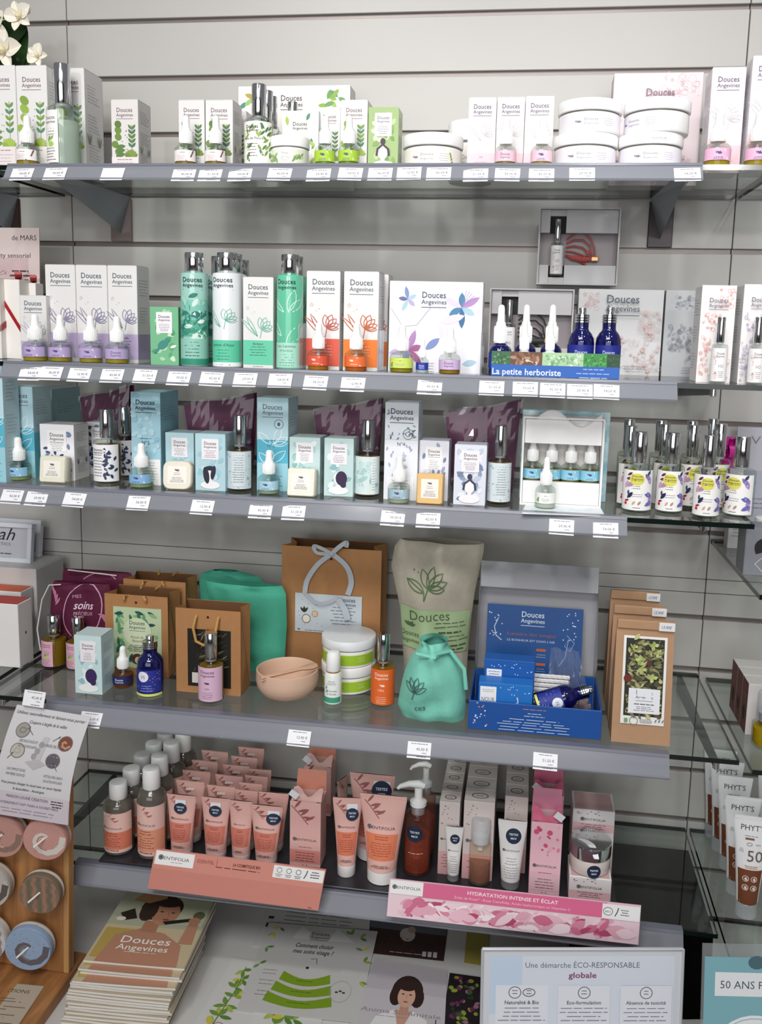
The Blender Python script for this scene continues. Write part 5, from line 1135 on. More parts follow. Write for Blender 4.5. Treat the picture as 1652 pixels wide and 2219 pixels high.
# mint drawstring pouch
MIN=M('#7fcdb8',.8,name='mint_cotton',vary=.06,scale=160,bump=.2)
t,ox,fr=cloth_thing('drawstring_pouch','mint green drawstring pouch before the canvas bag','pouch',[(1384,908,972),(1396,916,968),(1404,908,976),(1425,890,990),(1460,876,1004),(1500,867,1010),(1530,862,1010),(1550,872,1006)],-.285,.085,MIN,Z4,'mint and turquoise bags',wr=.004,seed=9)
a=Art(5)
for q,l in ((1.9,.02),(1.3,.022),(.8,.022),(.3,.02),(2.5,.018)): a.leafo(0,0,l,q,.008,.0012,'#3f5a58')
a.line([(0,0),(-.004,-.012)],.0011,'#3f5a58'); a.text('ces',.008,-.03,h=.013,c='#3f5a58'); art_on(a,fr,905,1478,1400,'print',t,.003)
p=[fr(*q) for q in ((950,1398),(975,1402),(995,1440),(1008,1485))]
link('drawstring',B().tube([(p[0][0],p[0][1]-.006,p[0][2]),(p[1][0]+.006,p[1][1]-.01,p[1][2]),(p[2][0]+.012,p[2][1]-.008,p[2][2]),(p[3][0]+.006,p[3][1]-.006,p[3][2])],.0035,MIN,8).mesh('drawstring',True),t)
link('drawstring',B().tube([(p[0][0]-.03,p[0][1]-.004,p[0][2]-.002),(p[0][0],p[0][1]-.010,p[0][2]-.004),(p[1][0]-.004,p[1][1]-.008,p[1][2]-.004)],.0030,MIN,8).mesh('drawstring',True),t)
# small bottles, box, bowl, jars
OIL2='#a8842c'
spray('pink-label oil spray at the left end of the fourth shelf',95,145,1332,1450,Z4,'#dba9be','#a8801e','strip','#5a3a48',rz=-.25)
spray('pink-label oil spray half behind the mint carton',148,196,1337,1455,Z4,'#dba9be','#a8801e','strip','#5a3a48',rz=-.35)
carton('mint marbled carton with drawn woman, left front of the fourth shelf',164,222,1378,1503,Z4,None,.045,'soapbox',dict(bg='#c9dfe0',cols=['#a9cfd2','#e6efef','#93c0c6'],head=1,hair='#3a2858'),body='#d3e4e5',sidecol='#c3dadd',flap='#cfe0e2')
dropper('amber dropper with navy label on the fourth shelf',247,289,1400,1495,Z4,'#23285a','#8a4a22','navy',deep=True)
bluespray('cobalt spray bottle with round white badge on fourth shelf',300,354,1377,1511,Z4,1)
spray('golden spray with lilac label before the rope handle bag',432,485,1370,1527,Z4,'#d9b3cc','#b08a2a','name','#4a3a48')
spray('golden spray with bright orange label beside the jars',803,855,1372,1534,Z4,'#e5682a','#c8861e','orange','#f7e4d6')
for lab,z,yt,lid in (('lower green-band jar of the stack on the fourth shelf',0,0,'#e9e8e6'),('upper green-band jar of the stack on the fourth shelf',1,0,'#dfe1e4')):
    x,y,w,h=place_round(697,812,1460,1508,Z4); hh=.047
    inst('cream_jar',lab,'jar',jar_parts('#eee',lid,'green'),.090,.056,(x,y,w,hh),'stacked green-band jars',0,Z4+z*hh)
# roll-on bottle
x,y,w,h=place_round(703,740,1410,1529,Z4); t=thing('roll_on_bottle','small white roll-on bottle with green band before the jars','bottle',(x,y,Z4)); R=w/2
link('bottle',B().lathe([(R*.85,0),(R,.002),(R,h*.56),(R*.9,h*.60),(R*.7,h*.61)],M('#e9ece9',.2,coat=.3,name='white_bottle'),24).mesh('bottle',True),t)
link('neck_band',B().lathe([(R*.8,h*.60),(R*.82,h*.63)],M('#b98a5a',.3,.6,name='neck_band'),20).mesh('neck_band',True),t)
link('cap',B().lathe([(R*.80,h*.63),(R*.84,h*.64),(R*.78,h*.93),(R*.66,h*.98),(R*.4,h)],PLASTIC,24).mesh('cap',True),t)
a=Art(3); a.rect(0,h*.03,R*2.4,h*.12,'#3f9a78',12); a.rect(0,h*.03,R*2.4,h*.015,'#cfe4da',12); a.text('les Larmes',0,h*.26,w=R*1.3,h=h*.05,c='#3a4a48'); a.text('la Verité',0,h*.2,w=R*1.1,h=h*.05,c='#3a4a48'); a.micro(0,h*.46,R*1.1,3,h*.03,SLATE,.0006); a.leaf(-R*.7,h*.3,h*.08,1.2,.003,'#7aa890'); a.leaf(-R*.7,h*.24,h*.08,.8,.003,'#7aa890'); link('label',a.mesh('label',cyl(R)),t)
# bowl and spatula
x,y,w,h=place_round(557,688,1446,1532,Z4); R=w/2; hb=.046
WD=M('#d6b39c',.55,name='beech_bowl',vary=.06,scale=25)
t=thing('bowl','small round pale pink bowl on the fourth shelf','bowl',(x,y,Z4)); k=R
link('bowl_body',B().lathe([(k*.55,0),(k*.62,.001),(k*.80,.006),(k*.96,.018),(k,.03),(k*.985,hb),(k*.95,hb+.0008),(k*.92,hb-.002),(k*.92,.03),(k*.8,.014),(k*.5,.009),(k*.02,.008)],WD,48).mesh('bowl_body',True),t)
t2=thing('spatula','pale spatula resting across the pink bowl','spatula',(x,y,Z4)); SP=M('#c79f84',.6,name='beech_spatula',vary=.05,scale=40)
def sp(u,v):
    A=Vector((-k*.60,-k*.93,hb-.001)); E=Vector((k*.92,k*.18,hb+.006)); c=A.lerp(E,v); d_=(E-A).normalized(); n=d_.cross(Vector((0,0,1))).normalized()
    wd=.009 if v<.7 else .009+.013*math.sin(PI*(v-.7)/.36); wd*= 1 if v<.98 else .6
    return c+n*(u-.5)*wd+Vector((0,0,.003*math.sin(PI*u)))
bs=B(); bs.grid(sp,4,20,SP); bs.grid(lambda u,v:sp(1-u,v)-Vector((0,0,.0035)),4,20,SP); link('blade',bs.mesh('blade',True),t2)
# blue gift box
Yb=atZ(1157,1592,Z4).y; x0,x1=atY(1014,1577,Yb).x,atY(1302,1605,Yb).x; w=x1-x0; hf=atY(1157,1529,Yb).z-Z4; D_=.135
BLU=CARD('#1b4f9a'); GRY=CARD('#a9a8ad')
t=thing('gift_box','large open blue gift box with snow dots, fourth shelf','box',((x0+x1)/2,Yb,Z4),0)
link('front_panel',B().box(-w/2,w/2,0,.003,.0005,hf,BLU,.0008).mesh('front_panel'),t)
for sg in (-1,1): link('side_panel',B().box(min(sg*w/2,sg*(w/2-.003)),max(sg*w/2,sg*(w/2-.003)),.0035,D_,.0005,hf*1.02,BLU,.0008).mesh('side_panel'),t)
link('back_panel',B().box(-w/2+.004,w/2-.004,D_-.003,D_,.0005,hf*1.02,BLU).mesh('back_panel'),t)
link('bottom',B().box(-w/2+.0035,w/2-.0035,.0035,D_-.0035,.0005,.002,BLU).mesh('bottom'),t)
hl=atY(1165,1228,Yb+D_).z-Z4
lw=w*.96
lid=link('lid',B().box(-lw/2,lw/2,D_+.018,D_+.0205,hf*.9,hl,GRY).mesh('lid'),t)
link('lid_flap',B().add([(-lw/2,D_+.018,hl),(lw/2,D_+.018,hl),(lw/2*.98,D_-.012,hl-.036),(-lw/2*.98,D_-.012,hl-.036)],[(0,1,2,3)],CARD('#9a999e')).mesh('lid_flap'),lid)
for sg in (-1,1):
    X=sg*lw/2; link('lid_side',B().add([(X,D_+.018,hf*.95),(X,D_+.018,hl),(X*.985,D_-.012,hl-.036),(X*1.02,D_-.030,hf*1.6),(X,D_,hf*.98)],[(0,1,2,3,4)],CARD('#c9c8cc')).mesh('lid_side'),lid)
a=Art(12)
for k in range(16): a.ell(-w*.46+abs(a.r.gauss(0,.06))*w,hf*a.r.uniform(.15,.95),.0014,.0014,a.r.choice(['#dfe7f2','#9fb8dc','#c9876a']),6)
a.micro(0,hf*.84,w*.2,1,1,'#d88a5a',.001); a.micro(0,hf*.7,w*.16,2,hf*.09,'#c9d6ec',.001); a.micro(0,hf*.48,w*.5,2,hf*.1,'#c9d6ec',.001); a.micro(0,hf*.3,w*.66,3,hf*.1,'#c9d6ec',.001)
link('front_print',a.mesh('front_print',flat(0)),t)
bx,by,bz=t.location
# blue card inside lid
cw=w*.78; chh=hl*.58
ct_=thing('card','blue printed card leaning in the lid of the blue gift box','card',(bx-w*.02,Yb+D_-.0095,Z4+.012),0,rot=(-.10,0,0))
link('sheet',B().box(-cw/2,cw/2,-.0008,0,0,chh*1.12,CARD('#22508e')).mesh('sheet'),ct_)
a=Art(13); H_=chh*1.12
for k in range(34): s_=a.r.choice((-1,1)); a.ell(s_*cw*a.r.uniform(.3,.48),H_*a.r.uniform(.6,.97),.0012,.0012,'#cfdcf0',6)
a.logo(-cw*.02,H_*.95,cw*.25,'#d5e0f2'); a.text("Lumière des songes",-cw*.03,H_*.665,w=cw*.5,h=H_*.05,c='#a86a58'); a.text("LE BONHEUR EST DANS L'AIR",-cw*.03,H_*.6,w=cw*.5,h=H_*.035,c='#c3d2ea')
a.line([(-cw*.38,H_*.85),(-cw*.42,H_*.75),(-cw*.40,H_*.65),(-cw*.34,H_*.6)],.0016,'#c3d2ea'); a.line([(cw*.34,H_*.7),(cw*.42,H_*.62),(cw*.38,H_*.52),(cw*.32,H_*.58),(cw*.36,H_*.66),(cw*.33,H_*.45),(cw*.27,H_*.35)],.0010,'#9fb8dc')
for v in (.5,.34): a.rect(cw*.08,H_*v,cw*.1,H_*.03,'#b8603f'); a.micro(cw*.08,H_*v-.006,cw*.12,2,.004,'#c3d2ea')
link('print',a.mesh('print',flat(-.0008)),ct_)
def inbox(label,xa,xb,y0,d,h,col,labelrect,swirl=False):
    q=thing('carton_box',label,'box',(bx+(xa+xb)/2,Yb+y0+d/2,Z4+.0025),0,'small blue cartons inside the gift box'); w_=xb-xa
    link('body',B().box(-w_/2,w_/2,-d/2,d/2,0,h,CARD(col),.0006).mesh('body'),q); a=Art(14)
    for k in range(20): a.ell(w_*a.r.uniform(-.45,.45),h*a.r.uniform(.74,.96),.001,.001,'#bcd6f4',6)
    x_,y_,ww,hh=labelrect; a.rect(x_*w_,y_*h,ww*w_,hh*h,'#eef0f3')
    if swirl: a.text('NOUR',x_*w_,(y_+hh*.32)*h,w=ww*w_*.8,h=hh*h*.28,c='#55606e'); a.micro(x_*w_,(y_+hh*.85)*h,ww*w_*.8,2,.003,SLATE); a.micro(x_*w_,(y_+hh*.2)*h,ww*w_*.7,2,.003,'#c07a6a'); a.line([(w_*.22,h*.72),(w_*.24,h*.6),(w_*.1,h*.52),(-w_*.02,h*.42),(-w_*.02,h*.3)],.0018,'#d9e9fa'); a.ell(0,h*.16,w_*.16,h*.035,'#d9e9fa')
    else: a.micro(x_*w_,(y_+hh*.6)*h,ww*w_*.8,2,.004,SLATE,.001)
    link('front_print',a.mesh('front_print',flat(-d/2)),q); return q
inbox('front blue carton with white label inside the gift box',-w*.43,-w*.02,.010,.030,.072,'#2272c4',(-.32,.42,.3,.5),True)
inbox('rear blue carton with small label inside the gift box',-w*.40,-w*.01,.044,.030,.098,'#1c5aa8',(-.3,.72,.3,.12))
q=thing('woven_pad','white woven pad standing in the blue gift box','pad',(bx+w*.10,Yb+.058,Z4+.0025),0,rot=(-.25,0,0))
for k in range(9): link('weave_row',B().tube([(-.034+.0042*i,-.004-.0022*((i+k)%2),.010+.0072*k) for i in range(17)],.0034,M('#dfdcda',.7,name='white_weave',vary=.06),6).mesh('weave_row',True),q)
q=thing('dropper_bottle','cobalt bottle lying in the blue gift box','bottle',(bx+w*.015,Yb+.028,Z4+.036),0,'cobalt bottles',(1.0,1.0,1.0),rot=(0,1.25,.15))
for p in bluespray_parts(1): link(p[0],p[1],q)
q=thing('salt_sachet','clear sachet of pink salt in the blue gift box','sachet',(bx+w*.28,Yb+.088,Z4+.003))
sb=B(); rr=random.Random(4); SALT=M('#e0bfae',.6,name='pink_salt',vary=.2,scale=300)
for k in range(260):
    u,v=rr.uniform(-1,1),rr.uniform(-1,1)
    if u*u+v*v>1: continue
    x_,y_,z_=u*.032,v*.022,rr.uniform(.006,.034)*(1-.6*(u*u+v*v))+.004; s_=rr.uniform(.0018,.0034); sb.box(x_-s_,x_+s_,y_-s_,y_+s_,z_-s_,z_+s_,SALT)
so=link('salt',sb.mesh('salt'),q); so['kind']='stuff'
link('sachet_film',B().grid(lambda u,v:((u-.5)*.08*(1-.45*v)-.012*v,-.030*(1-v)*math.sin(PI*(.1+.8*u))-.004+.003*math.sin(17*u+9*v),.004+.105*v+.003*math.sin(11*u)),14,12,thin('#eceef2',fres=1.5,milk=.07,rough=.05)).mesh('sachet_film'),q)
# tea bags
TEA=M('#b08a6a',.75,name='kraft_light',vary=.08,scale=70,bump=.15)
def tea(label,Lx,Rx,yt,yb,front):
    Y=atZ((Lx+Rx)/2,yb,Z4).y; x0,x1=atY(Lx,yb,Y).x,atY(Rx,yb,Y).x; w=x1-x0; h=atY((Lx+Rx)/2,yt,Y).z-Z4; d=.055
    t=thing('tea_bag','' or label,'bag',((x0+x1)/2,Y,Z4),0,'brown herb tea bags')
    def f(s_):
        def g(u,v):
            dd=d*(1-v**1.5*.96); return ((u-.5)*w*(1-.02*v), (0 if s_>0 else dd)+ (.025*v if s_>0 else .025*v) +.0002*math.sin(9*u+7*v), v*h*.955)
        return g
    b=B(); b.grid(f(1),8,12,TEA); b.grid(lambda u,v:f(-1)(1-u,v),8,12,TEA)
    for e in (0,1): b.grid(lambda u,v,e=e:tuple(p*(1-uu)+q_*uu for p,q_,uu in zip(f(1)(e,v),f(-1)(e,v),(u if e else 1-u,)*3)),2,12,TEA)
    b.grid(lambda u,v:tuple(p*(1-v)+q_*v for p,q_ in zip(f(-1)(u,0),f(1)(u,0))),8,1,TEA)
    link('bag_body',b.mesh('bag_body',True),t)
    link('folded_top',B().box(-w*.485,w*.485,.0205,.0300,h*.925,h,TEA,.0012).mesh('folded_top'),t)
    tie=link('price_tag',B().box(w*.22,w*.49,.0192,.0203,h*.925,h*.995,CARD('#e3e2e4'),.0004).mesh('price_tag'),t)
    a=Art(2); a.text('13,90€',w*.35,h*.947,w=w*.18,h=h*.035,c='#3a4a6a',shear=.3); link('tag_print',a.mesh('tag_print',flat(.0192)),tie)
    if front:
        mp=lambda u,v,e:(u,f(1)(u/w+.5,v/(h*.955))[1]-.0016-e,v)
        a=Art(16); lw,l0,l1=w*.74,h*.16,h*.87; cx=w*.01
        def gr(x_,v,ww,hh,c,n=6,k=8): [a.rect(x_,v+hh*i/k,ww,hh/k,c,n) for i in range(k)]
        gr(cx,l0,lw,l1-l0,'#e9e7e2'); gr(cx,l0+h*.065,lw*.88,l1-l0-h*.085,'#2a2a20')
        cols=['#6a6a44','#8a8a5a','#4a4a30','#a3a070','#3a3a28','#5a5034','#c0bb84','#7f7b52']
        for k in range(320):
            L=a.r.uniform(.006,.015); u=cx+a.r.uniform(-.41,.41)*lw; v=a.r.uniform(l0+h*.075,l1-h*.03); a.leaf(u,v,min(L,cx+lw*.43-u),a.r.uniform(-1.2,1.2),L*a.r.uniform(.2,.5),a.r.choice(cols))
        for u,v,L in ((.2,.8,.011),(.3,.74,.009),(-.1,.68,.012),(-.05,.6,.010),(.2,.54,.011),(-.25,.78,.008)):
            for q in (.4,1.7,3.0,4.3): a.leaf(cx+u*lw,v*h,L*.7,q,L*.5,a.r.choice(['#a9b46a','#bcc47a','#93a258']))
        a.ell(cx-lw*.38,h*.53,.006,.006,'#6a1e1a',10); a.ell(cx+lw*.1,h*.66,.004,.004,'#5a2a20',8)
        gr(cx+lw*.02,l0+h*.095,lw*.72,h*.20,'#e4e5ea',4,3); a.logo(cx+lw*.02,l0+h*.285,lw*.40,'#5a5a60'); a.micro(cx+lw*.02,l0+h*.165,lw*.5,1,1,'#4a4a50',.0014); a.micro(cx+lw*.02,l0+h*.145,lw*.55,3,h*.014,'#66666c',.0008)
        a.rect(cx-lw*.38,l0+h*.018,lw*.08,h*.032,'#6aa06a'); a.ring(cx-lw*.2,l0+h*.034,.006,.006,.0008,'#6a6a6a'); a.micro(cx+lw*.08,l0+h*.045,lw*.3,3,h*.012,'#8a8a9a',.0008); [a.leaf(cx+lw*x_,l0+h*.03,.006,1.0,.0016,'#4a5a8a') for x_ in (.28,.36,.44)]
        a.s=[(vs,fs,c) for vs,fs,c in a.s]
        link('label',a.mesh('label',mp,.0002,.000008),t)
    return t
tea('front brown herb tea bag with leaf photo label',1324,1452,1354,1612,True)
tea('second brown herb tea bag behind the labelled one',1317,1434,1322,1570,False)
tea('hindmost brown herb tea bag of the three',1311,1420,1289,1532,False)
# left bay cartons and frames
def plainbox(label,xl,xr,yt,yb,Y,d,body,top,name='carton_box',group=None,dots=False,Z=Z4):
    x0,x1=atY(xl,yb,Y).x,atY(xr,yb,Y).x; w=x1-x0; h=atY(xr,yt,Y).z-Z
    t=thing(name,label,'box',((x0+x1)/2,Y+d/2,Z),0,group)
    link('body',B().box(-w/2,w/2,-d/2,d/2,0,h-.001,CARD(body),.001).mesh('body'),t); link('top_panel',B().box(-w/2+.002,w/2-.002,-d/2+.002,d/2-.002,h-.0008,h,CARD(top)).mesh('top_panel'),t)
    if dots:
        a=Art(3); a.ell(w*.2,h*.4,.0022,.003,'#3a2a28',8); a.line([(w*.2,h*.15),(w*.2,h*.7)],.0005,'#5a4a48'); link('front_print',a.mesh('front_print',flat(-d/2)),t); a=Art(3); a.ell(0,h*.5,.0022,.003,'#3a2a28',8); link('side_print',a.mesh('side_print',flatx(w/2,1)),t)
    return t,w,h
plainbox('white carton with red top at the left edge, fourth shelf',-140,44,1310,1462,-.232,.045,'#e6e2e0','#b02a1c',dots=True,group='white cartons at the left edge')
plainbox('white carton with orange top behind the red-topped one',-110,51,1283,1440,-.170,.040,'#dedad8','#c9501c',dots=True,group='white cartons at the left edge')
tb,wb,hb_=plainbox('big plain white carton under the two framed cards',-160,84,1234,1402,-.125,.10,'#c9c6c4','#b9b7b5',group='white cartons at the left edge')
def frame(label,xl,xr,yt,yb,Y,z0,rot,txt):
    x0,x1=atY(xl,yb,Y).x,atY(xr,yb,Y).x; w=x1-x0; h=atY(xr,yt,Y).z-z0
    t=thing('framed_card',label,'frame',((x0+x1)/2,Y,z0),0,'white framed cards',rot=(-.14,0,rot)); e=.009; FR=M('#d6d8e0',.35,name='white_frame'); dd=.012
    for (xa,xb,za,zb) in ((-w/2,w/2,h-e,h),(-w/2,w/2,0,e),(-w/2,-w/2+e,e,h-e),(w/2-e,w/2,e,h-e)): link('frame_bar',B().box(xa,xb,0,dd,za,zb,FR,.001).mesh('frame_bar'),t)
    link('picture',B().box(-w/2+e,w/2-e,.004,.007,e,h-e,CARD('#b9b9c2')).mesh('picture'),t)
    if txt: a=Art(2); a.text('Sarah',w*.09,h*.56,w=.085,h=.034,c='#22202a',shear=.35); a.text('BIO COSMETICS',w*.07,h*.42,w=.075,h=.008,c='#5a5a64'); a.micro(w*.16,h*.2,.05,3,.008,'#4a4a54',.002); link('print',a.mesh('print',flat(.004)),t)
zb=tb.location.z+hb_
frame('rear white framed card on the big carton, left edge',-110,86,1130,1230,-.045,zb+.0002,0,False)
frame('front white framed card with handwritten lettering, left edge',-130,66,1138,1237,-.092,zb+.0002,0,True)
# ================================================================ lowest shelf
tr=thing('display_tray','flat black display tray under the peach bottles and tubes','tray',(0,0,Z5))
x0=atZ(212,1872,Z5).x; x1=atZ(1340,1990,Z5).x
link('tray_base',B().box(x0,x1,-.308,-.02,.0003,.006,M('#2b2a30',.3,name='black_acrylic'),.001).mesh('tray_base'),tr)
ZT=Z5+.0063
def rowY(xc,yt,h): return atZ(xc,yt,ZT+h).y
# white-cap bottles
def cbottle_parts(kind):
    def f():
        R=.0205; H=.125; sm=lambda b,n:b.mesh(n,True)
        hb=.096
        parts=[['bottle',sm(B().lathe([(.018,0),(.0200,.0015),(R,.004),(R,hb-.014),(.0195,hb-.008),(.0165,hb-.003),(.0125,hb),(.0120,hb+.002)],M('#5d5850',.12,coat=.4,name='smoked_bottle'),28),'bottle')]]
        parts.append(['cap',sm(B().lathe([(.0122,hb+.001),(.0126,hb+.0015),(.0122,H-.002),(.0112,H-.0004),(.0095,H)],PLASTIC,24),'cap')])
        a=Art(3); hw=R*1.4
        a.rect(0,.006,hw*2,hb-.024,'#e3bcb2',18); a.rect(0,.012,hw*2,.032,'#d27a60' if kind==0 else '#da9476',18)
        sprig(a,-.008,.073,.022,'#a5605c'); brandc(a,-.001,.049,.03); a.micro(-.002,.041,.022,2,.004,'#7a342c',.0010); a.micro(-.002,.032,.026,5,.0036,'#8a4036',.0008); a.micro(-.002,.0095,.026,1,1,'#7a5a56',.0016)
        if kind==0: a.rect(-.008,.072,.012,.004,'#efe6e0')
        parts.append(['label',art_cyl(a,R)]); return parts
    return cached(('cb',kind),f)
def cbottle(label,kind,w,h,x,Y,rz=0): return inst('lotion_bottle',label,'bottle',cbottle_parts(kind),.041,.125,(x,Y,w,h),'smoky bottles with white caps',rz,ZT)
for kind,(xl,xr,yt,yb),back,nm in ((0,(230,290,1693,1857),((285,1663),(308,1633),(333,1608),(358,1586)),'short'),(1,(302,361,1663,1866),((346,1635),(372,1607),(397,1585)),'tall')):
    x,Y,w,h=place_round(xl,xr,yt,yb,ZT)
    cbottle('front '+nm+' peach-label bottle with white cap',kind,w,h,x,Y)
    for k,(xc,y_) in enumerate(back):
        Yk=rowY(xc,y_,h); cbottle(ORD[k+1]+' '+nm+' peach-label bottle from the front',kind,w,h,atY(xc,y_,Yk).x,Yk)
# peach tubes
TP='#e2b3aa'
def ptube(label,key,w,h,x,Y,W,R,H,rz=0,**k):
    parts=tube_parts(('p',key),W,R,H,TP,.13,'#ece8e4',art_pinktube(**k))
    return inst('squeeze_tube',label,'tube',parts,W,H,(x,Y,w,h),'peach squeeze tubes',rz,ZT)
cols=[('first tube row from the left',(362,425,1722,1860),dict(test=(.0,.80)),dict(tag_=True),((413,1693),(426,1671),(443,1649),(466,1628)),.046),
('second tube row from the left',(437,499,1728,1866),dict(test=(.02,.80)),dict(tag_=True),((480,1703),(497,1680),(513,1658),(530,1640),(545,1620)),.046),
('third, narrow tube row',(497,549,1735,1872),dict(small=True),dict(small=True),((534,1712),(544,1697),(556,1681),(564,1667)),.036),
('fourth tube row',(543,613,1745,1880),dict(test=(.24,.80)),dict(),((592,1717),),.05)]
for nm,(xl,xr,yt,yb),kf,kb,back,W in cols:
    Yf=atZ((xl+xr)/2,yb,ZT).y+.016; xc=(xl+xr)/2
    w=atY(xr,yt,Yf).x-atY(xl,yt,Yf).x; h=atY(xc,yt,Yf).z-ZT
    ptube('front peach tube of the '+nm,(nm,'f'),w,h,atY(xc,yt,Yf).x,Yf,W,.0135 if W<.04 else .0165,.12,**kf)
    for k,(xb,y_) in enumerate(back):
        Yk=rowY(xb,y_,h); ptube(ORD[k+1]+' peach tube from the front of the '+nm,(nm,'b'),w,h,atY(xb,y_,Yk).x,Yk,W,.0135 if W<.04 else .0165,.12,**kb)
# bigger tubes mid shelf
def btube(label,key,xl,xr,yt,yb,Y=None,rz=0,**k):
    Y=atZ((xl+xr)/2,yb,ZT).y+.018 if Y is None else Y; w=atY(xr,yt,Y).x-atY(xl,yt,Y).x; xc=(xl+xr)/2; h=atY(xc,yt,Y).z-ZT
    W=w; H=h
    return inst('squeeze_tube',label,'tube',tube_parts(('p',key),W,W*.32,H,TP,.15,'#eeebe8',art_pinktube(**k)),W,H,(atY(xc,(yt+yb)/2,Y).x,Y,w,h),'peach squeeze tubes',rz,ZT)
btube('medium peach tube with navy sticker right of the pink cartons',('m',1),721,783,1728,1905,rz=.12,test=(.18,.80),band='#d97a5c')
btube('large peach tube with price sticker, tallest in front',('m',2),779,880,1722,1915,band='#dd7d5a')
btube('large peach tube with navy sticker behind the tallest one',('m',3),757,855,1677,1845,Y=-.205,test=(.22,.82))
btube('small peach tube edge behind the medium tube',('m',4),722,762,1686,1830,Y=-.150,rz=1.2)
# opened cartons
def opencarton(label,xl,xr,yflap,yt,yb,Y=None,d=.042,body='#e3b3ae',inner='#dd8f78',flapc='#e7bcb6',pet=None,brandv=.4,band='#d98e84',tagpos=-1):
    xc=(xl+xr)/2
    if Y is None: Y=atZ(xc,yb,ZT).y
    x0,x1=atY(xl,yb,Y).x,atY(xr,yb,Y).x; w=x1-x0; h=atY(xc,yt,Y).z-ZT
    t=thing('carton_box',label,'box',((x0+x1)/2,Y+d/2,ZT),0,'opened pink cartons')
    th=.0006; c=CARD(body)
    link('body',B().box(-w/2,w/2,-d/2,-d/2+th,0,h,c).box(-w/2,w/2,d/2-th,d/2,0,h,c).box(-w/2,-w/2+th,-d/2+th,d/2-th,0,h,c).box(w/2-th,w/2,-d/2+th,d/2-th,0,h,c).box(-w/2,w/2,-d/2,d/2,0,th,c).mesh('body'),t)
    hf=.035
    link('lid_flap',B().grid(lambda u,v:((u-.5)*w*(1-.06*v),d/2-.0003+.006*v*v,h+hf*v),4,5,CARD(inner)).mesh('lid_flap',True),t)
    link('tuck_flap',B().grid(lambda u,v:((u-.5)*w*.96,-d/2+.004+.004*math.sin(u*9)+.016*v,h-.004+.006*math.sin(u*7+1)*(.3+v)+.012*v),8,3,CARD(flapc)).mesh('tuck_flap',True),t)
    a=Art(5)
    if pet:
        a.rect(0,0,w*.99,h,body)
        for k in range(16): a.ell(w*a.r.uniform(-.42,.42),h*a.r.uniform(.55,.97),w*a.r.uniform(.03,.11),w*a.r.uniform(.03,.1),a.r.choice(['#d9567f','#e58aa6','#c94a70','#edb0c2']),10,a=a.r.random()*3)
    else: sprig(a,-w*.46,h*.93,w*1.0,'#9a5a58')
    brandc(a,0,h*brandv,w*.8); a.rect(0,h*.06,w*.98,h*.2,band); a.micro(0,h*.3,w*.5,1,1,'#8a5a58',.0009); a.micro(0,h*.21,w*.7,4,h*.04,'#7a3a40',.001); a.ell(-w*.06,h*.03,.0009,.0009,'#5a3a3a',6); a.ell(w*.06,h*.03,.0009,.0009,'#5a3a3a',6)
    link('front_print',a.mesh('front_print',flat(-d/2)),t)
    tg=link('price_sticker',B().box(-.008,.008,-.0003,0,-.006,.006,CARD('#e3e3ea')).mesh('price_sticker'),t,(tagpos*w*.38,-d/2+.0005,h+.012),(0,.6,0))
    return t
opencarton('front opened peach carton with price sticker',628,694,1669,1738,1878)
opencarton('opened peach carton behind, under the shelf above',658,716,1612,1662,1790,Y=-.10)
opencarton('front opened pink petal carton with price sticker',1145,1212,1718,1782,1938,body='#eebfca',inner='#e08aa6',flapc='#e0708f',pet=1,brandv=.38,band='#eec6cf',tagpos=1)
opencarton('opened pink petal carton behind the front petal one',1150,1216,1672,1722,1850,Y=-.165,body='#eebfca',inner='#d8708f',flapc='#e0708f',pet=1,brandv=.38,band='#eec6cf')
# pump bottles
def pump(label,xl,xr,ytop,yb,Y=None,st=True,mirror=1):
    x,Yc,w,h=place_round(xl,xr,ytop,yb,ZT,Y); R=w/2
    t=thing('pump_bottle',label,'bottle',(x,Yc,ZT),0,'pump bottles'); hb=h*.66
    liq=thin('#c0603c',fres=1.4,milk=.55,milkcol='#b3532f',name='peach_gel')
    link('bottle',B().lathe([(R*.85,0),(R*.97,.002),(R,.006),(R,hb*.93),(R*.92,hb*.98),(R*.55,hb*1.0)],thin('#f0dcd2',fres=1.45,milk=.1,milkcol='#c07a68'),28,cap1=False).mesh('bottle',True),t)
    link('gel',B().lathe([(R*.8,.003),(R*.93,.006),(R*.93,hb*.62)],liq,24).mesh('gel',True),t)
    link('collar',B().lathe([(R*.5,hb*.99),(R*.52,hb*1.0),(R*.52,hb*1.13),(R*.48,hb*1.14)],M('#c9c9cc',.25,.6,name='silver_collar'),20).mesh('collar',True),t)
    link('pump_base',B().lathe([(R*.62,hb*1.13),(R*.62,hb*1.19),(R*.4,hb*1.22),(R*.3,hb*1.24),(R*.3,h*.93)],PLASTIC,20).mesh('pump_base',True),t)
    link('pump_head',B().tube([(R*.45,0,h*.955),(0,0,h*.975),(-R*.7,0,h*.965),(-R*1.35,0,h*.93),(-R*1.55,0,h*.90)],.004,PLASTIC,10,rs=[R*.22,R*.30,R*.24,R*.17,R*.12]).mesh('pump_head',True),t)
    a=Art(2); a.micro(0,hb*.52,R*1.4,1,1,'#7a3426',.0018); a.micro(0,hb*.4,R*1.3,1,1,'#e0b8a4',.0012); a.micro(0,hb*.3,R*1.3,4,hb*.05,'#7a3426',.0010)
    if st: sticker(a,-R*.1,hb*.74,R*.62)
    link('label',a.mesh('label',cyl(R)),t)
pump('front pump bottle with navy sticker and amber gel',873,931,1693,1902)
pump('rear pump bottle with white pump',897,941,1650,1842,Y=-.185,st=False)
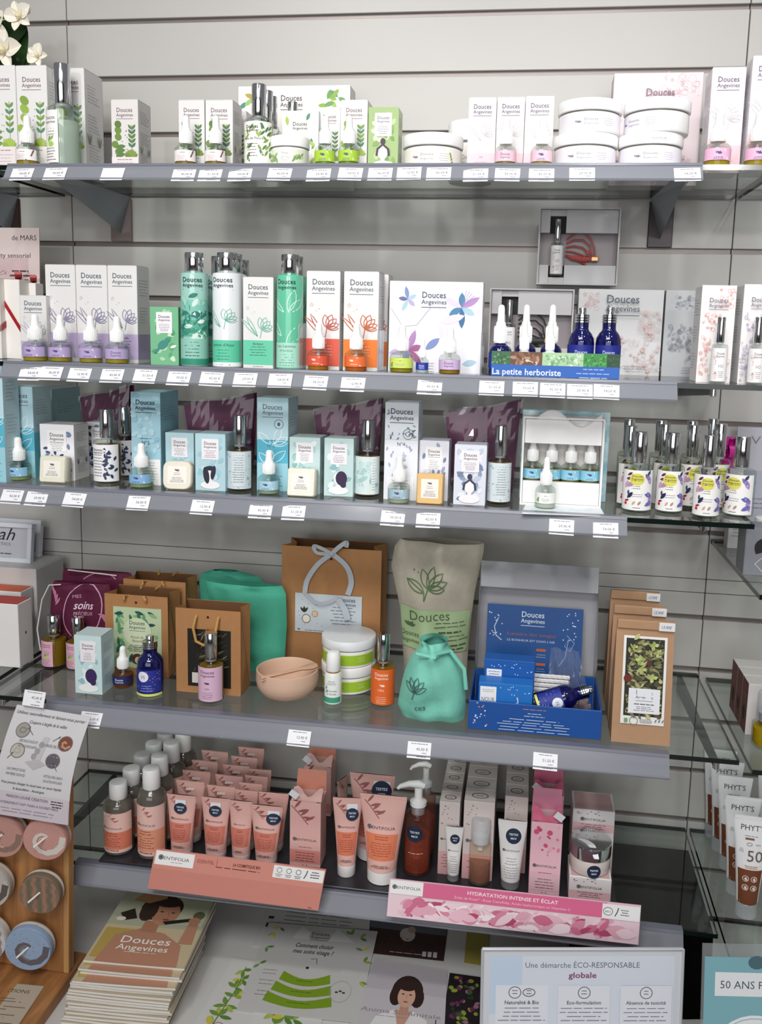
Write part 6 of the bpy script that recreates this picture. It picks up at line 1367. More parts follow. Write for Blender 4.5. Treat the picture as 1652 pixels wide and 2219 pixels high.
# columns of small cartons
def tallcol(nm,xl,xr,yt,yb,backs,d,des):
    xc=(xl+xr)/2; Y=atZ(xc,yb,ZT).y; x0,x1=atY(xl,yb,Y).x,atY(xr,yb,Y).x; w=x1-x0; h=atY(xc,yt,Y).z-ZT
    me=B().box(-w/2,w/2,-d/2,d/2,0,h,CARD('#d9cdc9'),.0006).mesh('body')
    a=Art(8); a.rect(0,0,w*.98,h*.32,'#d9a9a9'); [a.ell(w*a.r.uniform(-.4,.4),h*a.r.uniform(.62,.95),.0012,.0008,'#8a6a6c',6) for _ in range(14)]; brandc(a,0,h*.48,w*.8); a.micro(0,h*.27,w*.7,5,h*.04,'#7a5458',.0009); fp=a.mesh('front_print',flat(-d/2))
    a=Art(9); a.ring(0,0,w*.26,d*.2,.0018,'#5a4a48'); a.micro(0,0,w*.3,2,.003,'#5a4a48',.0009); tp=a.mesh('top_print',lambda u,v,e:(u,v,h+e))
    for k in range(backs+1):
        t=thing('carton_box',('front' if k==0 else ORD[k])+' small blush carton of the '+nm+(' from the front' if k else ''),'box',((x0+x1)/2,Y+d/2+k*(d+.0015),ZT),0,'blush cartons in rows')
        link('body',me,t); link('front_print',fp,t); link('top_print',tp,t)
tallcol('left narrow row',948,992,1738,1895,4,.033,0); tallcol('middle row',1000,1066,1737,1906,3,.040,0); tallcol('right row behind the white tube',1088,1138,1726,1890,3,.040,0)
# small testers
def art_white(a,W,R,H,ch,ab):
    sticker(a,W*.05,H*.78,W*.27); brandc(a,0,H*.56,W*.62); a.micro(0,H*.46,W*.5,3,H*.04,'#7a7a82',.0008); a.micro(0,H*.33,W*.55,5,H*.035,'#8a8a92',.0007)
def wtube(label,key,xl,xr,yt,yb,tilt=0):
    Y=atZ((xl+xr)/2,yb,ZT).y+.010; w=atY(xr,yt,Y).x-atY(xl,yt,Y).x; xc=(xl+xr)/2; h=atY(xc,yt,Y).z-ZT
    t=inst('squeeze_tube',label,'tube',tube_parts(('w',key),w,w*.33,h,'#e9e8e6',.12,thin('#e6eaee',milk=.2),art_white),w,h,(atY(xc,(yt+yb)/2,Y).x,Y,w,h),'white tester tubes',0,ZT); return t
wtube('slim white tester tube with navy sticker before narrow cartons',1,964,1003,1791,1912); wtube('white tester tube with navy sticker before right carton row',2,1077,1140,1777,1926)
x,Yc,w,h=place_round(1014,1062,1770,1922,ZT); R=w/2
t=thing('serum_bottle','amber serum bottle with frosted cap before the middle cartons','bottle',(x,Yc,ZT))
link('bottle',B().lathe([(R*.85,0),(R*.98,.002),(R,.005),(R,h*.60),(R*.9,h*.62),(R*.7,h*.63)],thin('#f2e6d8',fres=1.45,milk=.06),28,cap1=False).mesh('bottle',True),t)
link('serum',B().lathe([(R*.8,.003),(R*.92,.005),(R*.92,h*.34)],thin('#c08040',milk=.55,milkcol='#b06f30'),24).mesh('serum',True),t)
link('pump',B().lathe([(R*.3,h*.5),(R*.3,h*.6),(R*.72,h*.62),(R*.72,h*.74),(R*.5,h*.76),(R*.5,h*.82)],PLASTIC,20).mesh('pump',True),t)
link('cap',B().lathe([(R*.86,h*.63),(R*.9,h*.64),(R*.88,h*.95),(R*.75,h*.99),(R*.5,h)],thin('#e6e8ea',fres=1.45,milk=.35),24).mesh('cap',True),t)
# jar cartons and tester jar
def jbox(label,xl,xr,yt,Y,d,z0,h=None,n=''):
    x0,x1=atY(xl,1850,Y).x,atY(xr,1850,Y).x; w=x1-x0
    t=thing('carton_box',label,'box',((x0+x1)/2,Y+d/2,z0),0,'square pink-band jar cartons')
    link('body',B().box(-w/2,w/2,-d/2,d/2,0,h,CARD('#e4dedd'),.0008).mesh('body'),t)
    a=Art(7); a.rect(0,0,w*.98,h*.38,'#e6bcc0'); [a.ell(w*a.r.uniform(-.42,.42),h*a.r.uniform(.78,.95),.0014,.0009,'#8a7a7c',6) for _ in range(10)]; brandc(a,0,h*.5,w*.62); a.micro(0,h*.3,w*.6,3,h*.09,'#8a5a62',.0010); link('front_print',a.mesh('front_print',flat(-d/2)),t)
    tp=Art(2); tp.rect(0,-d*.45,w*.9,d*.9,'#cfa9a8'); link('top_print',tp.mesh('top_print',lambda u,v,e:(u,v,h+e)),t)
    return t,w
Yj=atZ(1285,1950,ZT).y; hj=atY(1284,1903,Yj).z-ZT
tj,wj=jbox('front square carton carrying the silver tester jar',1237,1330,0,Yj,.062,ZT,hj)
for nm,dz,Yk in (('lower',0,Yj+.075),('middle',1,Yj+.075),('upper',2,Yj+.075)): jbox(nm+' square carton of the stack behind the tester jar',1237,1328,0,Yk,.062,ZT+dz*(hj+.0002),hj)
R=wj*.49; t=thing('cream_jar','silver-lidded tester jar with navy sticker on square carton','jar',(tj.location.x,tj.location.y,ZT+hj+.0002)); H_=.05
link('jar_body',B().lathe([(R*.8,0),(R*.95,.002),(R,.008),(R,H_*.5),(R*.96,H_*.55)],M('#d9cdc6',.15,coat=.5,name='frosted_jar'),36).mesh('jar_body',True),t)
link('lid',B().lathe([(R*1.0,H_*.56),(R*1.02,H_*.57),(R*1.02,H_*.97),(R*.97,H_)],CHROME,36).mesh('lid',True),t)
a=Art(1); sticker(a,R*.15,H_*.24,.0115); link('sticker',a.mesh('sticker',cyl(R)),t)
t2=thing('spatula','small white plastic spatula resting on the silver jar lid','spatula',(tj.location.x,tj.location.y,ZT+hj+H_+.0004))
def sp2(u,v):
    q=-2.2+1.5*v; r_=R*(.95); c=Vector((-R*.62+.028*v,-R*.15-R*.92*v*v,.0022-.022*max(0,v-.72)**1.3*3)); wd=.008+.005*math.sin(PI*v); return (c.x+(u-.5)*wd,c.y-(0 if v<.8 else .002),c.z)
bs=B(); bs.grid(sp2,3,14,PLASTIC); bs.grid(lambda u,v:tuple(p-q for p,q in zip(sp2(1-u,v),(0,0,.0014))),3,14,PLASTIC); link('blade',bs.mesh('blade',True),t2)
# shelf-edge signs
def quad_sign(name,label,cat,corners,Ys,th=.0012,mat=None,level=False):
    P=[atY(x,y,Y) for (x,y),Y in zip(corners,Ys)]   # TL,TR,BR,BL
    if level: P[1]=atZ(*corners[1],P[0].z)
    P[2]=P[1]+P[3]-P[0]
    o=(P[3]+P[2])/2; t=thing(name,label,cat,tuple(o)); Q=[p-o for p in P]; n=((Q[1]-Q[0]).cross(Q[3]-Q[0])).normalized()
    if n.y>0: n=-n
    vs=[tuple(q) for q in Q]+[tuple(q-n*th) for q in Q]
    link('panel',B().add(vs,[(3,2,1,0),(4,5,6,7),(0,1,5,4),(1,2,6,5),(2,3,7,6),(3,0,4,7)],mat).mesh('panel'),t)
    W=(Q[1]-Q[0]).length; H=(Q[0]-Q[3]).length
    def mp(u,v,e):  # u in -W/2..W/2, v 0..H
        s_=u/W+.5; r_=v/H; return tuple(Q[3]*(1-s_)*(1-r_)+Q[2]*s_*(1-r_)+Q[1]*s_*r_+Q[0]*(1-s_)*r_+n*e)
    return t,W,H,mp
PE='#cf8a7c'
t,W,H,mp=quad_sign('shelf_sign','peach shelf strip with brand panel and lettering','sign',((337,1838),(707,1884),(702,1968),(320,1925)),(-.338,-.338,-.350,-.350),mat=CARD('#c98376'))
a=Art(3); a.rect(0,H*.52,W*.996,H*.47,PE); a.rect(-W*.375,H*.62,W*.23,H*.34,'#eeeceb'); brandc(a,-W*.375,H*.76,W*.19); a.micro(-W*.36,H*.7,W*.1,1,1,'#8a8a8a',.0008)
a.text('ESSENTIEL',-W*.19,H*.78,w=W*.1,h=H*.12,c='#8a3f36'); a.rect(-W*.125,H*.72,.0008,H*.2,'#9a4a40'); a.text('LA COSMETIQUE BIO',W*.05,H*.80,w=W*.16,h=H*.10,c='#5a1f1a',bold=.02); a.micro(W*.0,H*.72,W*.3,1,1,'#5a1f1a',.0012)
a.rect(W*.35,H*.66,W*.29,H*.30,'#ebe9e8')
for k in range(3): a.ring(W*(.24+.055*k),H*.85,H*.06,H*.06,.0008,'#3a3a3a',10); a.micro(W*(.24+.055*k),H*.74,W*.04,2,H*.04,'#3a3a3a',.0009)
a.line([(W*.40,H*.92),(W*.395,H*.82),(W*.385,H*.72)],.0014,'#2a2a2a'); a.micro(W*.445,H*.88,W*.06,3,H*.06,'#2a2a2a',.0012)
a.rect(W*.45,H*.04,W*.02,.0010,'#8a3f36'); link('print',a.mesh('print',mp),t)
t,W,H,mp=quad_sign('shelf_sign','pink rose petal shelf strip with white lettering','sign',((845,1903),(1390,1962),(1387,2048),(838,1985)),(-.338,-.338,-.350,-.350),mat=CARD('#e3b9c6'))
a=Art(11); a.rect(0,0,W*.996,H*.64,'#e9cdd6')
for k in range(150):
    u=a.r.uniform(-.47,.42)*W; v=a.r.uniform(.08,.5)*H; L=W*a.r.uniform(.04,.12); q=a.r.uniform(-.6,.9); L=min(L,max(.004,(H*.62-v)/max(.05,math.sin(abs(q))+.3)),max(.004,v/max(.05,math.sin(abs(q))+.3)) if q<0 else L,W*.49-u)
    a.leaf(u,v,L,q,L*a.r.uniform(.3,.55),a.r.choice(['#f2e0e6','#e2a9bb','#efd2db','#cf6f8f','#f4e8ec','#d98aa4','#e9bccb','#b84a6e']))
a.rect(W*.06,H*.60,W*.62,H*.38,'#d9678f'); a.rect(W*.06,H*.60,W*.875,H*.01,'#d9678f'); a.rect(-W*.425,H*.62,W*.14,H*.36,'#eeecec'); brandc(a,-W*.425,H*.76,W*.12)
a.rect(-W*.3,H*.60,W*.12,H*.38,'#d9678f'); a.text('HYDRATATION INTENSE ET ÉCLAT',.0,H*.80,w=W*.36,h=H*.13,c='#f6e6ec',bold=.015); a.text('Éclat de Rose* · Rose Centifolia, Acide hyaluronique et Vitamine C',.0,H*.67,w=W*.46,h=H*.09,c='#f0c9d6')
a.rect(W*.425,H*.58,W*.145,H*.38,'#ecebeb'); a.ring(W*.375,H*.77,W*.018,H*.1,.0009,'#3a3a3a',14); a.text('BIO',W*.375,H*.74,w=W*.02,h=H*.07,c='#3a3a3a'); a.line([(W*.415,H*.88),(W*.41,H*.76),(W*.402,H*.66)],.0014,'#2a2a2a'); a.micro(W*.44,H*.82,W*.035,3,H*.06,'#2a2a2a',.0011)
link('print',a.mesh('print',mp,.0002,.000008),t)
# ================================================================ counter top
def sheet(name,label,cat,cs,z,col,art=None,th=.0006,mat=None):
    P=[atZ(x,y,z) for x,y in cs]; o=sum(P,Vector())/4; o.z=z-th; t=thing(name,label,cat,tuple(o)); Q=[p-Vector((o.x,o.y,z)) for p in P]
    vs=[(q.x,q.y,th) for q in Q]+[(q.x,q.y,0) for q in Q]
    link('paper',B().add(vs,[(3,2,1,0),(4,5,6,7),(0,1,5,4),(1,2,6,5),(2,3,7,6),(3,0,4,7)],mat or CARD(col)).mesh('paper'),t)
    W=((Q[1]-Q[0]).length+(Q[2]-Q[3]).length)/2; H=((Q[0]-Q[3]).length+(Q[1]-Q[2]).length)/2
    def mp(u,v,e): s_=u/W+.5; r_=v/H; p=Q[3]*(1-s_)*(1-r_)+Q[2]*s_*(1-r_)+Q[1]*s_*r_+Q[0]*(1-s_)*r_; return (p.x,p.y,th+e)
    if art: a=Art(5); art(a,W,H); link('print',a.mesh('print',mp,.0001,.00001),t)
    return t
GL=['#8fa84a','#6f9440','#a9b858','#5a8438','#c9c04a']
def leafy(a,W,H,pts,L,n=3):
    for x,y in pts:
        for k in range(n): a.leaf(W*x,H*y,L,a.r.uniform(0,6.28),L*.42,a.r.choice(GL))
def a_back(a,W,H): a.micro(W*.05,H*.85,W*.7,6,H*.1,'#55565a',.0016,al='l'); a.rect(-W*.42,H*.45,W*.05,H*.1,'#2a2a2a'); a.rect(-W*.42,H*.65,W*.05,H*.06,'#2a2a2a')
sheet('leaflet','white text leaflet lying at the back under the green-arc leaflet','leaflet',((581,1958),(806,1984),(800,2070),(545,2050)),ZC+.0010,'#c9c8c6',a_back)
def a_dark(a,W,H):
    a.rect(0,0,W*.98,H*.98,'#3a2620'); a.rect(0,H*.72,W*.98,H*.26,'#5d5f68'); a.ell(W*.0,H*.62,W*.1,H*.2,'#c9bcb2'); a.ell(W*.05,H*.78,W*.05,H*.1,'#b59a88'); 
    for k in range(40): a.leaf(W*a.r.uniform(-.45,.4),H*a.r.uniform(.1,.5),W*.06,a.r.uniform(0,3),W*.01,a.r.choice(['#4a3028','#2a1c18','#5a3c30']))
    for x in (.24,.31,.38): a.rect(W*x,H*.05,W*.05,H*(.14+.1*(x-.24)),'#c9c9cc')
    a.micro(W*.0,H*.08,W*.5,1,1,'#c9c0b8',.0015)
sheet('booklet','dark photo booklet lying under the pink petal strip','booklet',((803,1988),(971,2009),(962,2082),(796,2064)),ZC+.0012,'#3a2620',a_dark,.001)
def a_portrait(a,W,H):
    a.rect(0,0,W*.99,H*.99,'#c4bec2'); a.rect(0,H*.6,W*.99,H*.39,'#b9b2b8'); hr='#35231f'
    a.poly([(-W*.34,0),(-W*.26,H*.26),(-W*.08,H*.36),(W*.14,H*.36),(W*.3,H*.26),(W*.36,0)],'#e4e0e1'); a.poly([(-W*.07,H*.36),(W*.02,H*.05),(W*.13,H*.36)],'#c99a86'); a.rect(W*.03,H*.34,W*.1,H*.14,'#c08f7a')
    a.ell(W*.03,H*.63,W*.19,H*.21,hr,20); a.ell(-W*.09,H*.55,W*.08,H*.14,hr); a.ell(W*.16,H*.55,W*.08,H*.14,hr); a.ell(W*.03,H*.55,W*.105,H*.15,'#d3a692',18); a.ell(W*.02,H*.69,W*.11,H*.07,hr)
    a.ell(-W*.015,H*.575,W*.018,H*.009,'#2a1c1a',8); a.ell(W*.075,H*.575,W*.018,H*.009,'#2a1c1a',8); a.ell(W*.03,H*.475,W*.03,H*.011,'#a8504c',8); a.line([(W*.032,H*.57),(W*.036,H*.52)],.0010,'#b58470')
    a.text('Anima Sommitale',0,H*.30,w=W*.9,h=H*.075,c='#8f868e'); a.micro(-W*.1,H*.26,W*.4,1,1,'#8f868e',.0010); a.rect(W*.4,H*.1,W*.05,H*.12,'#4a4448'); a.rect(W*.4,H*.105,W*.035,H*.10,'#c4bec2'); a.rect(W*.4,H*.22,W*.012,H*.07,'#4a4448')
sheet('magazine','magazine with a dark-haired person in white on its cover','magazine',((812,2078),(970,2104),(962,2262),(752,2240)),ZC+.003,'#c4bec2',a_portrait,.0028)
def a_veg(a,W,H):
    a.rect(0,0,W*.98,H*.98,'#241c20')
    for k in range(60): a.ell(W*a.r.uniform(-.4,.4),H*a.r.uniform(.06,.94),W*a.r.uniform(.04,.1),H*a.r.uniform(.02,.04),a.r.choice(['#3a5a30','#2a3a24','#6a2a5a','#8a9a3a','#4a6a38','#9a6a7a']),8,a=a.r.random()*3)
sheet('booklet','dark vegetable photo booklet left of the framed notice','booklet',((975,2108),(1048,2118),(1040,2250),(955,2240)),ZC+.0012,'#241c20',a_veg,.001)
sheet('leaflet','small yellow leaflet behind the framed notice','leaflet',((1013,2008),(1062,2014),(1058,2094),(1006,2086)),ZC+.0011,'#a89a4a')
def a_sprig(a,W,H): leafy(a,W,H,((.0,.85),(.05,.72),(-.05,.6),(.0,.48),(-.1,.36),(-.15,.22),(-.25,.1)),W*.26,4); a.line([(W*.05,H*.9),(0,H*.6),(-W*.2,H*.1)],.0016,'#6a7a3a'); a.ring(-W*.1,H*.1,.007,.007,.0010,'#a04a5a'); a.micro(W*.25,H*.06,W*.3,2,.005,'#444',.0012)
sheet('leaflet','white leaflet with olive leaf sprig beside the catalogue stack','leaflet',((505,2075),(566,2085),(545,2250),(412,2235)),ZC+.0008,'#d3d2cf',a_sprig)
sheet('leaflet','white leaflet with green leaves under the green-arc leaflet bottom','leaflet',((560,2165),(700,2190),(690,2280),(530,2260)),ZC+.0014,'#d6d5d2',lambda a,W,H:leafy(a,W,H,((-.2,.75),(-.05,.7),(.08,.66)),W*.2,4))
def a_arc(a,W,H):
    leafy(a,W,H,((-.42,.88),(-.44,.7),(-.45,.5),(-.38,.95)),W*.07,2); leafy(a,W,H,((.28,.93),(.36,.9),(.41,.75),(.44,.62),(.44,.4),(.2,.88)),W*.075,2)
    for xo in (-.1,.22): a.poly([(W*(xo-.08),H*.99),(W*(xo+.1),H*.83),(W*(xo-.14),H*.83)],'#d9d8d6')
    a.ell(W*.0,H*.87,W*.1,H*.06,'#b9b8ba',20); a.logo(W*.0,H*.93,W*.17,'#4a4a46'); a.text('Comment choisir',-.02*W,H*.73,w=W*.34,h=H*.07,c='#333',shear=.25,bold=.01); a.text('mes soins visage ?',-.02*W,H*.66,w=W*.36,h=H*.07,c='#333',shear=.25,bold=.01)
    a.ell(-W*.03,H*.50,W*.015,H*.014,'#222',8); a.line([(-W*.02,H*.6),(W*.03,H*.61),(W*.04,H*.55)],.0012,'#444')
    g='#7a9a22'
    for k in range(3):
        y=.36-.115*k; ww=.20+.035*k
        o=[(W*(-.02-.005*k+ww*(2*i/8-1)),H*(y+.085-.10*math.sin(PI*i/8)*.7)) for i in range(9)]; p=[(W*(-.02-.005*k+(ww+.02)*(2*i/8-1)),H*(y-.01-.10*math.sin(PI*i/8)*.5)) for i in range(9)]
        a.raw(o+p,[(9+i,10+i,i+1,i) for i in range(8)],g); a.micro(-W*.02,H*(y-.01),W*.2,1,1,'#3f5212',.0011); a.micro(-W*.34,H*(y+.08),W*.16,2,H*.04,'#666',.0009)
    a.ring(W*.3,H*.28,W*.09,H*.11,.0007,'#a9a8a6',24); [a.ell(W*(.27+.03*k),H*.27+.003*(k%2),.003,.002,'#3a3a38',6) for k in range(3)]
sheet('leaflet','leaflet with green arcs and leafy corners in the middle of counter','leaflet',((583,1999),(819,2018),(775,2216),(513,2188)),ZC+.0032,'#c6c4c1',a_arc,.0008)
# catalogue stack
zt=ZC+.082; P=[atZ(x,y,zt) for x,y in ((268,1928),(468,1950),(405,2097),(190,2086))]
o=sum(P,Vector())/4; ex=((P[1]-P[0])+(P[2]-P[3])).normalized(); ang=math.atan2(ex.y,ex.x); cwid=((P[1]-P[0]).length+(P[2]-P[3]).length)/2; clen=((P[0]-P[3]).length+(P[1]-P[2]).length)/2
NB=18; tk=.082/NB
cov=M('#b5a58c',.3,name='cover_gloss',coat=.3,vary=.15,scale=12); pag=M('#d9d6d0',.6,name='paper_pages',vary=.06,scale=200)
def bookmesh():
    def bend(u,v): return .0009*math.sin(PI*u)*(-1)*(1-v)**2
    b=B(); b.grid(lambda u,v:((u-.5)*cwid,(v-.5)*clen,tk*.96+bend(u,v)),8,8,cov)
    b.grid(lambda u,v:((.5-u)*cwid,(v-.5)*clen,.0002+bend(1-u,v)),8,8,cov)
    pb=B()
    for e in range(4):
        def g(u,v,e=e):
            x,y={0:(u,0),1:(1,u),2:(1-u,1),3:(0,1-u)}[e]; return ((x-.5)*cwid*.997,(y-.5)*clen*.997,.0003+(tk*.96-.0005)*v+bend(x,y))
        pb.grid(g,8,1,pag)
    return b.mesh('cover',True),pb.mesh('pages')
cvm,pgm=bookmesh()
for k in range(NB):
    lab='top catalogue of the stack with a person holding a brush-like tool' if k==NB-1 else 'catalogue in the tall stack beside the wooden display, '+('lowest' if k==0 else ORD[NB-1-k]+' from the top')
    if k==NB-1: lab='top catalogue of the stack with a portrait on its cover'
    q=NB-1-k; t=thing('catalogue',lab,'catalogue',(o.x-.0006*q+random.uniform(-.002,.002)-(.004 if q>2 else 0),o.y-.0016*q-(.010 if q>0 else 0)-(.012 if q>2 else 0)+random.uniform(-.002,.002),ZC+.0004+k*tk),ang+random.uniform(-.025,.025)*(1 if q else 0),'catalogues in the stack')
    link('cover',cvm,t); link('pages',pgm,t)
    if q==0 or q==1 or q==3 or q==5:
        a=Art(4); W,H=cwid,clen
        a.rect(0,0,W*.99,H*.995,'#c3b391',8); a.rect(0,H*.5,W*.99,H*.495,'#a9aa92',8)
        a.rect(W*.2,H*.55,W*.55,H*.4,'#bcc0a4',5); a.rect(-W*.32,H*.05,W*.3,H*.4,'#b39a52',4)
        sk='#a8775c'
        a.poly([(-W*.40,0),(-W*.34,H*.36),(-W*.12,H*.47),(W*.14,H*.42),(W*.36,H*.28),(W*.42,0)],'#b5836a'); a.rect(-W*.04,H*.38,W*.16,H*.2,sk)
        a.ell(-W*.02,H*.78,W*.22,H*.19,'#3a2a22',20); a.ell(W*.05,H*.70,W*.14,H*.17,'#b98468',20); a.ell(-W*.14,H*.72,W*.09,H*.15,'#3a2a22',14); a.ell(W*.02,H*.86,W*.15,H*.07,'#3a2a22',14)
        a.poly([(-W*.3,H*.98),(-W*.36,H*.86),(-W*.18,H*.83),(-W*.02,H*.92),(-W*.04,H*.985)],'#b08258')
        a.poly([(-W*.42,H*.66),(-W*.3,H*.74),(-W*.22,H*.6),(-W*.34,H*.56)],'#2e241e'); a.ell(-W*.38,H*.58,W*.05,H*.03,'#d9d2c4')
        a.ell(W*.0,H*.72,W*.02,H*.008,'#241814',8); a.ell(W*.12,H*.715,W*.02,H*.008,'#241814',8); a.ell(W*.08,H*.61,W*.035,H*.012,'#8f4a40',10); a.line([(W*.07,H*.71),(W*.085,H*.66)],.001,'#96664e')
        a.poly([(W*.06,H*.58),(W*.36,H*.66),(W*.38,H*.62),(W*.1,H*.54)],'#2a2420'); a.ell(W*.4,H*.70,W*.06,H*.06,'#6a6a48',14); a.poly([(W*.32,H*.3),(W*.34,H*.64),(W*.42,H*.66),(W*.46,H*.3)],'#b5836a'); a.ell(W*.38,H*.62,W*.06,H*.05,'#b98468',12)
        a.text('Douces',W*.0,H*.26,w=W*.5,h=H*.13,c='#f3eee6',bold=.006); a.text('Angevines',W*.0,H*.17,w=W*.52,h=H*.1,c='#f3eee6',bold=.004); a.micro(0,H*.14,W*.46,1,1,'#e6ddd0',.0012)
        def mpc(u,v,e): uu=u/cwid+.5; vv=v/clen; return (u,v-clen/2,tk*.96-.0009*math.sin(PI*max(0,min(1,uu)))*(1-vv)**2+e)
        link('cover_print',a.mesh('cover_print',mpc,.0004,.00005),t)
# framed notice on the counter
t,W,H,mp=quad_sign('sign_holder','framed white notice about eco responsibility, bottom right','sign',((1046,2056),(1481,2056),(1475,2400),(1040,pr_y(1040,-.475,ZC+.0045))),(-.46,-.46,-.475,-.475),.004,CARD('#d3d5da'),level=True)
a=Art(6); a.rect(0,0,W*.99,H*.985,'#cfd2d8'); a.rect(0,H*.0,W*.92,H*.95,'#d6dce6'); a.rect(-W*.38,H*.55,W*.16,H*.4,'#c3d3e6'); a.rect(W*.2,H*.0,W*.5,H*.36,'#dcdde2'); a.rect(0,H*.36,W*.92,.0016,'#c0cad6')
a.text('Une démarche ÉCO-RESPONSABLE',0,H*.87,w=W*.57,h=H*.055,c='#6a6a78'); a.text('globale',0,H*.80,w=W*.14,h=H*.055,c='#8a4a6a',bold=.02)
for k,(ti) in enumerate(('Naturalité & Bio','Eco-formulation','Absence de toxicité')):
    x=W*(-.30+.31*k); a.rect(x,H*.47,W*.26,H*.28,'#dfe2ea')
    for dx in ((-.035,.035) if k==0 else (0,)): a.ring(x+W*dx,H*.70,W*.03,W*.03 if dx<=0 else W*.02,.0012,'#55555f',16); a.micro(x+W*dx,H*.71,W*.03,2,H*.02,'#55555f',.0012)
    a.text(ti,x,H*.62,w=W*(.17 if k<2 else .2),h=H*.035,c='#55505c',bold=.01); a.micro(x,H*.59,W*.24,4,H*.028,'#7f7f8a',.0011)
    a.rect(x,H*.2,W*.26,H*.22,'#dfe2ea'); a.ring(x,H*.385,W*.03,W*.03,.0012,'#55555f',16); a.ell(x,H*.385,W*.014,W*.01,'#55555f',8,a=.6); a.micro(x,H*.31,W*.2,3,H*.03,'#7f7f8a',.0011)
link('print',a.mesh('print',mp,.0003,.00002),t)
fm=M('#c9cbd0',.25,.3,name='acrylic_frame')
link('frame_edge',B().tube([mp(-W/2,H,.001),mp(W/2,H,.001)],.0022,fm,6).tube([mp(W/2,H,.001),mp(W/2,0,.001)],.0022,fm,6).tube([mp(-W/2,H,.001),mp(-W/2,0,.001)],.0022,fm,6).mesh('frame_edge'),t)
link('stand_foot',B().box(-W/2,W/2,-.004,.07,ZC-t.location.z+.0004,ZC-t.location.z+.004,thin('#eef0f2',milk=.1)).mesh('stand_foot'),t)
link('stand_back',B().box(-W/2,W/2,.012,.0145,ZC-t.location.z+.0045,H*.3,thin('#eef0f2',milk=.1)).mesh('stand_back'),t)
t,W,H,mp=quad_sign('sign_holder','teal promotional card in acrylic stand at bottom right corner','sign',((1524,2046),(1760,2052),(1740,2400),(1514,pr_y(1514,-.455,ZC+.004))),(-.44,-.44,-.455,-.455),.003,thin('#e6ecee',milk=.12),level=True)
a=Art(6); a.rect(0,H*.0,W*.96,H*.93,'#7fb0ba'); a.ell(-W*.0,H*.90,W*.08,H*.04,'#4a6a72'); a.rect(0,H*.70,W*.76,H*.14,'#e6e8ea'); a.text("50 ANS PHYT'S",0,H*.745,w=W*.66,h=H*.065,c='#4a5a66')
a.ell(0,H*.30,W*.43,H*.29,'#e9ecee',30); a.ring(0,H*.30,W*.40,H*.27,.0014,'#8fb6bf',30); a.text('-15% sur',0,H*.44,w=W*.36,h=H*.065,c='#44525e'); a.text('DUO',0,H*.34,w=W*.2,h=H*.065,c='#44525e'); a.text('NETTOYANT',0,H*.24,w=W*.5,h=H*.065,c='#44525e')
link('print',a.mesh('print',mp,.0003,.00002),t)
link('stand_back',B().box(-W/2,W/2,.012,.0145,ZC-t.location.z+.004,H*.3,thin('#eef0f2',milk=.1)).mesh('stand_back'),t)
link('stand_foot',B().box(-W/2,W/2,-.004,.06,ZC-t.location.z+.0004,ZC-t.location.z+.0035,thin('#eef0f2',milk=.1)).mesh('stand_foot'),t)
# black draped crate
t=thing('draped_crate','black cloth-draped crate on the counter under the lowest shelf','crate',(1.115,-.145,ZC)); BK=M('#030304',.9,spec=.1,name='black_velvet',vary=.2,scale=60)
hh=.155
def dr(u,v):
    # v: 0 top centre .. 1 hem ; u around
    q=2*PI*u; sx=max(-1,min(1,1.45*math.cos(q)))*.105; sy=max(-1,min(1,1.45*math.sin(q)))*.118
    if v<.5: k=v*2; return (sx*k,sy*k,hh+.003*math.sin(5*q)*k)
    k=(v-.5)*2; f=1+.05*k*(1+.5*math.sin(9*q)); return (sx*f,max(-.14,min(.118,sy*f)),hh*(1-k)+.0006)
link('cloth',B().grid(dr,72,12,BK).mesh('cloth',True),t)
link('crate_body',B().box(-.098,.098,-.108,.112,.0004,hh-.004,M('#151314',.7,name='crate_board')).mesh('crate_body'),t)
# wooden soap display
WOOD=streak('#7c5230','#b98552',(38,10,2.2),.5,.25,'pine_board',lo=.3,hi=.7,dist=.6,c3='#9d6a3e'); WEDGE=streak('#9a6a3c','#c79a62',(40,40,3),.5,.2,'pine_edge',lo=.3,hi=.7)
Pt=atY(180,1682,-.362); Pb=atZ(130,2114,ZC+.026)
wt=thing('soap_display','pine wooden display stand holding round soaps, bottom left','display stand',(Pb.x,-.372,ZC))
hbd=Pt.z-ZC
link('board',B().box(-.30,0,-.004,.014,.024,hbd,WOOD,.0012).mesh('board'),wt)
link('board_edge',B().box(.0001,.010,-.004,.014,.024,hbd-.002,WEDGE,.001).mesh('board_edge'),wt)
link('base',B().box(-.31,.014,-.135,.05,.0004,.0235,WOOD,.0015).mesh('base'),wt)
wt.rotation_euler=(0,.03,0)
def swirl_art(a,R,c,kind):
    a.ell(0,0,R*.97,R*.97,c[0],32)
    if kind=='swirl':
        pts=[(R*(.12+.072*i)*math.cos(.55*i+1),R*(.12+.072*i)*math.sin(.55*i+1)) for i in range(11)]; a.line(pts,R*.28,c[1]); pts=[(x*.8,y*.8) for x,y in pts[:8]]; a.line(pts,R*.09,c[2])
    else:
        for k in range(7): x=-R*.7+R*.235*k; hh_=math.sqrt(max(0,R*R*.88-x*x)); a.line([(x+R*.06*math.sin(3*j+k),-hh_+2*hh_*j/6) for j in range(7)],R*.16,c[1+k%2])
    for k in range(40): q=a.r.uniform(0,6.28); r_=R*.9*math.sqrt(a.r.random()); a.ell(r_*math.cos(q),r_*math.sin(q),R*.02,R*.015,a.r.choice(c),6)
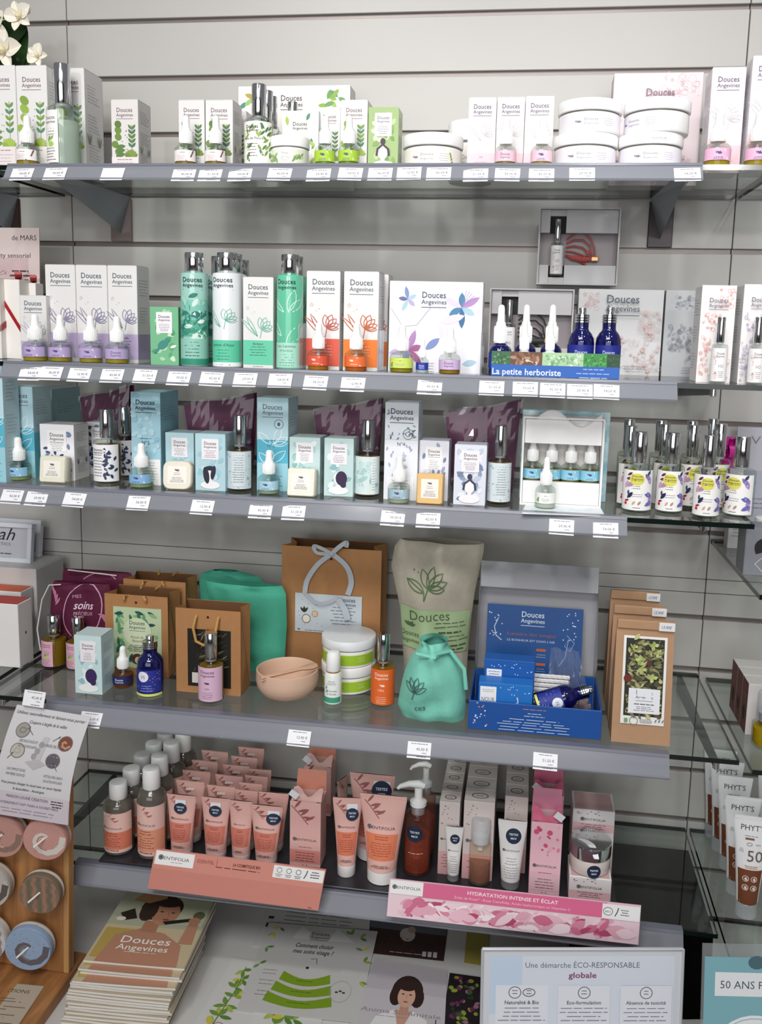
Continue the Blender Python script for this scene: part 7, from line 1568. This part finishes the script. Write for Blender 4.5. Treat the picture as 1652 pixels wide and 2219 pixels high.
ds=[(10,1806,44,['#b98a80','#8a6f62','#c9a498'],'swirl','rose-brown swirled round soap at the top left of wooden stand'),(103,1812,45,['#c08f86','#cfc8be','#b5827a'],'swirl','pink and cream swirled round soap, top right on wooden stand'),(-22,1915,46,['#b9b2aa','#5d544e','#d3cec6'],'swirl','white and brown swirled soap cut by the left edge'),(91,1930,42,['#7a6a58','#9a7260','#6a6250'],'stripe','olive and rust streaked round soap, middle right on wooden stand'),(-30,2030,46,['#c9c4c0','#8f8a90','#a8a8b4'],'stripe','pale streaked soap cut by the left edge, lower one'),(66,2048,47,['#8fa3bf','#5f5a60','#7d7472'],'swirl','blue and brown swirled round soap, bottom right on wooden stand')]
for k,(px,py,pr_,c,kind,lab) in enumerate(ds):
    Yd=-.398; p=atY(px,py,Yd); R=(atY(px+pr_,py,Yd)-p).length
    t=thing('round_soap',lab,'soap',(p.x,Yd,p.z),0,'round soaps on the wooden stand',rot=(.05,.0,.12))
    link('soap_disc',B().lathe([(R*.9,-.011),(R*.98,-.009),(R,-.006),(R,.006),(R*.98,.009),(R*.9,.011)],M(c[0],.6,vary=.2,scale=60,bump=.2,name='soap'),36).mesh('soap_disc',True),t,(0,0,0),(PI/2,0,0))
    rimo=link('soap_rim',B().lathe([(R*1.004,-.003),(R*1.008,0),(R*1.004,.003)],M('#d6cfc4',.6,name='soap_rim'),36,cap0=False,cap1=False).mesh('soap_rim',True),t,(0,.004,0),(PI/2,0,0))
    a=Art(k+2); swirl_art(a,R,c,kind); link('swirl',a.mesh('swirl',lambda u,v,e:(u,-.011-e,v),.0003,.000015),t)
    link('peg',B().tube([(.004,.0205,.006),(.002,-.010,.005),(-.012,-.026,-.003)],.0016,M('#e3e0da',.5,name='peg'),8).mesh('peg',True),t)
# curled paper hanging from the rail over the display
cs=[(37,1527),(197,1553),(148,1788),(-14,1762)]; P=[atY(x,y,Y) for (x,y),Y in zip(cs,(-.385,-.385,-.418,-.418))]
o=(P[2]+P[3])/2; t=thing('paper_sheet','curling illustrated paper hung above the round soaps','paper',tuple(o)); Q=[p-o for p in P]; W=(Q[1]-Q[0]).length; H=(Q[0]-Q[3]).length
def pm(s_,r_): 
    p=Q[3]*(1-s_)*(1-r_)+Q[2]*s_*(1-r_)+Q[1]*s_*r_+Q[0]*(1-s_)*r_; return p+Vector((.006*math.sin(PI*r_)*-1,-.008*math.sin(PI*r_),0))
b=B(); b.grid(lambda u,v:tuple(pm(u,v)),10,14,CARD('#d0cdd0')); b.grid(lambda u,v:tuple(pm(1-u,v)+Vector((0,.0005,0))),10,14,CARD('#c6c3c6')); link('paper',b.mesh('paper',True),t)
a=Art(9)
for j in range(8): a.rect(0,H*.235/8*j,W*.99,H*.235/8,'#c9bfc6',6)
a.text('Utilisez naturellement et laissez-vous porter',0,H*.935,w=W*.92,h=H*.04,c='#3a383c',shear=.3); a.text('Coupure à largile de la vallée',0,H*.865,w=W*.5,h=H*.04,c='#4a484c',shear=.3)
for x,y,c,k in ((-.30,.80,['#9a9690','#7f7a72'],0),(.30,.74,['#7a4432','#b98a70'],1),(-.29,.62,['#b9b3a8','#a9a398'],0),(.20,.575,['#5f5a60','#9a929a'],2)):
    a.ell(W*x,H*y,W*.095,W*.095,'#6d6a6c',20); a.ell(W*x,H*y,W*.085,W*.085,c[0],20)
    if k==1: a.line([(W*x+W*.012*i*math.cos(i),H*y+W*.012*i*math.sin(i)) for i in range(7)],W*.03,c[1])
    elif k==2: [a.rect(W*x+W*.045*q,H*y-W*.06,W*.02,W*.12,c[1]) for q in (-1,0,1)]
    else: a.ring(W*x,H*y,W*.04,W*.03,W*.015,c[1])
for x,y,q in ((-.15,.77,2.4),(.13,.745,.7),(.28,.49,2.2),(-.4,.54,.9)): a.line([(W*x,H*y),(W*x+.008*math.cos(q),H*y+.008*math.sin(q)),(W*x+.014*math.cos(q),H*y+.014*math.sin(q))],.0009,'#4a484c'); a.line([(W*x+.014*math.cos(q+.3),H*y+.011*math.sin(q)),(W*x+.014*math.cos(q),H*y+.014*math.sin(q)),(W*x+.011*math.cos(q),H*y+.014*math.sin(q-.3))],.0009,'#4a484c')
a.poly([(-W*.16,H*.53),(-W*.03,H*.47),(W*.12,H*.53),(0,H*.57)],'#b5b2b5'); a.poly([(-W*.05,H*.54),(W*.03,H*.55),(W*.08,H*.77),(-W*.0,H*.77)],'#bebbbe')
for x,y in ((.0,.70),(-.03,.64),(-.06,.59)): a.ell(W*x,H*y,W*.035,W*.04,'#9c999e',12)
for x,y,l1,l2 in ((-.18,.70,'UNE FACE DOUCE ET','UNE FACE EXFOLIANTE'),(.14,.69,'CORDE DE LIN',''),(-.25,.44,'UN COMPOST DE RIZ','MATIERE DOUCE'),(.25,.42,'NETTOIE LA PEAU GRACE A','SON ACTION EXFOLIANTE')):
    a.text(l1,W*x,H*y,w=W*.25,h=H*.035,c='#77757a'); 
    if l2: a.text(l2,W*x,H*y-H*.045,w=W*.25,h=H*.035,c='#77757a')
a.text('Vous pouvez changer le visuel avec un savon liquide',-.02*W,H*.315,w=W*.8,h=H*.035,c='#3a383c',shear=.3); a.text('la lavandière - Auvergne',-.05*W,H*.265,w=W*.42,h=H*.035,c='#3a383c',shear=.3)
a.text('MAISON LOUNE CREATION',-.06*W,H*.185,w=W*.55,h=H*.04,c='#55505a'); a.text('ENTIEREMENT FAIT MAIN A NOIRETABLE',-.04*W,H*.12,w=W*.8,h=H*.035,c='#6a6470'); a.micro(W*.34,H*.2,W*.2,3,H*.025,'#2a282c',.0016); a.micro(-W*.05,H*.075,W*.8,2,H*.03,'#8a8490',.0010)
link('print',a.mesh('print',lambda u,v,e:tuple(pm(u/W+.5,v/H)+Vector((0,-e,0))),.0006,.00001),t)
pp=atY(71,1531,-.392); t=thing('price_label','white price label overlapping the top of the curling paper','price label',(pp.x,-.392,pp.z),0,'price labels on the rails',rot=(-.3,.06,0)); link('card',_lb,t); link('print',_pl[2],t)
# paper on the display base
ps=thing('paper_sheet','cream paper with handwriting on the base of wooden stand','paper',(Pb.x-.08,-.50,ZC+.0245),0,rot=(.0,0,.06))
link('paper',B().box(-.12,.072,-.10,.085,0,.0008,CARD('#b9ab98')).mesh('paper'),ps)
a=Art(3); a.text('SAVON LEGER 7 FONCTIONS',-.02,.066,w=.15,h=.010,c='#4a3c30'); [a.micro(-.02,.052-.017*k,.17,2,.006,'#5a4a3c',.0010) for k in range(8)]; link('print',a.mesh('print',lambda u,v,e:(u,v,.0008+e)),ps)
# ================================================================ right bay
Zn4=.880; P1=atZ(1627,1482,Zn4+.085); P2=atZ(1587,1426,Zn4+.085)
n=3; dd=(P2.y-P1.y)/n
for k in range(n):
    Y=P1.y+dd*k; t=thing('carton_box',['front','middle','rear'][k]+' brown-sided carton at the right edge','box',((P1.x+P2.x)/2+.03,Y+dd/2,Zn4),0,'brown-sided cartons')
    b=B().box(-.03,.03,-dd/2+.0006,dd/2-.0006,0,.085,CARD('#cfc9c6'),.0006); link('body',b.mesh('body'),t)
    a=Art(2); a.rect(0,.0,dd*.97,.085,'#6d453e'); a.ell(0,.03,.008,.012,'#2a1a18'); a.micro(0,.06,dd*.6,3,.006,'#9a7a70',.0012); link('side_print',a.mesh('side_print',flatx(-.03,-1)),t)
x,Yc,w,h=place_round(1624,1690,1500,1640,Zn4,P1.y-.035); t=thing('perfume_bottle','yellow perfume bottle with clear cap at the right edge','bottle',(x,Yc,Zn4)); R=w/2
link('bottle',B().lathe([(R*.85,0),(R*.97,.003),(R,.006),(R,h*.42),(R*.6,h*.48),(R*.5,h*.5)],GLASSB,28,cap1=False).mesh('bottle',True),t); link('perfume',B().lathe([(R*.8,.004),(R*.9,.007),(R*.9,h*.36)],oil('#d9b81e',.6),24).mesh('perfume',True),t)
link('collar',B().lathe([(R*.62,h*.46),(R*.62,h*.64)],CHROME,24).mesh('collar',True),t); link('cap',B().lathe([(R*.74,h*.5),(R*.76,h*.52),(R*.76,h*.96),(R*.7,h)],thin('#e9ecf0',milk=.15),24).mesh('cap',True),t)
# sun cream tubes
def art_sun(a,W,R,H,ch,ab):
    tband(a,ch+(H-ch)*.0,ch+(H-ch)*.40,ab,ch,H,'#6f3d22',8)
    a.text("PHYT'S",0,H*.865,w=W*.62,h=H*.075,c='#3a3a3e'); a.micro(-W*.02,H*.81,W*.5,1,1,'#77777c',.0009); a.rect(-W*.06,H*.775,W*.24,H*.02,'#8a5a40'); a.ring(-W*.06,H*.735,W*.07,H*.014,.0007,'#55555a',14); a.text('TESTÉ',W*.16,H*.728,h=H*.018,c='#66666a')
    a.micro(-W*.26,H*.685,W*.12,3,H*.014,'#77777c',.0007); a.text('50',W*.10,H*.575,h=H*.15,c='#6a5a52'); a.rect(W*.02,H*.495,W*.44,H*.045,'#e6ddd6',4); a.micro(W*.02,H*.525,W*.36,2,H*.016,'#6a4a3a',.0010)
    for x,y in ((-.11,.41),(.11,.41),(-.11,.325),(.11,.325)): a.ell(W*x,H*y,W*.085,W*.085,'#ddd3cc',14); a.ell(W*x,H*y,W*.07,W*.07,'#7a4a30',12); a.ell(W*x,H*y,W*.03,W*.035,'#ddd3cc',8)
ZS=.5768; Yf=atZ(1616,1994,ZS).y+.017; xl,xr,yt=1600,1682,1770
w=atY(xr,yt,Yf).x-atY(xl,yt,Yf).x; h=atY((xl+xr)/2,yt,Yf).z-ZS; x_=atY((1592+1641)/2+6,1900,Yf).x
tops=[(1612,1727),(1595,1683),(1578,1650),(1563,1625)]
parts=tube_parts('sun',w,w*.30,h,'#e9e8ea',.155,thin('#e9eef2',milk=.22),art_sun)
inst('squeeze_tube','front sun cream tube with brown lower half, right edge','tube',parts,w,h,(x_,Yf,w,h),'sun cream tubes',-.1,ZS)
for k,(xc,y_) in enumerate(tops):
    Yk=atZ(xc,y_,ZS+h).y; inst('squeeze_tube',ORD[k+1]+' sun cream tube from the front','tube',parts,w,h,(atY(xc,y_,Yk).x,Yk,w,h),'sun cream tubes',-.05,ZS)
for k in range(3): inst('squeeze_tube','sun cream tube of the row cut by the right edge, '+['front','middle','rear'][k],'tube',parts,w,h,(x_+.075,Yf+.03+.065*k,w,h),'sun cream tubes',-.05,ZS)
# grey boxes and card on the right bay shelf
ZN=1.143
def rb(label,px,pb,w,d,h,col,art=None,leafc=False):
    p=atZ(px,pb,ZN); t=thing('carton_box',label,'box',(p.x+w/2,p.y+d/2,ZN),0,'grey cartons of the right bay'); link('body',B().box(-w/2,w/2,-d/2,d/2,0,h,CARD(col),.0008).mesh('body'),t)
    a=Art(1)
    if leafc: a.leaf(-w*.2,h*.45,h*.4,1.1,h*.24,'#14141a'); a.ring(0,h*.25,w*.2,h*.15,.0012,'#c9c9d0',4)
    else: a.micro(0,h*.8,w*.6,4,h*.12,'#77777c',.0010)
    link('front_print',a.mesh('front_print',flat(-d/2)),t); link('top_flap',B().box(-w/2+.002,w/2-.002,-d/2+.002,d/2-.002,h-.0004,h+.0006,CARD(col)).mesh('top_flap'),t)
rb('dark grey carton with black leaf mark at the right edge',1610,1246,.055,.05,.075,'#7a7b82',leafc=True)
rb('white ribbed carton behind the dark grey one',1576,1188,.028,.03,.05,'#c3c1c4')
p0=atY(1592,1060,-.045); hc=atY(1620,926,-.045).z-ZN
t=thing('poster_card','pale lilac advertising card behind the flower label sprays, right edge','card',(p0.x+.06,-.045,ZN),0,rot=(-.06,0,0)); link('card',B().box(-.06,.06,-.002,0,0,hc,CARD('#b4b2bc')).mesh('card'),t)
a=Art(1); a.rect(0,hc*.02,.118,hc*.62,'#a3a5b3'); a.text('Visage',-.002,hc*.86,w=.07,h=.020,c='#7a7684'); a.micro(-.02,hc*.4,.04,3,.008,'#6a6674',.0016); link('print',a.mesh('print',flat(-.002)),t)
x,Yc,w,h=place_round(1640,1690,1035,1075,ZN,-.20); jar('small white jar at the right edge behind the last flower spray',1640,1700,1040,1090,ZN,Y=-.16,hh=.075)
